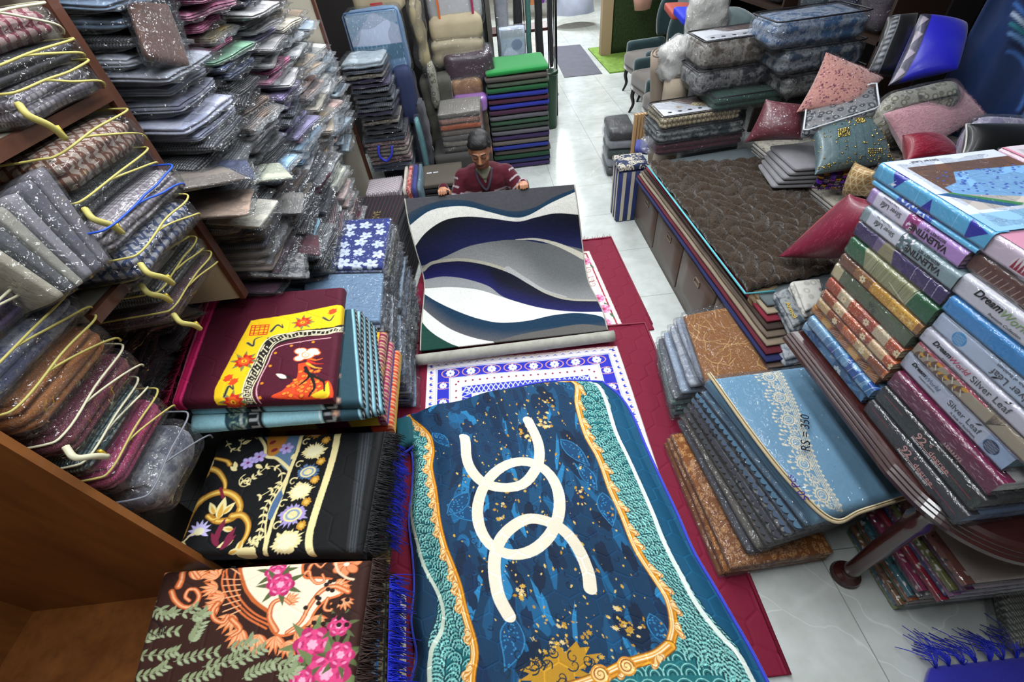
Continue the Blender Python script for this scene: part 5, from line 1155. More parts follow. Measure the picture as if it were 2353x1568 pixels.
def art_green(cv, L, h):
    cv.rect(L*.18, 0, L*.8, h+.05, '#8a8a62'); cv.poly([(0, 0), (L*.3, 0), (L*.15, h+.05), (0, h+.05)], '#1f5a34'); cv.poly([(L*.78, 0), (L*.78, h+.05), (L, h+.05), (L, 0)], '#1f5a34')
    for k in range(30): R = random.Random(k); x = R.uniform(.2, .78)*L; cv.line([(x, .0), (x+.02, h+.05)], .0012, '#b0ae88')
    for x in (.34, .36, .66): cv.line([(x*L, 0), (x*L+.01, h+.05)], .0014, '#22261c')
    cv.line([(.55*L, .05), (.75*L, .03)], .002, '#e0dcc0')
def art_purple(cv, L, h):
    cv.poly([(L*.26, 0), (L*.52, 0), (L*.4, h+.05), (L*.24, h+.05)], '#8c8462'); cv.poly([(L*.26, 0), (L*.3, 0), (L*.35, h+.05), (L*.24, h+.05)], '#6a5a7c')
    for k in range(40): R = random.Random(k); x = R.uniform(0, L); y = R.uniform(0, h+.05); cv.line([(x, y), (x+.03, y+.004)], .0008, '#4b3a78')
    for x in (.7, .84, .92): cv.line([(x*L, 0), (x*L-.008, h+.05)], .0012, '#cfc8e0')
def art_brg(cv, L, h):
    art_patch('#6a4028', '#8a5a2c', '#c8922c', 5)(cv, L, h); cv.rect(L*.66, 0, L*.95, h+.05, '#d8a43c')
    for x in (.72, .82, .9): cv.rose(x*L, .02+h*.5, .016, '#e8bc5c', '#c08424', '#f4dc90', 1)
def art_val(c_top, c_pat, c_band, seed):
    def f(cv, L, h):
        cv.rect(0, 0, L*.08, h+.05, c_top); cv.rect(L*.44, 0, L*.56, h+.05, c_pat); cv.rect(L*.56, 0, L, h+.05, c_band); R = random.Random(seed)
        for k in range(26): cv.ell(R.uniform(L*.445, L*.555), R.uniform(0, h+.04), .005, .003, R.uniform(0, 3), '#e8e4ee' if k % 2 else '#8c2c6c' if seed == 1 else '#8fa4aa')
    return f
def art_top(cv, L, h):
    for k in range(90): R = random.Random(k); x = R.uniform(0, L); y = R.uniform(0, h+.05); cv.line([(x, y), (x+.012, y+.002)], .0007, '#7cc0e4' if k % 2 else '#4f9cc8')
    cv.poly([(L*.13, h+.03), (L*.3, h+.03), (L*.22, .03)], '#232a9c'); cv.poly([(L*.47, .015), (L*.6, .0), (L*.53, h+.01)], '#232a9c'); cv.poly([(L*.83, h+.02), (L*.97, h+.01), (L*.86, .02)], '#232a9c')
    cv.line([(L*.16, .03), (L*.21, h)], .0012, '#e8eef8'); cv.leaf(L*.18, .035, .4, .02, .008, '#e8eef8')
    for x in (.07, .43, .76): cv.line([(x*L, 0), (x*L-.01, h+.05)], .0009, '#b8e0f4')
SA = [('blue leaf-print bedsheet set, lowest of farther stack', .722, .77, '#5d8fbc', art_leafb, '#7ba6c4'), ('mixed blue patchwork bedsheet set, second from bottom of farther stack', .772, .82, '#7aa8cc', art_geob, '#6a98b8'),
      ('amber leaf-print bedsheet set in farther stack', .822, .866, '#c8873a', art_oleaf, '#b8863c'), ('tan dotted patchwork bedsheet set in farther stack', .868, .91, '#c8a878', art_patch('#c8a878', '#8a4a28', '#b8602c', 7), '#a8805a'),
      ('tan and rust lace-print bedsheet set in farther stack', .912, .953, '#b87848', art_patch('#9a4a28', '#d0b088', '#b8562c', 9), '#b89a70'), ('brick red flowered bedsheet set in farther stack', .955, 1.004, '#a8482c', art_patch('#a8482c', '#c8b898', '#b4502c', 11), '#c0a880'),
      ('olive green bedsheet set with black leaf sprig', 1.007, 1.066, '#59644a', art_olive, '#5c6850'), ('brown and gold rose bedsheet set', 1.069, 1.115, '#8a5a2c', art_brg, '#c89a3c'),
      ('dark green and khaki striped bedsheet set', 1.118, 1.184, '#7c7c58', art_green, '#245a38'), ('deep purple and khaki bedsheet set', 1.187, 1.24, '#3a2a5c', art_purple, '#3c2e5c')]
for i, (lb, z0, z1, bg, art, sd) in enumerate(SA):
    j = random.Random(i).uniform(-.006, .006); sheetset(lb+' on the table', AX0+j+.004, AX1+j, AY0+j*2, AY1+j*2, z0, z1, bg, art, sd, 3, GA)
t = sheetset('white and teal-grey bedsheet box lettered VALENTINE on its spine', AX0, AX1, .85, 1.235, 1.243, 1.296, '#cfd2de', art_val('#8fa0a8', '#566a72', '#8499a0', 2), '#a0a4a8', 3, GA)
silver(t, AX0, 1.088, 1.28, .021, True); sp_text(t, 'VALENTINE', AX0, .90, 1.276, .026, BLK, True, bold=.0007); sp_text(t, 'BEDSHEET SET', AX0, .915, 1.289, .012, BLK, True)
t = sheetset('white and lilac bedsheet box lettered VALENTINE on its spine', AX0+.004, AX1, .875, 1.25, 1.30, 1.352, '#d2ccde', art_val('#a88cc0', '#a03c80', '#b48ccc', 1), '#a07898', 3, GA)
silver(t, AX0+.004, 1.105, 1.336, .021, True); sp_text(t, 'VALENTINE', AX0+.004, .925, 1.332, .026, BLK, True, bold=.0007); sp_text(t, 'BEDSHEET SET', AX0+.004, .94, 1.345, .012, BLK, True)
def topblue(t, x0, x1, y0, y1, z):
    W, D = x1-x0, y1-y0; cv = Canvas(W, D, .0018, '#d0d6e4')   # canvas y = toward far
    cv.rect(0, 0, W, .085, '#8fbcdf'); cv.rect(.04, .1, W, D-.05, '#6a4c3e'); cv.rect(.04, .1, W, .2, '#b8b0ac'); cv.rect(.09, .1, W, .15, '#c6bcb2')
    bed = [(.05, .23), (.05, .19), (.2, .14), (W, .16), (W, .3), (.2, .31), (.14, .31), (.1, .25)]; cv.poly(bed, '#7fb0e0')
    R = random.Random(1)
    for k in range(90): x, y = R.uniform(.06, W), R.uniform(.15, .31); cv.leaf(x, y, R.uniform(0, 1), .012, .007, '#3f5fb4')
    cv.poly([(.0, .2), (.03, .2), (.16, .1), (.12, .1)], '#2a5a8c'); cv.poly([(.03, .2), (.045, .2), (.17, .11), (.155, .1)], '#3c8a4c')
    cv.ell(W-.03, .12, .035, .022, 0, '#5a463c'); cv.ell(W-.03, .12, .026, .014, 0, '#c8c0b8')
    for (x, y) in [(.04, D-.03), (W-.06, D-.03), (.05, .045)]:
        cv.ell(x, y, .015, .009, 0, '#7484a0'); cv.ell(x, y, .0135, .0076, 0, '#d0d6e4' if y > .1 else '#8fbcdf'); cv.line([(x-.006, y), (x+.006, y+.001)], .0015, '#7484a0')
    f = lambda s, tt: np.stack([x0+.006+s*(W-.012), y0+.004+tt*(D-.008), np.full_like(s, z+.0008)], 1); vf, cl = gridVF(f, cv); part('printed_lid', vf, PRINT, t, cols=cl)
    text('VALENTINE', .03, (x0+W*1.0-.01, y0+.058, z+.0015), (-1, 0, 0), (0, -1, 0), BLK, t, bold=.001); text('BEDSHEET SET', .014, (x0+W-.01, y0+.075, z+.0015), (-1, 0, 0), (0, -1, 0), BLK, t)
    text('Silver Leaf', .02, (x0+.16, y1-.02, z+.0015), (-1, 0, 0), (0, -1, 0), GRYI, t)
def fabart(cv, L, h):
    cv.rect(0, 0, L, h+.05, '#5fb0da'); cv.rect(L*.28, 0, L*.62, h+.05, '#2a55b8'); R = random.Random(3)
    for k in range(20): cv.leaf(R.uniform(.3, .6)*L, R.uniform(0, h+.03), R.uniform(0, 3), .016, .006, '#d8e4f4')
tpc = [C(2022, 376, z=1.425), C(2240, 366, z=1.425), C(2400, 515, z=1.425), C(2247, 524, z=1.425)]
sheetset('thin sky blue flowered sheet under the top blue box', AX0+.005, 1.5, .86, 1.262, 1.356, 1.37, '#5fb0da', fabart, '#4f9cc8', 1, GA)
sheetset('large sky blue bedsheet box with navy triangles and bedroom picture on the lid', AX0+.003, 1.56, .85, 1.268, 1.373, 1.425, '#5aaad6', art_top, '#4a98c4', 4, GA, topblue)
# nearer stack
BX0, BX1, BY0, BY1 = 1.2, 1.62, .43, .825
def art_92(cv, L, h):
    z_ = .02+h*.66; cv.line([(.02, z_), (.1, z_)], .0016, '#c22c40'); cv.line([(L-.13, z_-.01), (L-.02, z_-.012)], .0016, '#c22c40')
def end_art(t, c): pass
for i, (z0, z1, bg) in enumerate([(.724, .79, '#37363b'), (.794, .864, '#2b2a2b')]):
    x0 = BX0-.006*(1-i)-.0; t = sheetset('%s charcoal bedsheet box lettered 92 degree on its spine' % ('lower' if i == 0 else 'upper'), x0, BX1, BY0-.01*(1-i), BY1-.0*i, z0, z1, bg, art_92, '#5c6c8a' if i == 0 else '#4a4a4c', 2, GB)
    sp_text(t, '92', x0, .655, z0+.030, .036, PNK, bold=.0006); sp_text(t, '\u00b0', x0, .612, z0+.034, .03, PNK); sp_text(t, 'degree', x0, .598, z0+.028, .026, PNK); sp_text(t, 'PREMIUM HOME BEDSHEET', x0, .66, z0+.015, .0105, WHI, bold=.0003)
    part('rule', box(x0-.0016, x0-.0006, .52, .66, z0+.0255, z0+.027), PNK, t, False)
def art_lace(cv, L, h):
    R = random.Random(6)
    for k in range(160): x, y = R.uniform(0, L), R.uniform(0, h+.04); cv.line([(x, y), (x+.014, y+R.uniform(-.004, .004))], .001, '#b98a9a' if k % 3 else '#d8b8c4')
    for k in range(16): x = L*.6+k*.004; cv.line([(x, .02+(k % 2)*.02), (x+.004, .02+((k+1) % 2)*.02)], .0012, '#e0c8b8')
    cv.rect(0, .012, L, .02, '#c83a58')
sheetset('plum lace-print bedsheet set above the charcoal boxes', BX0+.006, BX1, BY0+.01, BY1+.002, .868, .935, '#6a2444', art_lace, '#d2d0d0', 2, GB)
def art_dot(cdot, xs, bg2=None):
    def f(cv, L, h):
        if bg2: cv.rect(L*.8, 0, L, h+.05, bg2)
        cv.ell(xs*L, .02+h*.5, .021, .02, 0, cdot)
        for k in range(7): cv.line([(xs*L-.015, .02+h*.5-.012+k*.004), (xs*L+.015, .02+h*.5-.014+k*.004)], .0008, '#d0d4e0')
    return f
t = sheetset('white bedsheet box lettered Dream World with navy chequered dot', BX0+.02, BX1, .47, .845, .94, 1.008, '#c3c9dc', art_dot('#2c3c5c', .86, '#a3b8d8'), '#4a7c8c', 3, GB); dream(t, BX0+.02, .815, .98, .019, simple('ink_slate', '#7080a0', .5)); silver(t, BX0+.02, .67, .972, .026)
def art_mush(cv, L, h):
    R = random.Random(8)
    for k in range(9): x = L*.06+k*L*.045; y = .02+R.uniform(.2, .8)*h; cv.ell(x, y, .016, .01, .8, '#6a4a3c'); cv.ell(x+.008, y+.008, .01, .006, .3, '#d8a02c'); cv.line([(x, y), (x+.01, y-.016)], .003, '#e0d8c8')
    bx = L*.66
    for k in range(9): a = R.uniform(-.7, .7); cv.line([(bx, .025), (bx+.02*math.cos(a)+k*.004-.02, .03+h*.7*abs(math.cos(a)))], .0016, '#4a3a2c')
    cv.rect(0, h+.012, L*.6, h+.022, '#b83a5c')
sheetset('beige bedsheet set printed with amber mushrooms and bare branches', BX0+.012, BX1, BY0, .835, 1.011, 1.062, '#a89a86', art_mush, '#8c8070', 2, GB)
t = sheetset('white bedsheet box lettered Dream World with salmon dot', BX0+.008, BX1, BY0, .84, 1.065, 1.118, '#cbc8d6', art_dot('#c4686c', .9), '#a8a4b0', 2, GB); dream(t, BX0+.008, .80, 1.09, .022, ROSE); silver(t, BX0+.008, .665, 1.085, .028)
t = sheetset('ice blue bedsheet box with sky blue dot and upside-down lettering', BX0+.01, BX1, BY0, .835, 1.121, 1.18, '#b8c6de', art_dot('#3f94cc', .2, '#c4c8d4'), '#7c98b4', 2, GB); silver(t, BX0+.01, .53, 1.155, .028, True)
def art_blue2(cv, L, h):
    for k in range(220): R = random.Random(k); x = R.uniform(0, L); y = R.uniform(0, h+.05); cv.line([(x, y), (x+.006, y+.004)], .0008, '#2a74b4' if k % 2 else '#5aa4dc')
    cv.poly([(L*.72, h+.02), (L*.86, h+.02), (L*.78, .02)], '#a8cce4'); cv.leaf(L*.9, .02, .9, .06, .03, '#1c3c70', '#5aa4dc')
    cv.rect(0, .01, L, .028, '#4a90c4')
sheetset('cobalt blue linen-look bedsheet set with pale triangle', BX0+.004, BX1, BY0, .84, 1.183, 1.237, '#3c88c8', art_blue2, '#2c68a0', 2, GB)
t = sheetset('thick white bedsheet box lettered Dream World with green W', BX0+.006, BX1, BY0, .85, 1.24, 1.302, '#c9c8d2', None, '#b0b0b8', 3, GB); dream(t, BX0+.006, .80, 1.275, .028, GRN); silver(t, BX0+.006, .60, 1.27, .032)
def art_brn(cv, L, h):
    for k in range(12): x = L*.08+k*.016; cv.line([(x, .03), (x+.008, h)], .0016, '#b8a08c')
    for k in range(18): cv.line([(L*.5+(k % 2)*.014, .02+k*.0026), (L*.5+((k+1) % 2)*.014, .0226+k*.0026)], .0014, '#c8b098')
    cv.rect(0, .01, L, .03, '#7c5444')
sheetset('brown bedsheet set with cream stitch marks under the pink box', BX0+.014, BX1+.02, BY0, .865, 1.307, 1.36, '#5c3c34', art_brn, '#6a4a3c', 2, GB)
def art_pink(cv, L, h):
    cv.ell(L*.24, .02+h*.45, .023, .021, 0, '#e0d0d8'); [cv.poly([(L*.24-.02+k*.01, .02+h*.2), (L*.24-.015+k*.01, .02+h*.75), (L*.24-.01+k*.01, .02+h*.2)], '#8c2038') for k in range(4)]
def toppink(t, x0, x1, y0, y1, z):
    cv = Canvas(x1-x0, y1-y0, .003, '#c88ca4'); cv.ell(.08, .2, .03, .02, 0, '#8c3048')
    f = lambda s, tt: np.stack([x0+.006+s*(x1-x0-.012), y0+tt*(y1-y0), np.full_like(s, z+.0008)], 1); vf, cl = gridVF(f, cv); part('printed_lid', vf, PRINT, t, cols=cl)
    text('Silver Leaf', .022, (x0+.05, y1-.05, z+.0015), (.9, -.3, 0), (.3, .9, 0), simple('ink_mauve', '#9a6a80', .5), t)
sheetset('pink bedsheet box with maroon diamond dot, topmost of the nearer stack', BX0+.008, BX1+.02, BY0, .862, 1.363, 1.42, '#cdbccc', art_pink, '#b898a8', 2, GB, toppink)
def topp(t, x0, x1, y0, y1, z):
    W, D = x1-x0, y1-y0; cv = Canvas(W, D, .003, '#d8cdd6'); cv.rect(.05, 0, W, D-.07, '#6a4c40'); cv.line([(0, 0), (0, D)], .02, '#d88aa0'); cv.ell(.06, D-.035, .016, .009, 0, '#8c8090'); cv.ell(.06, D-.035, .013, .007, 0, '#d8cdd6')
    f = lambda s, tt: np.stack([x0+.004+s*(W-.008), y0+tt*D, np.full_like(s, z+.0008)], 1); vf, cl = gridVF(f, cv); part('printed_lid', vf, PRINT, t, cols=cl)
    text('Silver Leaf', .02, (x0+.2, y1-.03, z+.0015), (-1, 0, 0), (0, -1, 0), GRYI, t)
sheetset('pale pink bedsheet box with picture lid, behind the large sky blue box', 1.58, 1.9, .9, 1.27, 1.373, 1.425, '#d8b0c0', None, '#c8a0b0', 3, None, topp)
for k in range(10):
    sheetset('bedsheet set hidden behind the farther stack, %s' % ordp(k), 1.58, 1.9, .9, 1.26, 1.305-.065*k, 1.365-.065*k, ['#8a8aa0', '#a07060', '#607890'][k % 3], None, '#9a9aa4', 2, 'bedsheet sets behind the farther table stack', res=.01) if k < 2 else None
# lower stacks of bagged sets under the table
LOWC = [('lime and white', '#8c9a5c', '#c8c8b8'), ('sky blue', '#4a84a8', '#a8b8c4'), ('brown and cream', '#7c5c44', '#c4b8a8'), ('green checked', '#5c7c64', '#b4b8a8'), ('orange flowered', '#a85c34', '#d0c4b4'), ('teal', '#3c6c78', '#b0bcc0'), ('grey zigzag', '#5c6068', '#c0c0c4'), ('magenta flowered', '#8c3458', '#c8b4c0'), ('crimson', '#8c2434', '#d0c8c8'), ('blue flowered', '#34508c', '#c0c4cc'), ('mauve', '#8c5c84', '#c8bcc8'), ('olive', '#6c6c3c', '#c4c4b4'), ('plum', '#5c2c54', '#b8a8b4'), ('rose brown', '#8c5c54', '#c8b8b0')]
def lowart(c):
    def f(cv, L, h):
        R = random.Random(int(c[1:4], 16))
        for k in range(30): cv.ell(R.uniform(0, L), R.uniform(0, h+.05), .008, .004, R.uniform(0, 3), '#d8d0c8' if k % 2 else '#40383c')
    return f
for k in range(14):
    nm, c_, e_ = LOWC[k]; z0 = .003+.0275*k; dx = -.008*(k % 3)+.03*(k > 7); sheetset('%s bedsheet set in clear film, %s under the table' % (nm, ordp(13-k)), 1.36+dx, 1.86, .36+.01*(k % 2)-.03*(k > 7), .66, z0, z0+.026, c_, lowart(c_), e_, 1, 'bagged bedsheet sets stacked under the table', res=.003)
for k in range(8):
    nm, c_, e_ = LOWC[(k*5+3) % 14]; z0 = .003+.03*k; sheetset('%s bedsheet set in clear film, %s of rear floor pile' % (nm, ordp(7-k)), 1.9, 2.4, .42, .8, z0, z0+.028, c_, lowart(c_), e_, 1, 'bagged bedsheet sets in the rear floor pile', res=.004)
# ================================================================ RIGHT FRONT: bagged table covers on the floor
def ring_slab(cpx, z, th, **kw): return quadslab([C(u, v, z=z) for u, v in cpx], th, **kw)
def lace(S, cv, P):
    """lace band: scalloped net down the cloth"""
    n = 5; W = '#e4d8bc'
    pts = P([(1765, 850), (1800, 915), (1825, 985), (1860, 1080), (1915, 1175)])
    ax = catmull(pts, 8); d = np.gradient(ax, axis=0); nn = np.stack([-d[:, 1], d[:, 0]], 1); nn /= np.linalg.norm(nn, axis=1, keepdims=True)
    if nn[0][0] < 0: nn = -nn
    L = np.concatenate([[0], np.cumsum(np.linalg.norm(np.diff(ax, axis=0), axis=1))])
    def at(l, o): i = min(len(ax)-1, int(np.searchsorted(L, l))); return ax[i]+nn[i]*o
    T = L[-1]
    for o in (.02, .028, .036, .044): cv.line([at(l, o) for l in np.linspace(0, T, 40)], .003, W)
    for l in np.arange(0, T, .0075): cv.line([at(l, .02), at(l+.006, .044)], .0016, W); cv.line([at(l+.006, .02), at(l, .044)], .0016, W)
    for l in np.arange(0, T, .012): q_ = at(l, .048); cv.ell(q_[0], q_[1], .005, None, 0, W)
    for k in range(6):
        l0 = T*(k+.35)/6; c_ = at(l0, -.012); cv.ell(c_[0], c_[1], .034, .027, .5, W); cv.ell(c_[0], c_[1], .029, .022, .5, '#6d97b4'); cv.ell(c_[0], c_[1], .024, .018, .5, W); cv.ell(c_[0], c_[1], .019, .014, .5, '#7fa6c0'); cv.scroll(c_[0], c_[1], 0, .009, 1, .003, W)
        for a in np.arange(0, 6.28, .52): cv.ell(c_[0]+.034*math.cos(a), c_[1]+.028*math.sin(a), .0045, None, 0, W)
        for s_ in (-1, 1):
            for j in range(3): q_ = at(l0+s_*(.028+.012*j), -.02+.012*j); cv.scroll(q_[0], q_[1], s_*1.2+j, .014, 1.2, .0036, W)
        for j in range(9):
            a = PI*j/8; q_ = at(l0+.055*math.cos(a), -.02-.055*math.sin(a)); cv.ell(q_[0], q_[1], .0062, None, 0, W); q2 = at(l0+.04*math.cos(a), -.015-.04*math.sin(a)); cv.line([q2, q_], .002, W)
        for j in range(10): a = PI*j/9; q2 = at(l0+.045*math.cos(a), -.02-.045*math.sin(a)); cv.ell(q2[0], q2[1], .003, None, 0, W)
BG = [C(1627, 868, z=.47), C(1880, 836, z=.47), C(2098, 1130, z=.45), C(1882, 1192, z=.44)]
t = thing('table_cover', 'folded powder blue table cover with cream lace band in clear zip bag', 'table cover', sum(BG)/4-[0, 0, .1], 'bagged table covers')
f = wrapfn(BG, .53, .68, .05, .03, lim=.07, noise=.003, seed=3); S = Sheet(f, .63, .78, .0022, '#6f99b6'); S.cv.noise(.05, 1); lace(S, S.cv, S.uv)
vf, cl = gridVF(S.fn, S.cv); part('folded_cloth', vf, COTT, t, cols=cl)
part('inner_fold', quadslab([p-[0, 0, .012] for p in BG], .07, r=.02, n=(10, 12, 8), layers=3, groove=.012, noise=.003), simple('powder_blue_cloth', '#54788f', .85, var=.1), t)
part('clear_bag', quadslab(BG, .075, r=.03, n=(18, 20, 5), noise=.006, seed=8, grow=.012), FILMT, t)
zp = catmull([BG[0]+[0, .01, .016], BG[3]*.5+BG[0]*.5+[-.018, 0, .018], BG[3]*.8+BG[0]*.2+[-.01, -.01, .014], BG[3]+[.03, -.018, .012], BG[3]*.6+BG[2]*.4+[0, -.02, .012], BG[2]+[.02, -.012, .012]], 10)
BEI = simple('beige_zip_tape', '#b8a684', .7, bump=.5, bscale=300); part('zip_tape', tube(zp, .0065, 6), BEI, t); part('zip_tape', tube(zp+[.012, .008, -.003], .005, 6), simple('beige_zip_tape_light', '#cfc2a4', .7), t); part('zip_teeth', tube(zp+[.006, .004, .005], .002, 5), simple('zip_teeth', '#8a7448', .4, metal=.5), t)
e = zp[-1]; part('zip_slider', (lambda q: (q[0]+e, q[1]))(rbox(.011, .006, .02, .004, (3, 3, 3))), BEI, t)
xd = BG[3]-BG[0]; xd /= np.linalg.norm(xd); yd = np.array([-xd[1], xd[0], 0]); INK = simple('marker_ink_black', '#15151c', .4); INB = simple('marker_ink_violet', '#2c1c7c', .4)
text('RS = 350', .05, C(1862, 1040, z=.485), C(1868, 945, z=.485)-C(1872, 1040, z=.485), np.array([-1., .15, 0]), INK, t, shear=.3)
text('50 Pcs', .04, C(1862, 1150, z=.475), C(1830, 1105, z=.475)-C(1862, 1150, z=.475), C(1840, 1160, z=.475)-C(1862, 1150, z=.475), INB, t, shear=.3)
CP = [('powder blue', '#50718a'), ('blue grey', '#4a5a70'), ('smoke grey', '#3f3e48'), ('dark slate', '#44464e'), ('taupe', '#5c564e')]
zt = .385
for k in range(7):
    nm, cc = CP[min(k, 4)] if k < 5 else CP[2+k % 3]; R = random.Random(k); th = .034
    q_ = [BG[0]*[1, 1, 0]+[-.015-.012*k, -.0+.0, zt], BG[1]*[1, 1, 0]+[-.02-.01*k, 0, zt], BG[2]*[1, 1, 0]+[-.03-.02*k, .01, zt], BG[3]*[1, 1, 0]+[-.02-.025*k, .0, zt]]
    t = thing('table_cover', '%s bagged table cover, %s under the lace-banded one' % (nm, ordp(k)), 'table cover', sum(q_)/4-[0, 0, th], 'bagged table covers')
    part('folded_cloth', quadslab(q_, th, r=.014, n=(14, 18, 5), layers=1, groove=.006, noise=.003, seed=k), pack_mat('floral' if k in (2, 3) else 'plain'), t, color=cc); part('clear_bag', quadslab(q_, th, r=.014, n=(16, 18, 3), noise=.004, seed=k+20, grow=.007, gz=.001, vn=.2), FILM, t)
    if k < 4:  # scalloped hem showing on the aisle side
        a, b = q_[0]+[-.004, 0, -.02], q_[3]+[-.004, 0, -.02]; V = []; F = []
        for j in range(22):
            c_ = a+(b-a)*(j+.5)/22; i0 = len(V); rr = np.linalg.norm(b-a)/44; dd = (b-a)/np.linalg.norm(b-a)
            for m in range(9): aa = PI*m/8; V.append(c_+dd*rr*math.cos(aa)+np.array([-.6, 0, -.8])*rr*1.3*math.sin(aa)+[-.009, 0, 0])
            for m in range(9): V.append(V[i0+m]+np.array([.004, 0, .001]))
            F.append(tuple(range(i0, i0+9))); F += [(i0+m, i0+9+m, i0+10+m, i0+m+1) for m in range(8)]
        part('scalloped_hem', (np.array(V), F), simple('hem_'+cc, cc, .85), t, False)
    zt -= th+.004
zt -= .002
for k in range(3):
    q_ = [np.array([.74-.01*k, 1.19, zt]), np.array([1.19, 1.2, zt]), np.array([1.2, .56, zt]), np.array([.75-.015*k+.02, .545, zt])]; th = .034
    t = thing('table_cover', 'copper brown table cover with woven gold scrolls, %s of the copper ones' % ordp(k), 'table cover', sum(q_)/4-[0, 0, th], 'copper brown table covers')
    def cop(S, cv):
        R = random.Random(1)
        for j in range(1100): cv.scroll(R.uniform(0, cv.W), R.uniform(0, cv.D), R.uniform(0, 6), R.uniform(.005, .012), 1.1, .0022, '#c89664', w2=.0015)
    f = wrapfn(q_, .45, .65, .03, .014, lim=.03, noise=.003, seed=k); S = Sheet(f, .51, .71, .003 if k < 2 else .01, '#7c4a24'); cop(S, S.cv) if k < 2 else None; vf, cl = gridVF(S.fn, S.cv); part('folded_cloth', vf, COTT, t, cols=cl)
    part('inner_fold', quadslab([p-[0, 0, .01] for p in q_], .022, r=.01, n=(6, 6, 3)), simple('copper_cloth', '#6a4020', .8), t)
    part('clear_bag', quadslab(q_, th-.002, r=.014, n=(16, 18, 3), noise=.004, seed=k+20, grow=.007, gz=.001, vn=.2), FILM, t); zt -= th+.004
# brown marbled mat pile behind it, layers fanning to the left
MB_ = [C(1572, 725, z=.42), C(1690, 702, z=.42), C(1782, 855, z=.40), C(1625, 880, z=.40)]
t = thing('bagged_mat', 'caramel brown foot mat with crackled cream veins in clear bag', 'mat', sum(MB_)/4-[0, 0, .03], 'bagged mats beside the table cover pile')
f = wrapfn(MB_, .33, .42, .02, .012, lim=.022, noise=.003, seed=2); S = Sheet(f, .37, .46, .002, '#8c5a2c'); R = random.Random(4)
S.cv.noise(.06, 2)
for k in range(46):
    x, y = R.uniform(0, .37), R.uniform(0, .46); a = R.uniform(0, 6.28); P_ = [(x, y)]
    for j in range(R.randint(2, 6)): a += R.uniform(-.5, .5); x += .025*math.cos(a); y += .025*math.sin(a); P_.append((x, y))
    S.cv.line(P_, R.uniform(.0012, .003), '#d8b070')
vf, cl = gridVF(S.fn, S.cv); part('mat_top', vf, COTT, t, cols=cl); part('mat_base', quadslab([p-[0, 0, .006] for p in MB_], .02, r=.006, n=(6, 6, 2)), simple('copper_cloth', '#6a4020', .8), t)
part('clear_bag', quadslab(MB_, .03, r=.012, n=(16, 16, 3), noise=.006, seed=8, grow=.02), FILM, t)
FM = [('silver grey', '#9aa2b2', 'plain'), ('ice grey', '#8c95a6', 'marble'), ('pale blue', '#98a8bc', 'plain'), ('dark grey rubber', '#5c6068', 'plain'), ('mint ribbed', '#8cc0b4', 'stripe'), ('mint ribbed', '#7fb8ac', 'stripe'), ('mint', '#8ab8b0', 'plain'), ('grey', '#8a8c90', 'plain')]
for k, (nm, cc, kd) in enumerate(FM):
    zt = .372-.046*k; s_ = .025*min(k+1, 4)*(1 if k < 5 else .8); q_ = [np.array([.94-s_, 1.76, zt]), np.array([1.19, 1.74, zt]), np.array([1.19, 1.34, zt]), np.array([.93-s_*1.5, 1.33-.0*k, zt-.01])]
    t = thing('bagged_mat', '%s mat in clear bag, %s beneath the caramel brown mat' % (nm, ordp(k)), 'mat', sum(q_)/4-[0, 0, .04], 'bagged mats beside the table cover pile')
    part('mat_top', quadslab(q_, .036, r=.016, n=(12, 12, 4), noise=.004, seed=k), pack_mat(kd), t, color=cc); part('clear_bag', quadslab(q_, .038, r=.014, n=(16, 14, 3), noise=.006, seed=k+9, grow=.012, gz=.002, vn=.3), FILM, t)
# bottom right: blue tasselled rug and grey bag on the floor
t = thing('tasselled_rug', 'royal blue rug corner with long blue tassels on the floor at the lower right', 'rug', (1.25, .22, 0))
q_ = [C(2140, 1530, z=.05), C(2420, 1500, z=.05), C(2500, 1700, z=.05), C(2110, 1700, z=.05)]
part('rug_body', quadslab(q_, .045, r=.02, n=(10, 10, 4), noise=.004), simple('royal_blue_velvet', '#1c1c9a', .8, sheen=.4, bump=.5), t)
RB = simple('fringe_royal', '#1f2fd0', .6); ls = []
for k in range(9):
    b = q_[0]+(q_[1]-q_[0])*(k+.3)/9; R = np.random.RandomState(k); d = np.array([R.uniform(-.6, .1), 1, 0]); d /= np.linalg.norm(d)
    for j in range(16): e_ = d+R.randn(3)*[.35, .2, .1]; l = R.uniform(.05, .11); tt = np.linspace(0, 1, 5)[:, None]; ls.append(b+[0, -.01, -.01]+e_*l*tt+np.array([0, 0, 1])*.04*np.sin(tt*PI)-[0, 0, 1]*tt*.02)
fringe(ls, .0016, RB, t)
q_ = [C(2300, 1340, z=.12), C(2420, 1320, z=.12), C(2460, 1480, z=.1), C(2330, 1490, z=.08)]
t = thing('bagged_cloth', 'grey-green folded cloth in clear bag on the floor at the right edge', 'packet', sum(q_)/4-[0, 0, .1])
part('folded_cloth', quadslab(q_, .08, r=.03, n=(10, 10, 8), layers=3, groove=.01, noise=.004, seed=2), pack_mat('stripe'), t, color='#5c6054'); part('clear_bag', quadslab(q_, .09, r=.03, n=(12, 12, 4), noise=.008, seed=3, grow=.012), FILM, t)
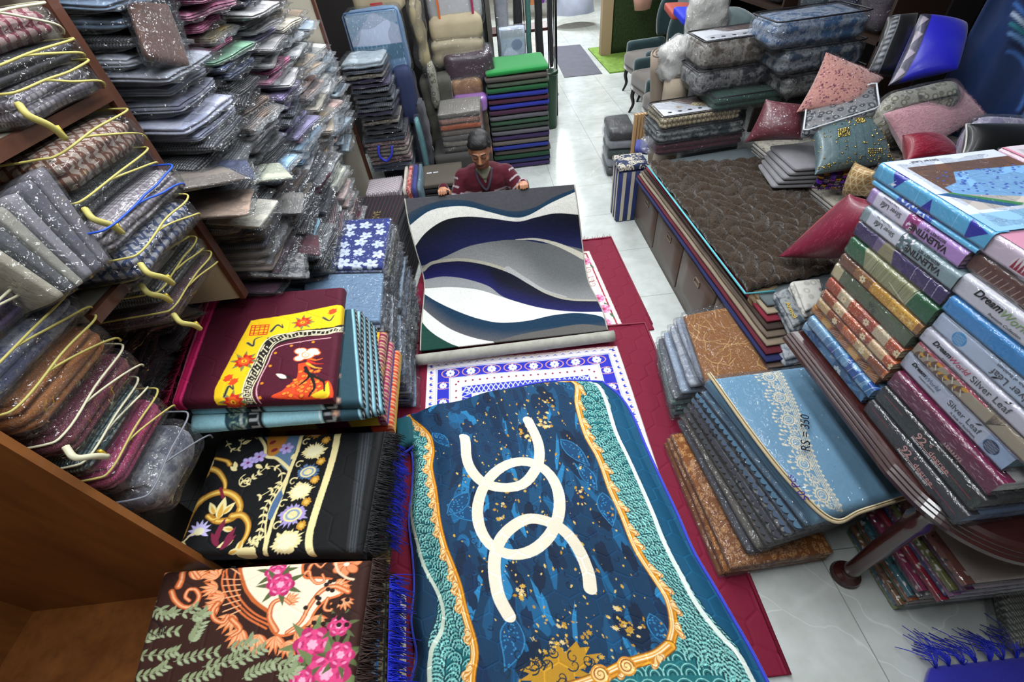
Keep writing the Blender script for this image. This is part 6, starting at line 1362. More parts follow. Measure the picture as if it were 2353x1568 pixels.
# ================================================================ RIGHT BACK: divan with drawers, mats, fur, cushions
BRL = simple('taupe_laminate', '#5a4a40', .4, var=.08, vscale=3)
t = thing('storage_divan', 'low taupe laminate divan with drawers in its aisle side, heaped with mats and cushions', 'divan', (1.9, 2.4, 0))
part('divan_body', box(1.2, 3.3, 1.3, 3.42, 0, .42), BRL, t, False)
for k in range(4):
    y0 = 1.36+.52*k; dr = part('drawer', bbox(1.185, 1.203, y0, y0+.5, .05, .40, .004), BRL, t)
    h = part('drawer_handle', join(box(1.180, 1.186, y0+.19, y0+.27, .30, .306), box(1.180, 1.186, y0+.19, y0+.27, .334, .34), box(1.180, 1.186, y0+.19, y0+.195, .30, .34), box(1.180, 1.186, y0+.265, y0+.27, .30, .34)), simple('brushed_metal', '#a89c88', .35, metal=.8), dr, False)
# thin mats lying on the divan, their edges showing on the aisle side
LM = [('navy', '#1c2250'), ('maroon', '#5a1626'), ('beige', '#8a7c6a'), ('grey-brown', '#6a5c50'), ('dark brown', '#3a2c26'), ('crimson', '#7a1c30'), ('sand', '#9c8e78'), ('slate', '#5a6468')]
zt = .425
for k, (nm, cc) in enumerate(LM):
    z0 = .425+.0195*k; xx = 1.13+.012*k; q_ = [np.array([xx, 3.36-.01*k, z0+.0175]), np.array([2.0, 3.36, z0+.0175]), np.array([2.0, 1.36+.03*k, z0+.0175]), np.array([xx+.06, 1.32+.035*k, z0+.0175])]
    o = solo('flat_mat', quadslab(q_, .0165, r=.006, n=(8, 30, 3), noise=.0018, seed=k), simple('mat_edge_'+nm, cc, .9, bump=.6, var=.15), '%s flat mat lying on the divan, %s under the brown fur rug' % (nm, ordp(7-k)), 'mat', 'flat mats under the fur rug')
# brown fur rug with quilted waves
fq_ = [C(1492, 372, z=.62), C(1790, 362, z=.63), C(1992, 596, z=.63), C(1722, 664, z=.62)]
def furfn(s, t_):
    P = bil(fq_, s, t_); x, y = s*.85, t_*1.5
    P[:, 2] += .018*(np.abs(np.sin(x*36+1.2*np.sin(y*14+x*5)))*np.abs(np.sin(y*26+1.5*np.sin(x*22))))**.6+.006*np.sin(y*9+x*10); e = np.minimum(np.minimum(s, 1-s)*.85, np.minimum(t_, 1-t_)*1.5); P[:, 2] -= .03*np.clip(1-e/.03, 0, 1)**2; return P
cv = Canvas(.85, 1.5, .006, '#3b3027'); R = np.random.RandomState(1); cv.A *= (1+.25*R.randn(cv.Y, cv.X, 1)).clip(.4, 1.8).astype(np.float32)
FURM = attr_mat('short_fur', .95, .5, 0, 1.0, 160, .15)
vf, cl = gridVF(furfn, cv); o = solo('fur_rug', vf, FURM, 'dark brown fur rug with quilted waves lying on the mats of the divan', 'rug', cols=cl); thick(o, .012)
R = np.random.RandomState(4); n = 9000; s_, t_ = R.rand(n), R.rand(n); B0 = furfn(s_, t_)+[0, 0, -.002]; D0 = np.stack([.35+.5*R.randn(n)*.6, -.5+.5*R.randn(n), .8+0*s_], 1); D0 /= np.linalg.norm(D0, axis=1, keepdims=True); L0 = .015*R.uniform(.6, 1.3, n)[:, None]; T0 = B0+D0*L0
sd = np.cross(D0, R.randn(n, 3)); sd /= np.linalg.norm(sd, axis=1, keepdims=True); V = np.stack([B0-sd*.0018, B0+sd*.0018, T0], 1).reshape(-1, 3); off = np.array(o.location); F = np.arange(3*n).reshape(-1, 3)
part('fur_pile', (V, F), simple('fur_strands', '#45382e', .9, sheen=.2), o, kind='stuff')
part('teal_border', tube([fq_[0]+[-.01, 0, -.03], fq_[3]+[-.012, 0, -.03], fq_[3]*.8+fq_[2]*.2+[0, -.03, -.03]], .006), simple('teal_binding', '#58b4c0', .6), o)
# striped box at the end of the divan
t = thing('striped_box', 'tall navy and cream striped storage box with patterned lid at the divan end', 'box', (1.12, 3.5, 0))
x0, x1, y0, y1, h = 1.03, 1.26, 3.44, 3.66, .46
NV = simple('navy_stripe', '#27366c', .6); CRS = simple('cream_stripe', '#c4bcaa', .6); part('box_body', bbox(x0, x1, y0, y1, 0, h, .012), NV, t)
for k in range(3): part('stripe', box(x0+.03+k*.07, x0+.058+k*.07, y0-.003, y0, .01, h-.01), CRS, t, False); part('stripe', box(x0-.003, x0, y0+.03+k*.07, y0+.055+k*.07, .01, h-.01), CRS, t, False)
cv = Canvas(.27, .26, .0025, '#25304e'); R = random.Random(2); [cv.scroll(R.uniform(0, .27), R.uniform(0, .26), R.uniform(0, 6), .02, 1.1, .008, '#c4bcaa') for k in range(60)]
f = wrapfn([np.array([x0-.01, y1+.01, h+.05]), np.array([x1+.01, y1+.01, h+.05]), np.array([x1+.01, y0-.01, h+.05]), np.array([x0-.01, y0-.01, h+.05])], .25, .24, .03, .02, lim=.05); vf, cl = gridVF(f, cv); part('lid', vf, COTT, t, cols=cl)
def slabthing(name, label, cat, quad, th, mat, color=None, wrap=None, down=(0, 0, -1), layers=0, puff=.01, seed=1, r=None, pip=None, group=None, nz=.004, pname='folded_cloth', n=(14, 14, 8)):
    quad = [np.asarray(p, float) for p in quad]; t = thing(name, label, cat, sum(quad)/4+np.array(down, float)*th, group); r = r or th*.45
    part(pname, quadslab(quad, th, down, r=r, n=n, layers=layers, groove=.014, noise=nz, seed=seed, puff=puff), mat, t, color=color)
    if wrap: part('clear_bag', quadslab(quad, th, down, r=r*.8, n=(16, 16, 8), noise=nz*1.4, seed=seed+9, grow=.008, puff=puff), wrap, t)
    if pip:
        up = -np.array(down, float)*.008; ring = []
        for i in range(4): a, b = quad[i], quad[(i+1) % 4]; ring += [a+(b-a)*k+up for k in (.06, .35, .65, .94)]
        part('piping', tube(np.array(ring), .005, 5, closed=True), pip, t)
    return t
DP = simple('dark_piping', '#1c1a20', .5); CARD = simple('printed_card', '#c8cad2', .4, coat=.6)
def bagq(label, px, z0, z1, kind, color, seed, layers=2, y=None, card=False, pip=DP, cat='blanket', group='bagged blankets stacked behind the divan', wd=.36):
    """zipped blanket bag; px = near-left, near-right top corners, measured on plane y"""
    a, b = C(*px[0], y=y), C(*px[1], y=y+.04); a[2] = b[2] = z1; q_ = [a+[.0, wd, 0], b+[.0, wd, 0], b, a]
    t = slabthing('bagged_blanket', label, cat, q_, z1-z0, pack_mat(kind), color, FILM, layers=layers, seed=seed, pip=pip, group=group, r=(z1-z0)*.35, nz=.006, pname='folded_blanket')
    if card:
        c_ = [q_[0]+[.02, -.05, .012], q_[1]+[-.02, -.05, .012], q_[2]+[-.02, .03, .012], q_[3]+[.02, .03, .012]]; part('printed_card', quadslab(c_, .003, r=.001, n=(6, 6, 1)), CARD, t, False)
        for k in range(6): u = (k+.8)/7.5; p = c_[3]+(c_[2]-c_[3])*u+(c_[0]-c_[3])*.18+[0, 0, .002]; V, F = lathe([(.016, 0), (.012, .001)], 10); part('card_spot', (V*[1, .7, 1]+p, F), BLK, t)
        c2_ = [c_[0]+(c_[1]-c_[0])*.25+[0, 0, .002], c_[1]+[-.02, 0, .002], c_[1]*.55+c_[2]*.45+[-.02, 0, .002], c_[0]*.6+c_[3]*.4+(c_[1]-c_[0])*.4+[0, 0, .002]]; part('card_picture', quadslab(c2_, .001, r=.0003, n=(4, 4, 1)), simple('card_picture', '#5a4a48', .4), t)
    return t
bagq('wine red blanket in clear zip bag, lowest of the front blanket stack', [(1508, 350), (1702, 345)], .61, .70, 'plain', '#4c1426', 1, y=3.30)
bagq('dark teal blanket in clear zip bag under the gold one', [(1512, 305), (1708, 300)], .705, .795, 'marble', '#24383e', 2, y=3.30)
bagq('gold quilted blanket in clear zip bag with printed card, on the front stack', [(1524, 262), (1700, 280)], .80, .885, 'diamond', '#8e7c52', 3, y=3.30, card=True)
bagq('bottle green blanket in clear zip bag beneath the navy one', [(1645, 232), (1806, 222)], .885, .975, 'plain', '#1c4438', 4, y=3.30)
bagq('dark navy floral blanket in clear zip bag beneath the card-topped one', [(1608, 160), (1810, 150)], .98, 1.12, 'marble', '#20202e', 5, y=3.42, layers=3)
bagq('brown floral blanket in clear zip bag with white printed card on top', [(1622, 92), (1818, 88)], 1.13, 1.30, 'marble', '#5c5044', 6, y=3.42, layers=3, card=True)
for k, (px, z0, z1, col, nm) in enumerate([([(1815, 180), (1990, 165)], .96, 1.09, '#14161c', 'black'), ([(1818, 80), (2010, 60)], 1.10, 1.25, '#1c3550', 'dark blue'), ([(1802, 5), (2030, -25)], 1.26, 1.41, '#24507c', 'mid blue')]):
    t = bagq('%s blanket in clear zip bag, %s of the right blanket stack' % (nm, ['lowest', 'middle', 'upper'][k]), px, z0, z1, 'marble', col, 10+k, y=3.2, layers=2)
    if k == 1: a = np.array(t.location); part('carry_handle', tube(catmull([a+[-.03, -.2, .13], a+[-.02, -.235, .06], a+[.1, -.24, .02], a+[.2, -.23, .06], a+[.2, -.2, .13]], 6), .016, 6), simple('navy_webbing', '#171c2a', .7), t)
slabthing('bagged_blanket', 'black glossy blanket bag below the right blanket stack', 'blanket', [C(1815, 170, y=3.5), C(1990, 165, y=3.5), C(1990, 230, y=3.3), C(1815, 240, y=3.3)], .3, pack_mat('plain'), '#0e0f14', FILM, seed=4)
# ---- cushions
def cushion(label, corners, T, mat, color=None, cols=None, group=None, art=None, back=None, name='throw_cushion', seed=1, cat='cushion', pinch=.07, film_=False, bg='#888888', seam=None, up=None):
    c = [np.asarray(p, float) for p in corners]; cen = sum(c)/4; W = np.linalg.norm(c[1]-c[0]); D = np.linalg.norm(c[0]-c[3])
    nrm = np.cross(c[1]-c[0], c[0]-c[3]); nrm /= np.linalg.norm(nrm); toc = np.array([0, 0, HC])-cen
    if nrm @ toc < 0: nrm = -nrm
    def face(sgn):
        def f(s, t_):
            u, v = 2*s-1, 2*t_-1; h = np.clip((1-u**2)*(1-v**2), 0, 1)**.42; ss = .5+.5*u*(1-pinch*(1-np.abs(v)**2)*1.0*np.abs(u)**3*1.0); tt = .5+.5*v*(1-pinch*(1-np.abs(u)**2)*np.abs(v)**3)
            return bil(c, ss, tt)+nrm*(sgn*T/2*h)[:, None]+ns(bil(c, ss, tt), seed, 9)*(.004*h)[:, None]
        return f
    t = thing(name, label, cat, cen-nrm*T*.3, group); cv = Canvas(W, D, max(.003, W/120), bg)
    if art: art(cv, W, D)
    vf, cl = gridVF(face(1), cv); F = vf[1]
    if np.cross(vf[0][F[0][1]]-vf[0][F[0][0]], vf[0][F[0][3]]-vf[0][F[0][0]]) @ nrm < 0: F = F[:, ::-1]
    part('front_cover', (vf[0], F), mat, t, cols=cl if art or mat in (FABRIC, COTT, PRINT) or bg != '#888888' else None)
    cb = Canvas(W, D, W/40, back or bg); vf, cl = gridVF(face(-1), cb); F = vf[1]
    if np.cross(vf[0][F[0][1]]-vf[0][F[0][0]], vf[0][F[0][3]]-vf[0][F[0][0]]) @ nrm > 0: F = F[:, ::-1]
    part('back_cover', (vf[0], F), mat, t, cols=cl)
    g = np.linspace(0, 1, 14); z_ = np.zeros(14); o_ = np.ones(14); f0 = face(0)
    ring = np.concatenate([f0(g, z_), f0(o_, g)[1:], f0(g[::-1], o_)[1:], f0(z_, g[::-1])[1:-1]]); 
    if seam: part('seam_piping', tube(ring, .004, 5, closed=True), simple('seam_'+seam, seam, .7), t)
    if film_: vf, cl = gridVF(lambda s, t_: face(1)(s, t_)+nrm*.01, Canvas(W, D, W/24, '#fff')); part('clear_bag', vf, FILM, t)
    t['_n'] = 0; del t['_n']
    return t, face(1), nrm
SATIN = attr_mat('satin_cover', .38, .2, .15, .15, 300, .5); FUZZ = attr_mat('fuzzy_cover', .95, .8, 0, .9, 260, .1)
def fuzz(t, f, nrm, n, L, col, seed=1, kind='stuff'):
    R = np.random.RandomState(seed); s, v = R.rand(n), R.rand(n); B = f(s, v); Dn = nrm+.55*R.randn(n, 3); T_ = B+Dn/np.linalg.norm(Dn, axis=1, keepdims=True)*L*R.uniform(.5, 1.2, n)[:, None]; sd = np.cross(T_-B, R.randn(n, 3)); sd /= np.linalg.norm(sd, axis=1, keepdims=True)
    part('fur_pile', (np.stack([B-sd*.0007, B+sd*.0007, T_], 1).reshape(-1, 3), np.arange(3*n).reshape(-1, 3)), simple('fuzz_'+col, col, .9, sheen=.6), t, kind='stuff')
# big red satin cushion leaning on the fur and boxes
def redart(cv, W, D):
    for k in range(420): R = random.Random(k); x, y = R.uniform(0, W), R.uniform(0, D); cv.line([(x, y), (x+.02, y+.003)], .001, '#a84a60' if k % 2 else '#5e1026')
cushion('red satin cushion with crinkled maroon face propped against the boxed sheets', [C(1788, 590, z=.66), C(1952, 445, z=1.02), C(2030, 470, z=1.06), C(1972, 590, z=.74)], .24, SATIN, art=redart, bg='#6e1830', back='#a01226', seed=2, pinch=.04)
# pink fur cushion
t, f, nr = cushion('large plain baby pink fur cushion standing at the back of the divan', [C(2030, 262, y=2.42), C(2185, 186, y=2.6), C(2262, 265, y=2.5), C(2085, 372, y=2.25)], .15, FUZZ, bg='#c99aa4', seed=3); fuzz(t, f, nr, 5000, .014, '#cf9fa9', 3)
def sparkle(cv, W, D, n, cols, size=.004, seed=1):
    R = random.Random(seed)
    for k in range(n): cv.ell(R.uniform(0, W), R.uniform(0, D), size, None, 0, R.choice(cols))
def pinkseq(cv, W, D):
    R = random.Random(3)
    for i in range(5):
        for j in range(4):
            x, y = W*(i+.5+.3*(j % 2))/5, D*(j+.5)/4
            for k in range(12): cv.ell(x+R.gauss(0, .012), y+R.gauss(0, .02), .006, None, 0, R.choice(['#7a4250', '#8a5260', '#c89a9a', '#5c3040']))
t, f, nr = cushion('dusty pink fur cushion with rows of mauve sequins', [C(1898, 120, y=3.0), C(2030, 180, y=2.8), C(1975, 255, y=2.6), C(1830, 258, y=2.75)], .14, FUZZ, art=pinkseq, bg='#b08078', seed=4); fuzz(t, f, nr, 3500, .012, '#b98a82', 4)
SEQ = simple('gold_sequin', '#d8c070', .2, metal=.9); SEQP = simple('rose_sequin', '#d8a0a8', .2, metal=.9); SEQV = simple('violet_sequin', '#6a2cc0', .15, metal=.8)
def sequins(t, f, nr, spots, r, mat, name='sequins'):
    vs = []
    for (s, v) in spots:
        p = f(np.array([s]), np.array([v]))[0]+nr*.003; V, F = lathe([(r, 0), (r*.4, .0008)], 7); R = np.random.RandomState(int(s*999+v*99)); z = nr+.3*R.randn(3); z /= np.linalg.norm(z); x = np.cross(z, [0, 0, 1.]); x /= np.linalg.norm(x); y = np.cross(z, x); vs.append((p+V[:, :1]*x+V[:, 1:2]*y+V[:, 2:]*z, F))
    part(name, join(*vs), mat, t, kind='stuff')
R = random.Random(5); sequins(t, f, nr, [(R.random(), R.random()) for k in range(60)], .005, SEQP)
# teal cushion with gold sequins
def tealart(cv, W, D):
    for k in range(9): cv.line([(W*(k+.5)/9, 0), (W*(k+.5)/9+.01, D)], .0022, '#33464a')
    for k in range(500): R = random.Random(k); cv.ell(R.uniform(0, W), R.uniform(0, D), .002, None, 0, '#6c8488')
t, f, nr = cushion('grey-teal cushion with gold sequin patches and pinstripes', [C(1862, 290, y=2.62), C(2018, 262, y=2.55), C(2055, 372, y=2.28), C(1872, 402, y=2.3)], .15, SATIN, art=tealart, bg='#4c6166', seed=5)
R = random.Random(6); sp = [(.3+.022*i+.003*j, .5+.03*j) for i in range(7) for j in range(6)]+[(.58+.022*i, .72+.03*j) for i in range(6) for j in range(5)]+[(.65+.03*i, .12+.03*j) for i in range(7) for j in range(3)]+[(R.random(), R.random()) for k in range(60)]+[(R.uniform(.88, .99), R.random()) for k in range(40)]+[(R.random(), R.uniform(.02, .1)) for k in range(40)]
sequins(t, f, nr, sp, .0055, SEQ)
# royal blue satin cushion
def blueart(cv, W, D):
    cv.rect(0, 0, W*.16, D, '#14142e'); R = random.Random(1)
    for k in range(40): cv.line([(R.uniform(0, W*.16), R.uniform(0, D)), (R.uniform(0, W*.16), R.uniform(0, D))], .002, '#3a3850')
    for k in range(4): cv.poly([(W*.02, D*(k*.25+.02)), (W*.13, D*(k*.25+.1)), (W*.03, D*(k*.25+.2))], '#8c8290')
cushion('royal blue satin cushion with black lace side panel, leaning at the back', [C(2115, 32, y=2.95), C(2222, 55, y=2.85), C(2200, 160, y=2.55), C(2040, 198, y=2.65)], .17, SATIN, art=blueart, bg='#1c1ca8', seed=6, pinch=.03)
def silvart(cv, W, D):
    for k in range(11): cv.ell(W*.22, D*(k+.5)/11, .018, None, 0, '#4a4c52'); cv.ell(W*.22, D*(k+.5)/11, .01, None, 0, '#7c7f86')
    cv.line([(W*.32, 0), (W*.32, D)], .004, '#6a6c72')
cushion('black cushion with silver beaded band, behind the pink sequin cushion', [C(2040, 38, y=3.1), C(2110, 30, y=3.05), C(2075, 178, y=2.75), C(1988, 172, y=2.8)], .14, SATIN, art=silvart, bg='#0b0c10', seed=7)
def plumart(cv, W, D):
    R = random.Random(9); cols = ['#d8962c', '#6a2cb8', '#1a1420', '#8c2c9c', '#9c9498', '#1a1420']; 
    for i in range(12):
        for j in range(9): cv.rect(i*W/12, j*D/9+.004*(i % 2), (i+.86)*W/12, (j+.8)*D/9, R.choice(cols))
t, f, nr = cushion('black cushion with purple and gold zigzag sequins lying flat', [C(1878, 400, z=.80), C(2060, 366, z=.86), C(2005, 432, z=.72), C(1862, 432, z=.70)], .1, SATIN, art=plumart, bg='#1a1420', seed=8)
R = random.Random(8); sequins(t, f, nr, [(R.random(), R.random()) for k in range(120)], .004, SEQV); sequins(t, f, nr, [(R.random(), R.random()) for k in range(60)], .004, SEQ)
def geoart(cv, W, D):
    for i in range(5):
        for j in range(5):
            x, y = W*(i+.5*(j % 2))/4.5, D*j/4.5
            for a in np.arange(0, 6.28, PI/3): cv.line([(x, y), (x+.045*math.cos(a), y+.045*math.sin(a))], .0022, '#e0d0a8'); cv.line([(x+.045*math.cos(a), y+.045*math.sin(a)), (x+.078*math.cos(a+.52), y+.078*math.sin(a+.52))], .0018, '#e0d0a8')
cushion('tan cushion with gold geometric star lattice', [C(1965, 372, z=.90), C(2022, 398, z=.93), C(1998, 452, z=.76), C(1935, 452, z=.71)], .1, SATIN, art=geoart, bg='#a88454', seed=9)
cushion('small crimson cushion with centre seam in front of the pink fur one', [C(2075, 312, y=2.2), C(2150, 316, y=2.2), C(2216, 372, y=2.0), C(2082, 372, y=2.0)], .13, SATIN, art=lambda cv, W, D: (redart(cv, W, D), cv.line([(0, D), (W, 0)], .004, '#3c0814')), bg='#7a0f24', seed=10, seam='#5a0a1a')
cushion('plain black cushion with white zip edge at the right', [C(2220, 286, y=2.0), C(2400, 290, y=1.95), C(2420, 400, y=1.8), C(2205, 372, y=1.85)], .14, SATIN, bg='#0c0e10', seed=11, seam='#b8b8b4')
cushion('maroon cushion wrapped in clear plastic beside the folded grey towels', [C(1760, 228, y=2.95), C(1842, 240, y=2.85), C(1845, 322, y=2.7), C(1710, 328, y=2.85)], .17, SATIN, bg='#621226', seed=12, film_=True)
# clear zip bag with dark sequin cushion
q_ = [C(1852, 250, y=2.75), C(2012, 192, y=2.7), C(2020, 250, y=2.5), C(1845, 305, y=2.55)]
slabthing('zipped_bag', 'flat clear bag with white zip holding a navy and silver sequined cover', 'bag', q_, .05, pack_mat('floral'), '#202838', FILM, pip=simple('white_piping', '#c9ccd2', .5), seed=7)
# grey folded towels
for k in range(5):
    zt = .80-.03*k; q_ = [np.array([1.86-.01*k, 2.86, zt]), np.array([2.26, 2.84, zt]), np.array([2.28, 2.44, zt]), np.array([1.84-.02*k, 2.50+.01*k, zt])]
    slabthing('folded_towel', 'folded light grey blanket with beige hem, %s of the small grey stack' % ordp(k), 'towel', q_, .0275, simple('grey_fleece', '#86858a', .95, sheen=.4, bump=.6, var=.1), r=.013, group='folded grey blankets on the divan', seed=30+k, n=(12, 12, 4), nz=.001, puff=0)
# support under the cushions: folded white sheets, rolls and bedding on the divan
for k in range(9):
    zt = .655-.0255*k; q_ = [np.array([2.0, 3.3, zt]), np.array([2.66, 3.3, zt]), np.array([3.1, 1.35, zt]), np.array([2.0+.01*(k % 3), 1.35, zt])]
    slabthing('folded_sheet', '%s printed sheet spread on the divan, %s beneath the cushions' % (['cream flowered', 'white', 'grey', 'cream'][k % 4], ordp(k)), 'sheet', q_, .0235, pack_mat(['floral', 'plain', 'plain', 'marble'][k % 4]), ['#aaa292', '#c4c0ba', '#8c8a86', '#b4ac9c'][k % 4], None, r=.01, group='sheets spread under the cushions', seed=50+k, n=(10, 16, 3), nz=.0007, puff=0)
q_ = [C(2022, 200, y=2.55), C(2210, 165, y=2.6), C(2240, 205, y=2.4), C(2030, 262, y=2.4)]
slabthing('bagged_blanket', 'beige and olive scroll-patterned blanket in clear bag behind the pink fur cushion', 'blanket', q_, .26, pack_mat('floral'), '#74705c', FILM, layers=3, seed=5)
q_ = [C(2230, 250, y=2.1), C(2420, 262, y=2.0), C(2440, 320, y=1.9), C(2240, 305, y=1.95)]
slabthing('bagged_blanket', 'lilac and peach printed bedding in clear bag at the right edge', 'blanket', q_, .3, pack_mat('marble'), '#8c84a4', FILM, layers=2, seed=6)
slabthing('bagged_blanket', 'large dark grey bedding bundle under the leaning cushions', 'blanket', [np.array([2.3, 3.3, .95]), np.array([2.72, 3.3, .95]), np.array([2.7, 2.8, .95]), np.array([2.35, 2.7, .92])], .26, pack_mat('plain'), '#2c2c34', FILM, layers=3, seed=8)
slabthing('bagged_blanket', 'dark brown bedding bundle under the black and pink cushions', 'blanket', [np.array([2.1, 2.55, .84]), np.array([2.78, 2.55, .9]), np.array([2.8, 1.75, .9]), np.array([2.15, 1.8, .84])], .17, pack_mat('floral'), '#54483e', None, layers=3, seed=9)
# towels hanging off the near end of the divan
TW = [('blue-grey towel with gold lettering', '#3c4c58', 'marble'), ('white and grey flowered towel', '#b4b2aa', 'floral'), ('grey marbled towel with pale hem', '#6c7684', 'marble'), ('beige and rust checked mat', '#9c8460', 'zigzag')]
for k, (nm, cc, kd) in enumerate(TW):
    A_ = [[(1775, 668), (1812, 652), (1860, 742), (1822, 762)], [(1812, 640), (1890, 632), (1905, 700), (1850, 725)], [(1772, 742), (1818, 730), (1862, 822), (1800, 838)], [(1716, 668), (1790, 640), (1800, 690), (1742, 700)]][k]
    z_ = [.62, .64, .50, .60][k]; q_ = [C(*p, z=z_-(.06 if i > 1 else 0)) for i, p in enumerate(A_)]
    t = slabthing('folded_towel', nm+' bunched at the near end of the divan', 'towel', q_, .07, pack_mat(kd), cc, None, layers=2, seed=70+k, r=.03)
    if k == 0:
        text('Anmol', .035, q_[0]*.6+q_[3]*.4+(q_[1]-q_[0])*.25+[0, 0, .012], q_[3]-q_[0], q_[1]-q_[0], simple('gold_thread', '#c8a84c', .5), t, bold=.0008); 
# hanging dark printed curtain and dark wall behind the cushions
def curtain(s, t_):
    x = 2.75+.0*s+s*.6; P = np.stack([2.72+s*.85, 2.72-s*1.15, .55+t_*2.2], 1); w = .035*np.sin(s*38)*(1-.5*np.exp(-((t_-.3)/.12)**2)); P[:, 0] += w; P[:, 1] += w*.6; return P
cv = Canvas(1.4, 2.2, .008, '#1c3058')
for k in range(26):
    th = np.linspace(-.3, 1.5, 24); cv.line(np.stack([.28+.5*np.cos(th*1.4+.4)*(.2+k*.045), .55+(.2+.06*k)*np.sin(th)-.02*k], 1), .016, ['#3a62a0', '#101c3c', '#5c84b4', '#2c7480', '#9cb0c4'][k % 5])
S0 = struct
vf, cl = gridVF(curtain, cv); o = solo('hanging_curtain', vf, SATIN, 'dark navy curtain printed with teal and pale swirls, gathered at the right edge', 'curtain', cols=cl); thick(o, .004)
# wooden slats, leaning grey packs, carpet rolls and plastic sacks
t = thing('slatted_frame', 'light wooden slatted frame standing between the grey packs and carpet rolls', 'frame', (1.33, 4.2, 0))
for k in range(4): a = C(1461+k*8, 262, y=4.25); part('slat', box(a[0]-.011, a[0]+.011, 4.22+.012*k, 4.26+.012*k, 0, a[2]), simple('pale_pine', '#b89468', .6, var=.1), t, False)
a = C(1458, 330, y=4.25); part('crosspiece', box(a[0]-.01, a[0]+.16, 4.275, 4.29, .1, .14), simple('pale_pine', '#b89468', .6, var=.1), t, False)
for k in range(5):
    slabthing('bagged_cloth', '%s bag of cloth, %s of stack by slatted frame' % (['black', 'grey', 'dark green', 'silver grey', 'dark grey'][k], ordp(k)), 'packet', [np.array([1.20, 4.75, .46-.09*k]), np.array([1.45, 4.75, .46-.09*k]), np.array([1.42, 4.30, .44-.09*k]), np.array([1.16, 4.34, .44-.09*k])], .078, pack_mat('plain'), ['#1c1c22', '#8c8e94', '#1f3430', '#9a9ca4', '#3c3c42'][k], FILM, seed=k, group='bags in the low stack by the slatted frame', r=.03)
BGR = simple('beige_carpet_back', '#98897a', .95, bump=.5, var=.1)
def roll(label, foot, head, r, mat=BGR):
    foot, head = np.array(foot, float), np.array(head, float); t = thing('carpet_roll', label, 'carpet', foot); part('rolled_carpet', tube(np.linspace(foot, head, 10)+ns(np.linspace(foot, head, 10), 3, 4)*.01, r, 24), mat, t)
    d = (head-foot)/np.linalg.norm(head-foot); x = np.cross(d, [0, 1, 0]); x /= np.linalg.norm(x); y = np.cross(d, x); th = np.linspace(0, 15, 80); part('roll_spiral', tube([head+d*.004+(x*math.cos(a)+y*math.sin(a))*(.01+r*.9*a/15) for a in th], .004, 4), simple('carpet_edge', '#6f6254', .9), t); return t
roll('beige carpet roll standing upright, left one by the slatted frame', C(1478, 400, z=0)*[1, 1, 0]+[.12, .0, 0], C(1518, 120, y=3.95), .07)
roll('wider cream carpet roll standing upright behind the gold blanket', [1.55, 3.85, 0], C(1560, 170, y=3.85), .1, simple('cream_carpet_back', '#a39684', .95, bump=.5, var=.1))
def sack(label, px, y, w, h, seed):
    c = C(*px, y=y); P, F = rbox(w/2, w*.35, h, w*.3, (16, 14, 18)); R = np.random.RandomState(seed); P = P+ns(P, seed, 14)*.02+ns(P, seed+1, 40)*.008; k = np.clip((P[:, 2]-h*.75)/(h*.25), 0, 1); P[:, 0] *= 1-.5*k; P[:, 1] *= 1-.5*k
    t = thing('plastic_sack', label, 'sack', c-[0, 0, h/2]); V = P+c-[0, 0, h/2]; part('wadding', (V*1.0, F), simple('white_wadding', '#c4c0b8', .9, bump=.8, bscale=40), t)
    part('plastic_bag', ((P-[0, 0, h/2])*1.06+c+ns(P, seed+5, 30)*.008, F), FILMW, t); return t
sack('cloudy white plastic sack of wadding slumped on the carpet rolls', (1568, 132), 3.88, .34, .30, 3); sack('tall cream plastic sack standing behind the brown blanket bag', (1625, 40), 4.15, .30, .52, 5)
t = thing('plastic_sack', 'crumpled lilac-white plastic bag beside the wine red blanket', 'sack', C(1500, 345, y=3.4)); P, F = rbox(.09, .07, .1, .03, (8, 8, 6)); part('plastic_bag', (P+ns(P, 3, 30)*.015+C(1500, 345, y=3.42), F), FILMW, t)
slabthing('bagged_cloth', 'violet-blue folded cloth at the foot of the beige carpet roll', 'packet', [C(1462, 318, z=.56), C(1492, 322, z=.56), C(1492, 345, z=.54), C(1458, 340, z=.54)], .05, simple('violet_blue_cloth', '#3a3f86', .8), r=.02)
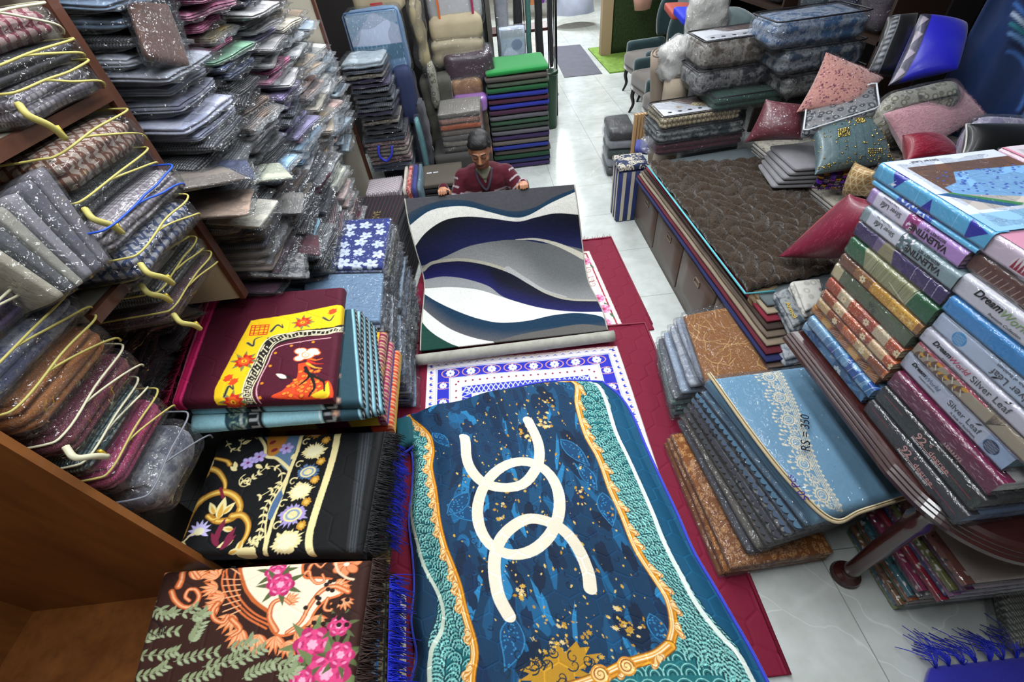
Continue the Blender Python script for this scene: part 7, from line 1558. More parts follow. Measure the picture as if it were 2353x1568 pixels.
# wing chairs
TEAL = simple('teal_velvet', '#0c3236', .7, sheen=.5, bump=.3, var=.15); SEATM = simple('taupe_velvet', '#4e443c', .8, sheen=.4, bump=.3, var=.1); LEGM = simple('black_leg', '#0e0b0a', .35)
def wingchair(label, loc, rz):
    t = thing('wing_armchair', label, 'armchair', loc, 'teal wing armchairs'); t.rotation_euler = (0, 0, rz)
    def lp(n, VF, m): o = link(n, mesh_np(n, VF[0], VF[1], m), t); return o
    V, F = rbox(.29, .29, .16, .05, (12, 12, 6), inflate=.02); lp('seat_cushion', (V+[0, -.04, .33], F), SEATM); lp('seat_frame', bbox(-.31, .31, -.31, .27, .27, .35, .02), SEATM)
    V, F = rbox(.31, .055, .78, .05, (14, 6, 16)); u = V[:, 2]/.78; V[:, 1] += .16*u+.04*np.sin(u*3)-.5*0; V[:, 2] += .05*np.cos(V[:, 0]*5)*u; lp('backrest', (V+[0, .26, .36], F), TEAL)
    for s in (-1, 1):
        V, F = rbox(.045, .27, .26, .04, (6, 14, 8)); V[:, 2] *= 1+.0*V[:, 1]; lp('arm', (V+[s*.32, -.0, .34], F), TEAL)
        V, F = rbox(.035, .12, .42, .03, (6, 10, 12)); u = V[:, 2]/.42; V[:, 1] = V[:, 1]*(.55+.6*np.sin(u*2.4))+.08*u; lp('wing', (V+[s*.315, .21, .62], F), TEAL)
    for (x, y, b) in [(-.26, -.26, -1), (.26, -.26, -1), (-.25, .24, 1), (.25, .24, 1)]:
        P = np.array([(x, y, .3), (x*1.03, y+.02*b, .2), (x, y, .1), (x*1.05, y+.04*b, 0)]); lp('leg', tube(catmull(P, 5), .02, 8, rs=np.linspace(.03, .014, 16)), LEGM)
    return t
w0 = wingchair('teal velvet wing armchair with taupe seat, nearest of the three', (2.1, 5.0, 0), -PI/2+.15)
def dup(root, loc, rz, label):
    r = root.copy(); COL.objects.link(r); r.location = loc; r.rotation_euler = (0, 0, rz); r['label'] = label
    for ch in list(root.children): c_ = ch.copy(); COL.objects.link(c_); c_.parent = r
    return r
dup(w0, (2.2, 5.85, 0), -PI/2+.12, 'teal velvet wing armchair with taupe seat, middle of the three'); dup(w0, (2.35, 6.75, 0), -PI/2+.1, 'teal velvet wing armchair with taupe seat, farthest of the three')
for k, (u, v, y, cc, nm) in enumerate([(1585, 15, 4.6, '#1c2cc0', 'royal blue'), (1560, 5, 5.0, '#a04438', 'brick red'), (1600, 30, 4.7, '#8c7c88', 'mauve grey')]):
    a = C(u, v, y=y); slabthing('bagged_cloth', '%s folded cloth heaped beside the wing armchairs' % nm, 'packet', [a+[-.1, .12, 0], a+[.14, .1, -.02], a+[.16, -.12, -.08], a+[-.08, -.1, -.06]], .06, simple('cloth_'+nm.replace(' ', '_'), cc, .7), r=.02, seed=k)
slabthing('bagged_blanket', 'stack of dark bedding standing beside the wing armchairs', 'blanket', [np.array([1.85, 4.5, .95]), np.array([2.4, 4.5, .95]), np.array([2.4, 4.15, .95]), np.array([1.85, 4.15, .95])], .95, pack_mat('plain'), '#20262c', None, layers=7, seed=9, r=.05, n=(10, 10, 28))
# ================================================================ BACK OF THE SHOP
def px_box(u0, v0, u1, v1, y):
    a, b = C(u0, v0, y=y), C(u1, v1, y=y); return a[0], b[0], max(0, b[2]), a[2]
def frontbag(name, label, cat, rect, y, dep, kind, color, wrap=None, layers=0, seed=1, art=None, group=None, pip=None, r=None, nz=.006, mat=None, z0=None, puff=0):
    x0, x1, zb, z1 = px_box(*rect, y); zb = zb if z0 is None else z0
    if x1 < x0: x0, x1 = x1, x0
    q_ = [np.array([x0, y+dep, z1]), np.array([x1, y+dep, z1]), np.array([x1, y, z1]), np.array([x0, y, z1])]; h = z1-zb
    t = thing(name, label, cat, ((x0+x1)/2, y+dep/2, zb), group); rr = r or min(dep, h)*.25
    part('folded_cloth', quadslab(q_, h, r=rr, n=(10, 8, max(6, layers*4)), layers=layers, groove=.014, noise=nz, seed=seed), mat or pack_mat(kind), t, color=color)
    if art:
        cv = Canvas(x1-x0-.03, h-.03, .006, color); art(cv, x1-x0, h)
        f = lambda s, tt: np.stack([x0+.015+s*(x1-x0-.03), y-.006-.012*np.sin(PI*s)*np.sin(PI*tt), zb+.015+tt*(h-.03)], 1); vf, cl = gridVF(f, cv); part('front_panel', vf, COTT, t, cols=cl)
    if wrap: part('clear_bag', quadslab(q_, h, r=rr*.8, n=(14, 10, 12), noise=nz*1.5, seed=seed+4, grow=.014), wrap, t)
    if pip:
        ring = np.array([[x0, y-.012, zb+.02], [x0, y-.012, z1-.02], [x0+.02, y-.012, z1], [x1-.02, y-.012, z1], [x1, y-.012, z1-.02], [x1, y-.012, zb+.02], [x1-.02, y-.012, zb], [x0+.02, y-.012, zb]]); part('piping', tube(ring, .006, 5, closed=True), pip, t)
    return t
# folded green, blue and maroon door mats in a tall stack
GM = [('bright green', '#0f7a34'), ('grey-brown', '#4a443e'), ('grey-green', '#4c5a48'), ('dark green', '#12502a'), ('royal blue', '#1d2788'), ('maroon', '#441a30'), ('royal blue', '#202a90'), ('dark maroon', '#3c1a34'), ('grey', '#54525a'), ('moss green', '#2c4a34'), ('dark grey-green', '#2c3a30'), ('grey', '#57555c'), ('purple', '#2e1e48'), ('taupe', '#5a5450'), ('royal blue', '#1e2a80'), ('brown-grey', '#4a4440'), ('dark green', '#123a24'), ('navy', '#1c2450'), ('purple', '#30204c')]
a, b = C(1113, 186, y=4.8), C(1256, 182, y=4.8); zt = .96; h = .96/19
for k, (nm, cc) in enumerate(GM):
    x0 = .035+.004*k*.0; R = random.Random(k); j = R.uniform(-.01, .01)
    t = thing('door_mat', '%s door mat, %s in the tall stack behind the man' % (nm, ordp(k)), 'mat', (.34, 5.1, zt-h*(k+1)), 'folded door mats in the tall stack')
    q_ = [np.array([.03+j, 5.4, zt-h*k]), np.array([.65+j, 5.4, zt-h*k]), np.array([.65+j, 4.8+j, zt-h*k]), np.array([.03+j, 4.8+j, zt-h*k])]
    part('folded_mat', quadslab(q_, h-.002, r=h*.48, n=(14, 8, 6), noise=.003, seed=k, freq=5), simple('loop_pile_'+cc, cc, .95, bump=.9, bscale=160, sheen=.2), t)
# orange and grey bagged stack, grey mats and black stack left of the man
for k in range(7):
    zt = .80-.05*k; c_ = [('grey-brown striped', '#6a6258', 'stripe'), ('grey and orange', '#8c4a30', 'stripe'), ('orange edged', '#a8522c', 'plain'), ('taupe', '#6c6058', 'plain'), ('grey', '#5c5854', 'plain'), ('beige grey', '#7c7468', 'plain'), ('dark taupe', '#4c4640', 'plain')][k]
    x0, x1, _, _ = px_box(1005, 250, 1108, 300, 4.3)
    slabthing('bagged_mat', '%s mat in clear bag, %s in stack behind the man' % (c_[0], ordp(k)), 'mat', [np.array([x0, 4.7, zt]), np.array([x1+.02, 4.7, zt]), np.array([x1, 4.28, zt]), np.array([x0-.01, 4.28, zt])], .047, pack_mat(c_[2]), c_[1], FILM, seed=k, r=.014, group='bagged mats in the stack behind the man', n=(10, 10, 4))
slabthing('storage_crate', 'plain grey crate under the bagged stack behind the man', 'crate', [np.array([-.54, 4.7, .45]), np.array([-.06, 4.7, .45]), np.array([-.06, 4.25, .45]), np.array([-.54, 4.25, .45])], .45, simple('grey_crate', '#3a3836', .8), r=.01, nz=0, puff=0, pname='crate_body')
q0 = [C(992, 345, z=.42), C(1098, 340, z=.42), C(1075, 392, z=.42), C(988, 398, z=.42)]
for k in range(9):
    zt = .42-.045*k; t = thing('door_mat', '%s flat mat, %s in the pile at the man\'s right shoulder' % ('grey-brown' if k < 1 else 'black', ordp(k)), 'mat', (-.5, 3.9, zt-.045), 'flat mats beside the man')
    part('flat_mat', quadslab([np.array([-.66, 4.15, zt]), np.array([-.28, 4.15, zt]), np.array([-.30, 3.72, zt]), np.array([-.66, 3.72, zt])], .042, r=.012, n=(10, 10, 4), noise=.002, seed=k), simple('flat_mat_grey' if k < 1 else 'flat_mat_black', '#4e473e' if k < 1 else '#15151b', .85, bump=.6), t)
    if k == 0:
        for m in range(2): part('white_tag', box(-.6+.06*m, -.555+.06*m, 3.95, 3.965, zt, zt+.003), PAPER, t, False)
# dark bagged mats pile beside the far shelf post, white one on top
R = random.Random(3); z = .50; n = 0; its = []
while z < 1.28: hh = R.uniform(.026, .04); its.append((z, hh)); z += hh
for i, (z, hh) in enumerate(its):
    nm, cc, kd = R.choice([('charcoal', '#2a2a34', 'plain'), ('black', '#1c1c24', 'plain'), ('dark violet', '#3a2c50', 'plain'), ('smoky blue', '#39445c', 'stripe'), ('beige flowered', '#7c6c58', 'floral')]) if z > .78 else R.choice([('lilac', '#6c5c8c', 'stripe'), ('cream printed', '#9c8c78', 'floral'), ('slate', '#4c5468', 'plain'), ('rose printed', '#8c6464', 'floral')])
    bag_item('bagged_mat', '%s mat in clear bag, %s in the far-post pile' % (nm, ordp(len(its)-i)), (-.89+R.uniform(-.012, .012), 4.12, z), -PI/2+R.uniform(-.08, .08), .36, .30 if z > .8 else .36, hh, kd, cc, i, 'bagged mats at the far shelf post', (0, .03))
bag_item('bagged_mat', 'white thick mat in clear bag, topmost in the pile at the far shelf post', (-.9, 4.12, 1.285), -PI/2, .36, .32, .09, 'plain', '#a8b4bc', 3, 'bagged mats at the far shelf post')
t = thing('bag_handle', 'royal blue webbing handle hanging over the printed bags near the far post', 'handle', (-.85, 3.9, .66)); part('webbing', tube(catmull([C(870, 335, y=3.9), C(872, 358, y=3.88), C(888, 370, y=3.88), C(900, 355, y=3.88), C(900, 335, y=3.9)], 6), .011, 6), simple('blue_webbing', '#2430a8', .7), t)
# checked pile in front of it
for k in range(9):
    zt = .50-.054*k; q_ = [np.array([-1.08, 3.80, zt]), np.array([-.79, 3.80, zt]), np.array([-.79, 3.50, zt]), np.array([-1.07, 3.50, zt])]
    t = slabthing('bagged_mat', '%s, %s in the low far-post pile' % ('lilac checked mat with cream bands' if k == 0 else 'pale bagged mat', ordp(k)), 'mat', q_, .05, pack_mat('diamond' if k == 0 else 'plain'), '#8c808c' if k == 0 else '#9c98a0', None, r=.012, seed=k, n=(10, 10, 4), group='bagged mats in the low pile by the far post')
    if k == 0:
        for m in range(16): part('ridge', tube([(-1.06+.018*m, 3.79, zt+.0), (-1.06+.018*m, 3.51, zt+.0)], .004, 4), simple('checked_ridge', '#4c4450' if m % 2 else '#a89ca4', .8), t)
for k, (x0, w, cc, nm) in enumerate([(-.775, .03, '#c4bcb0', 'cream'), (-.74, .04, '#a83c38', 'red patterned'), (-.695, .04, '#2a2c88', 'deep blue'), (-.65, .03, '#5a7c8c', 'teal')]):
    slabthing('folded_cloth', '%s cloth standing on edge beside the lilac checked pile' % nm, 'cloth', [np.array([x0, 3.95, .52]), np.array([x0+w, 3.95, .52]), np.array([x0+w, 3.56, .48]), np.array([x0, 3.56, .48])], .48, pack_mat('floral' if k == 1 else 'plain'), cc, FILM if k > 1 else None, r=.01, seed=k, n=(4, 10, 10))
# large bedding bags
def quiltart(cv, W, D):
    cv.poly([(0, D), (W, D), (W, D*.8), (0, D*.55)], '#8ca4bc'); cv.poly([(0, D*.55), (W*.5, D*.95), (W, D*.7), (W, D*.45), (0, D*.5)], '#a9b4cc'); cv.rect(0, D*.25, W, D*.48, '#48708c'); cv.poly([(0, 0), (0, D*.3), (W*.5, 0)], '#a8aec0'); cv.poly([(0, 0), (0, D*.12), (W*.3, 0)], '#c4c6d0')
    for k in range(160): R = random.Random(k); x, y = R.uniform(0, W), R.uniform(0, D); cv.line([(x, y), (x, y+.02)], .002, '#b4c4d8')
frontbag('quilt_bag', 'blue and white patchwork quilt in clear zip bag standing high beside the far post', 'quilt', (785, 32, 945, 172), 4.42, .22, 'plain', '#6c90b4', FILM, art=quiltart, pip=simple('blue_bag_piping', '#4c6488', .6), seed=2)
BE = simple('beige_bedding_fabric', '#a4977c', .8, bump=.3, var=.1); BE2 = simple('khaki_bedding_fabric', '#8c8062', .8, var=.12); WT = simple('white_bedding_fabric', '#b8b8ba', .7, var=.06)
t = frontbag('bedding_bag', 'beige bedding bag with red label behind the patchwork quilt', 'bag', (795, -40, 930, 32), 4.75, .3, 'plain', '#a4977c', mat=BE, seed=3); x0, x1, zb, z1 = px_box(850, 8, 884, 30, 4.74)
part('red_label', box(x0, x1, 4.725, 4.732, zb, z1), simple('red_label', '#b01c2c', .5), t, False)
frontbag('bedding_bag', 'khaki crumpled bedding bag between the quilt and the white duvet', 'bag', (932, 5, 988, 160), 4.7, .3, 'plain', '#8c8062', FILM, mat=BE2, seed=4, nz=.02, layers=3)
frontbag('bedding_bag', 'navy blue cushion-like bedding bag below the patchwork quilt', 'bag', (893, 160, 968, 285), 4.3, .2, 'plain', '#1c2850', mat=simple('navy_bedding', '#1a2548', .8), seed=5, r=.06)
t = frontbag('bedding_bag', 'white duvet in clear bag with orange and crimson ribbons at the top', 'duvet', (968, -50, 1112, 55), 5.05, .35, 'plain', '#b8b8ba', FILM, mat=WT, seed=6)
for (u0, v0, u1, v1, cc) in [(998, -20, 1014, 50, '#c05a1c'), (1078, -20, 1090, 35, '#8c1c48')]: x0, x1, zb, z1 = px_box(u0, v0, u1, v1, 5.03); part('ribbon', box(min(x0, x1), max(x0, x1), 5.01, 5.025, zb, z1), simple('ribbon_'+cc, cc, .6), t, False)
frontbag('bedding_bag', 'upper beige folded bedding bag under the white duvet', 'bag', (980, 42, 1112, 92), 4.98, .35, 'plain', '#a4977c', mat=BE, seed=7, layers=1, nz=.01)
frontbag('bedding_bag', 'lower beige crumpled bedding bag under the white duvet', 'bag', (985, 96, 1115, 146), 4.95, .35, 'plain', '#a4977c', FILM, mat=BE, seed=8, layers=2, nz=.014)
frontbag('bedding_bag', 'dark plum vinyl bedding bag in clear wrap', 'bag', (1015, 128, 1138, 182), 4.9, .35, 'plain', '#2e1626', FILM, mat=simple('plum_vinyl', '#341a2a', .35, coat=.4), seed=9, nz=.01)
frontbag('bedding_bag', 'rolled tan and rust fur bedding beneath the plum bag', 'bag', (1030, 186, 1112, 226), 4.85, .3, 'plain', '#8c6c48', FILM, mat=simple('tan_fur', '#84603e', .9, bump=.8, bscale=60, var=.3, vscale=14), seed=10, r=.07)
frontbag('bedding_bag', 'shiny lilac satin roll above the orange-edged stack', 'bag', (1040, 230, 1122, 256), 4.7, .2, 'plain', '#8c6ca8', mat=simple('lilac_satin', '#8c64a4', .25, coat=.5), seed=11, r=.04)
frontbag('bedding_bag', 'olive and gold bedding in clear bag behind the navy one', 'bag', (975, 150, 1012, 250), 4.65, .25, 'floral', '#5c5a40', FILM, seed=12, nz=.014)
frontbag('bedding_bag', 'teal foil-wrapped cloth bundle standing by the printed bags', 'bag', (950, 278, 984, 380), 4.15, .12, 'plain', '#5c8c90', FILM, mat=simple('teal_satin', '#5a8a90', .4, var=.2, bump=.6, bscale=30), seed=13, z0=.2)
# support bundles beneath the bedding bags
for k, (x0, x1, y0, y1, z1, cc, nm) in enumerate([(-1.1, -.62, 4.4, 4.8, 1.09, '#2c3040', 'dark blue'), (-.62, -.55, 4.3, 4.5, .9, '#3c3c44', 'charcoal'), (-.6, -.3, 4.72, 5.0, .98, '#44423a', 'olive grey'), (-.45, .12, 4.98, 5.3, .95, '#3c3630', 'brown'), (-.3, .02, 4.72, 4.93, .74, '#4a3c30', 'tan brown')]):
    slabthing('bedding_bundle', '%s bedding bundle carrying the bags above it at the back left' % nm, 'bedding', [np.array([x0, y1, z1]), np.array([x1, y1, z1]), np.array([x1, y0, z1]), np.array([x0, y0, z1])], z1, pack_mat('plain'), cc, None, layers=6, r=.03, seed=k, n=(8, 8, 26), puff=0, nz=.008)
# hanging rack with wrapped items, white-blue package, green bin
t = thing('clothes_rack', 'black metal rail rack with dark hanging straps beside the far aisle', 'rack', (.6, 6.3, 0)); RM = simple('black_rack_metal', '#101216', .4, metal=.6)
for x in (.25, .95): part('rack_post', tube([(x, 6.3, 0), (x, 6.3, 1.9)], .014, 8), RM, t)
part('rack_rail', tube([(.22, 6.3, 1.86), (1.0, 6.3, 1.86)], .014, 8), RM, t); part('rack_rail', tube([(.25, 6.3, .12), (.95, 6.3, .12)], .012, 8), RM, t)
for k in range(7): part('rack_bar', tube([(.5+.07*k, 6.27, .12), (.5+.07*k, 6.27, 1.86)], .006, 6), RM, t)
for k, (x, cc, nm, w, z0, z1) in enumerate([(.32, '#9a9ca4', 'silver', .14, .75, 1.8), (.5, '#14141a', 'black', .1, .7, 1.8), (.62, '#3c6c64', 'teal', .06, .65, 1.5), (.74, '#0e0e12', 'jet black', .09, .5, 1.8), (.88, '#1a1a20', 'charcoal', .05, .6, 1.75)]):
    slabthing('hanging_cover', '%s wrapped cover hanging from the black rack' % nm, 'cover', [np.array([x-w/2, 6.33, z1]), np.array([x+w/2, 6.33, z1]), np.array([x+w/2, 6.2, z1]), np.array([x-w/2, 6.2, z1])], z1-z0, pack_mat('plain'), cc, FILM if k == 0 else None, r=.03, seed=k, n=(6, 6, 16), nz=.01, puff=0)
def shart(cv, W, D):
    for k in range(500): R = random.Random(k); cv.ell(R.uniform(0, W), R.uniform(0, D), .004, None, 0, '#8c9cb4' if k % 2 else '#c4ccda')
    cv.ell(W*.6, D*.8, W*.22, D*.06, 0, '#7c88a8'); cv.rect(0, D*.88, W, D, '#a4a8b4')
frontbag('shower_curtain_pack', 'white and pale blue speckled pack standing behind the green-topped mat stack', 'pack', (1146, 68, 1212, 178), 5.5, .1, 'plain', '#a9b4c8', FILM, art=shart, r=.01, z0=.35)
slabthing('storage_crate', 'dark crate beneath the speckled pack', 'crate', [np.array([.15, 5.75, .34]), np.array([.62, 5.75, .34]), np.array([.62, 5.45, .34]), np.array([.15, 5.45, .34])], .34, simple('dark_crate', '#1c1a1c', .7), r=.01, puff=0, nz=0, pname='crate_body')
t = thing('waste_bin', 'dark green cylindrical bin at the aisle corner behind the mat stack', 'bin', (.80, 5.9, 0)); part('bin_body', lathe([(.075, 0), (.085, .02), (.095, .6), (.1, .62)], 24, .80, 5.9), simple('green_plastic', '#0d3a1e', .4), t); part('bin_rim', lathe([(.1, .6), (.108, .61), (.108, .64), (.09, .64)], 24, .80, 5.9), simple('green_plastic_dark', '#0a2c18', .4), t)
t = thing('sign_stand', 'thin grey metal stand with flat foot in the far aisle', 'stand', (1.0, 7.2, 0)); part('stand_pole', tube([(1.0, 7.2, .02), (1.0, 7.2, 1.35)], .01, 8), simple('grey_metal', '#6a6c70', .4, metal=.7), t); part('stand_foot', lathe([(.12, 0), (.12, .012), (.02, .03)], 20, 1.0, 7.2), simple('pale_foot', '#a8a8a4', .6), t); part('stand_arm', tube([(.9, 7.2, 1.3), (1.05, 7.2, 1.3)], .01, 6), simple('grey_metal', '#6a6c70', .4, metal=.7), t)
# dark shelving behind the bedding
t = thing('back_cabinet', 'dark wooden cabinet with shelves behind the bedding bags', 'cabinet', (-.6, 5.9, 0))
part('cabinet_body', box(-1.85, .12, 5.75, 6.2, 0, 2.4), simple('dark_cabinet', '#1a1414', .6), t, False); part('cabinet_post', box(.12, .17, 5.7, 5.76, 0, 2.4), simple('grey_post', '#55504c', .5), t, False)
part('cabinet_shelf', box(.17, .9, 6.4, 6.8, .95, .98), simple('reddish_shelf', '#4a1e1a', .5), t, False)
# far floor: entrance runner, artificial grass, door frame
solo('entrance_runner', (np.array([C(1263, 108, z=.006), C(1333, 102, z=.006), C(1384, 169, z=.006), C(1297, 178, z=.006), C(1263, 108, z=.001), C(1333, 102, z=.001), C(1384, 169, z=.001), C(1297, 178, z=.001)]), [(0, 3, 2, 1), (4, 5, 6, 7), (0, 1, 5, 4), (1, 2, 6, 5), (2, 3, 7, 6), (3, 0, 4, 7)]), simple('grey_runner', '#4a4a58', .7, bump=.4, var=.15), 'dark grey runner mat across the far aisle', 'mat', smooth=False)
GR = simple('artificial_grass', '#6c8c34', .9, bump=1, bscale=60, var=.3, vscale=20)
solo('artificial_grass_mat', box(2.05, 3.0, 7.9, 9.6, 0, .02), GR, 'light green artificial grass mat on the far floor', 'mat', smooth=False)
t = thing('green_wall_panel', 'dark green artificial hedge panel in a pale wooden frame at the far right', 'panel', (2.6, 9.4, 0)); part('hedge', bbox(2.32, 3.3, 9.0, 9.12, 0, 2.6, .01, (12, 2, 20)), simple('hedge_green', '#22340e', .9, bump=1, bscale=40, var=.4, vscale=30), t)
for x in (2.14, 3.3): part('frame_post', box(x, x+.18, 8.95, 9.1, 0, 2.6), simple('pale_frame_wood', '#a48c6c', .5), t, False)
t = thing('hanging_dress', 'white and blue gown hanging in the far passage', 'dress', C(1308, 70, z=.15)); b0 = np.array([2.3, 12.0, 0]); V, F = lathe([(.42, .25), (.36, .6), (.25, 1.0), (.14, 1.35), (.17, 1.6), (.1, 1.75)], 24); V = V+ns(V, 2, 6)*.03+[2.2, 11.8, 0]; part('gown', (V, F), simple('white_satin', '#b4b8cc', .5, var=.1), t)
t = thing('hanging_garment', 'peach pink embroidered garment hanging before the green panel', 'dress', (2.72, 8.6, .7)); V, F = lathe([(.13, .7), (.17, .9), (.14, 1.3), (.17, 1.6), (.08, 1.75)], 20); V = V*[1, .5, 1]+ns(V, 3, 8)*.015+[2.66, 8.5, 0]; part('garment_body', (V, F), simple('peach_fabric', '#c89484', .7, var=.15, bump=.5, bscale=40), t); part('embroidered_trim', lathe([(.06, 0), (.07, .02), (.05, .04)], 14, 2.66, 8.42)[0:1][0].__class__ and (lathe([(.07, 0), (.08, .03), (.03, .05)], 14)[0]@np.array([[1, 0, 0], [0, 0, 1], [0, -1, 0.]])+[2.66, 8.44, 1.0], lathe([(.07, 0), (.08, .03), (.03, .05)], 14)[1]), simple('grey_embroidery', '#7a706a', .7), t)
for k, (x, cc, nm) in enumerate([(1.6, '#5a1c7c', 'violet'), (1.8, '#a08ca8', 'lilac'), (1.35, '#b46c3c', 'orange')]):
    slabthing('hanging_cover', '%s fabric hanging at the end of the far passage' % nm, 'cover', [np.array([x-.1, 13.1, 2.2]), np.array([x+.1, 13.1, 2.2]), np.array([x+.1, 13.0, 2.2]), np.array([x-.1, 13.0, 2.2])], 1.9, pack_mat('plain'), cc, None, r=.03, seed=k, n=(6, 4, 14), nz=.02, puff=0)
# dark wooden display cases behind the chairs and divan, full of dim bagged goods
t = thing('display_case', 'dark wooden display case behind the wing armchairs', 'cabinet', (3.1, 6.4, 0)); part('case_back', box(3.35, 3.58, 3.6, 8.0, 0, 2.6), simple('dark_cabinet', '#1a1414', .6), t, False)
for z in (.5, 1.1, 1.7): part('case_shelf', box(2.95, 3.35, 3.6, 8.0, z, z+.03), simple('case_wood', '#2c1c14', .5), t, False)
for y in (3.6, 5.0, 6.5, 7.97): part('case_divider', box(2.95, 3.35, y+.02, y+.05, 0, 2.6), simple('case_wood', '#2c1c14', .5), t, False)
R = random.Random(12)
for sy in range(3):
    for sz, z in enumerate((.53, 1.13, 1.73)):
        for k in range(3):
            y = 3.75+1.47*sy+.40*k; cc = R.choice(['#2c2a34', '#3a2c2c', '#20343c', '#4c4038', '#301c30', '#1c2440'])
            slabthing('bagged_blanket', 'dim bagged bedding, %s shelf, bay %s, %s along' % (['lower', 'middle', 'upper'][sz], ['one', 'two', 'three'][sy], ['first', 'second', 'third'][k]), 'blanket', [np.array([2.99, y+.33, z+.29]), np.array([3.31, y+.33, z+.29]), np.array([3.31, y, z+.29]), np.array([2.99, y, z+.29])], .265, pack_mat('plain'), cc, FILM, layers=2, seed=k, group='dim bagged bedding in the dark case', r=.06, n=(6, 6, 8))
# ================================================================ THE MAN
def cap(p0, p1, r0, r1, seg=14):
    p0, p1 = np.array(p0, float), np.array(p1, float); d = p1-p0; L = np.linalg.norm(d); d /= max(L, 1e-9); pts, rs = [], []
    for a in np.linspace(-PI/2+.15, 0, 5): pts.append(p0+d*r0*math.sin(a)); rs.append(r0*math.cos(a))
    for u in (.33, .66): pts.append(p0+d*L*u); rs.append(r0+(r1-r0)*u)
    for a in np.linspace(0, PI/2-.15, 5): pts.append(p1+d*r1*math.sin(a)); rs.append(r1*math.cos(a))
    return tube(np.array(pts), 1, seg, rs=rs)
def ball(c, r, n=12):
    P, F = cubegrid(n//2, n//2, n//2); V = P/np.linalg.norm(P, axis=1, keepdims=True); return V*np.array(r)+np.array(c), F
def fuse(vfs, voxel, smooth=3):
    me = mesh_np('tmp', *join(*vfs)); o = bpy.data.objects.new('tmp', me); COL.objects.link(o); m = o.modifiers.new('r', 'REMESH'); m.mode = 'VOXEL'; m.voxel_size = voxel
    s = o.modifiers.new('s', 'SMOOTH'); s.iterations = smooth; s.factor = .5
    dg = bpy.context.evaluated_depsgraph_get(); dg.update(); ev = o.evaluated_get(dg); m2 = bpy.data.meshes.new_from_object(ev); n = len(m2.vertices); V = np.empty(n*3); m2.vertices.foreach_get('co', V); F = [tuple(p.vertices) for p in m2.polygons]
    bpy.data.objects.remove(o); bpy.data.meshes.remove(me); bpy.data.meshes.remove(m2); return V.reshape(-1, 3), F
HD = C(1103, 346, y=3.32); MX = HD[0]
Mrot = np.array(Matrix.Rotation(-.10, 3, 'Z') @ Matrix.Rotation(.30, 3, 'X'))
def hd(VF): return (np.asarray(VF[0]) @ Mrot.T + HD, VF[1])
def H3(x, y, z): return np.array([x, y, z]) @ Mrot.T + HD
SH_L, SH_R = np.array([MX-.165, 3.42, HD[2]-.24]), np.array([MX+.175, 3.42, HD[2]-.24])   # shoulders (left/right in the picture)
HL, HR = C(1017, 441, y=3.165), C(1204, 427, y=3.165); EL_L, EL_R = np.array([MX-.27, 3.30, HD[2]-.43]), np.array([MX+.30, 3.30, HD[2]-.36])
HL, HR = HL+[0, .02, .0], HR+[0, .02, .0]
skin = [hd(ball((0, .012, .022), (.08, .095, .095), 16)), hd(ball((0, -.02, -.035), (.067, .068, .07), 14)), hd(ball((0, -.045, -.085), (.036, .035, .028), 10)), hd(cap((0, -.088, .01), (0, -.108, -.028), .009, .0145, 8)), hd(ball((0, -.105, -.032), (.019, .012, .010), 8)),
        hd(ball((-.079, .012, -.01), (.012, .022, .033), 8)), hd(ball((.079, .012, -.01), (.012, .022, .033), 8)), hd(cap((-.045, -.078, .022), (-.012, -.086, .024), .011, .010, 8)), hd(cap((.012, -.086, .024), (.045, -.078, .022), .010, .011, 8)),
        hd(ball((-.03, -.076, .004), (.019, .014, .012), 8)), hd(ball((.03, -.076, .004), (.019, .014, .012), 8)), hd(ball((0, -.087, -.060), (.023, .010, .007), 8)), hd(ball((0, -.084, -.070), (.02, .011, .007), 8)), hd(ball((-.04, -.06, -.025), (.022, .022, .022), 8)), hd(ball((.04, -.06, -.025), (.022, .022, .022), 8)),
        cap(H3(0, .03, -.06), (MX, 3.42, HD[2]-.20), .052, .06), cap((MX, 3.44, HD[2]-.28), (MX, 3.50, .16), .12, .13), cap(SH_L, SH_R, .062, .062), cap((MX-.09, 3.5, .13), (MX-.36, 3.45, .12), .085, .06), cap((MX+.09, 3.5, .13), (MX+.36, 3.45, .12), .085, .06), cap((MX-.36, 3.45, .10), (MX+.02, 3.36, .07), .055, .04), cap((MX+.36, 3.45, .10), (MX-.02, 3.42, .07), .055, .04)]
for S_, E_, H_, sg in ((SH_L, EL_L, HL, -1), (SH_R, EL_R, HR, 1)):
    skin += [cap(S_, E_, .05, .04), cap(E_, H_+[0, .05, -.01], .038, .026)]
    pc = H_+np.array([0, .015, 0]); skin.append(ball(pc, (.036, .034, .018), 10))
    for k in range(4):
        x = (-.028+.018*k); l = [.9, 1, .95, .8][k]; b0_ = pc+[x, -.02, .006]; b1_ = b0_+np.array([0, -.03*l, .004]); b2_ = b1_+np.array([0, -.012, -.022*l]); skin += [cap(b0_, b1_, .0088, .008, 8), cap(b1_, b2_, .008, .007, 8)]
    th0 = pc+[-sg*.034, 0, -.002]; skin += [cap(th0, th0+[-sg*.02, -.02, -.006], .010, .009, 8), cap(th0+[-sg*.02, -.02, -.006], th0+[-sg*.018, -.03, -.026], .009, .008, 8)]
man = thing('person', 'man in maroon striped sweater sitting on the floor, holding up the wavy rug', 'person', (MX, 3.45, 0))
t_ = NT('skin'); v = t_.coord('Object'); t_.link(t_.mix(t_.noise(v, 8, 3), (*lin('#9a6848'), 1), (*lin('#b88060'), 1)), t_.b.inputs['Base Color']); t_.b.inputs['Roughness'].default_value = .5; t_.b.inputs['Subsurface Weight'].default_value = .08; t_.b.inputs['Subsurface Radius'].default_value = (.01, .004, .002)
part('body', fuse(skin, .0045, 3), t_.m, man)
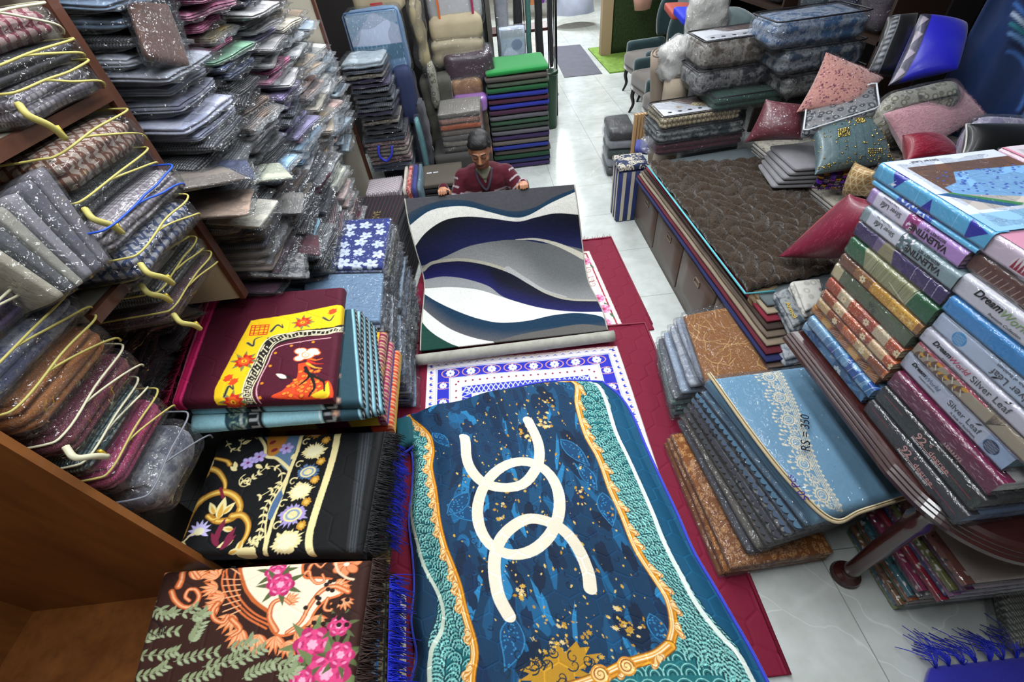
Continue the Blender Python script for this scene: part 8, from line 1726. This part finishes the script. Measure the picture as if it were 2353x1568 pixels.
HAIRM = simple('black_hair', '#0a0808', .55, bump=1, bscale=200)
hair = [hd(ball((0, .03, .05), (.086, .092, .088), 16)), hd(ball((0, .065, .0), (.08, .06, .085), 14)), hd(cap((-.045, -.055, .078), (.045, -.053, .08), .024, .024)), hd(cap((-.078, .012, .012), (-.072, -.02, .07), .009, .018)), hd(cap((.078, .012, .012), (.072, -.02, .07), .009, .018)), hd(ball((0, -.015, .082), (.075, .07, .05), 12))]
V, F = fuse(hair, .006, 8); V = V+ns(V, 5, 60)*.0015; part('hair', (V, F), HAIRM, man)
for sg in (-1, 1):
    part('eyebrow', hd(tube(catmull([(sg*.014, -.096, .030), (sg*.03, -.096, .036), (sg*.05, -.082, .030)], 4), .0035, 6)), HAIRM, man)
    part('eyelid_line', hd(tube(catmull([(sg*.013, -.089, .0), (sg*.03, -.091, -.006), (sg*.047, -.08, -.001)], 4), .0016, 5)), simple('lash_dark', '#1c1210', .5), man)
part('lips', hd(tube(catmull([(-.022, -.091, -.064), (0, -.0985, -.0635), (.022, -.091, -.064)], 4), .0042, 6, rs=None)), simple('lip_brown', '#6e3c34', .5), man)
part('moustache', hd(tube(catmull([(-.024, -.092, -.054), (-.01, -.1, -.047), (.01, -.1, -.047), (.024, -.092, -.054)], 4), .003, 6)), simple('faint_moustache', '#3c281e', .7), man)
sw = [cap((MX-.05, 3.44, HD[2]-.29), (MX-.05, 3.50, .18), .145, .155), cap((MX+.06, 3.44, HD[2]-.29), (MX+.06, 3.50, .18), .145, .155), cap(SH_L, SH_R, .078, .078), cap((MX-.08, 3.42, HD[2]-.2), (MX+.08, 3.42, HD[2]-.2), .05, .05)]
for S_, E_, H_ in ((SH_L, EL_L, HL), (SH_R, EL_R, HR)): sw += [cap(S_, E_, .072, .058), cap(E_, H_+[0, .06, -.012], .056, .04)]
V, F = fuse(sw, .008, 4); V = V+ns(V, 6, 22)*.004
base = np.array(lin('#4c1020')); wht = np.array(lin('#a89aa0')); cols = np.tile(base, (len(V), 1)); onarm = np.abs(V[:, 0]-MX) > .2
zz = V[:, 2]; zt = HD[2]
for z0, w_ in [(zt-.315, .008), (zt-.335, .004), (zt-.41, .009), (zt-.433, .004), (zt-.5, .009), (zt-.58, .008)]: m = (np.abs(zz-z0) < w_) & ~onarm & (np.abs(V[:, 0]-MX-.02) > .05*(z0 > zt-.35)); cols[m] = wht
for E_, S_, H_ in ((EL_L, SH_L, HL), (EL_R, SH_R, HR)):
    for A_, B_ in ((S_, E_), (E_, H_)):
        d = B_-A_; L = np.linalg.norm(d); u = ((V-A_)@d)/L; q_ = np.linalg.norm(V-A_-np.outer(u, d/L), axis=1); near = (q_ < .085) & onarm & (u > -.02) & (u < L+.02)
        cols[near & (np.abs((u % .062)-.02) < .0065)] = wht
o = part('sweater', (V, F), attr_mat('knit_wool', .9, .3, 0, .7, 300), man, cols=cols)
SHT = simple('olive_shirt', '#7c7c68', .7); COLR = simple('sweater_collar', '#38323e', .8)
vn = [np.array([MX-.055, 3.375, zt-.165]), np.array([MX-.04, 3.315, zt-.23]), np.array([MX+.01, 3.288, zt-.295]), np.array([MX+.05, 3.315, zt-.23]), np.array([MX+.07, 3.375, zt-.165])]
part('collar_trim', tube(catmull(vn, 6), .011, 8), COLR, man)
part('shirt', fuse([cap((MX+.005, 3.375, zt-.19), (MX+.01, 3.335, zt-.25), .05, .022), cap((MX-.04, 3.375, zt-.165), (MX+.0, 3.325, zt-.21), .018, .014), cap((MX+.05, 3.375, zt-.165), (MX+.015, 3.325, zt-.21), .018, .014)], .006, 2), SHT, man)
tr = [cap((MX, 3.52, .2), (MX, 3.52, .12), .16, .15), cap((MX-.09, 3.5, .13), (MX-.36, 3.45, .12), .1, .075), cap((MX+.09, 3.5, .13), (MX+.36, 3.45, .12), .1, .075), cap((MX-.36, 3.45, .11), (MX-.02, 3.37, .08), .068, .052), cap((MX+.36, 3.45, .11), (MX+.02, 3.43, .08), .068, .052)]
part('trousers', fuse(tr, .01, 3), simple('dark_trousers', '#1a1c24', .85), man)
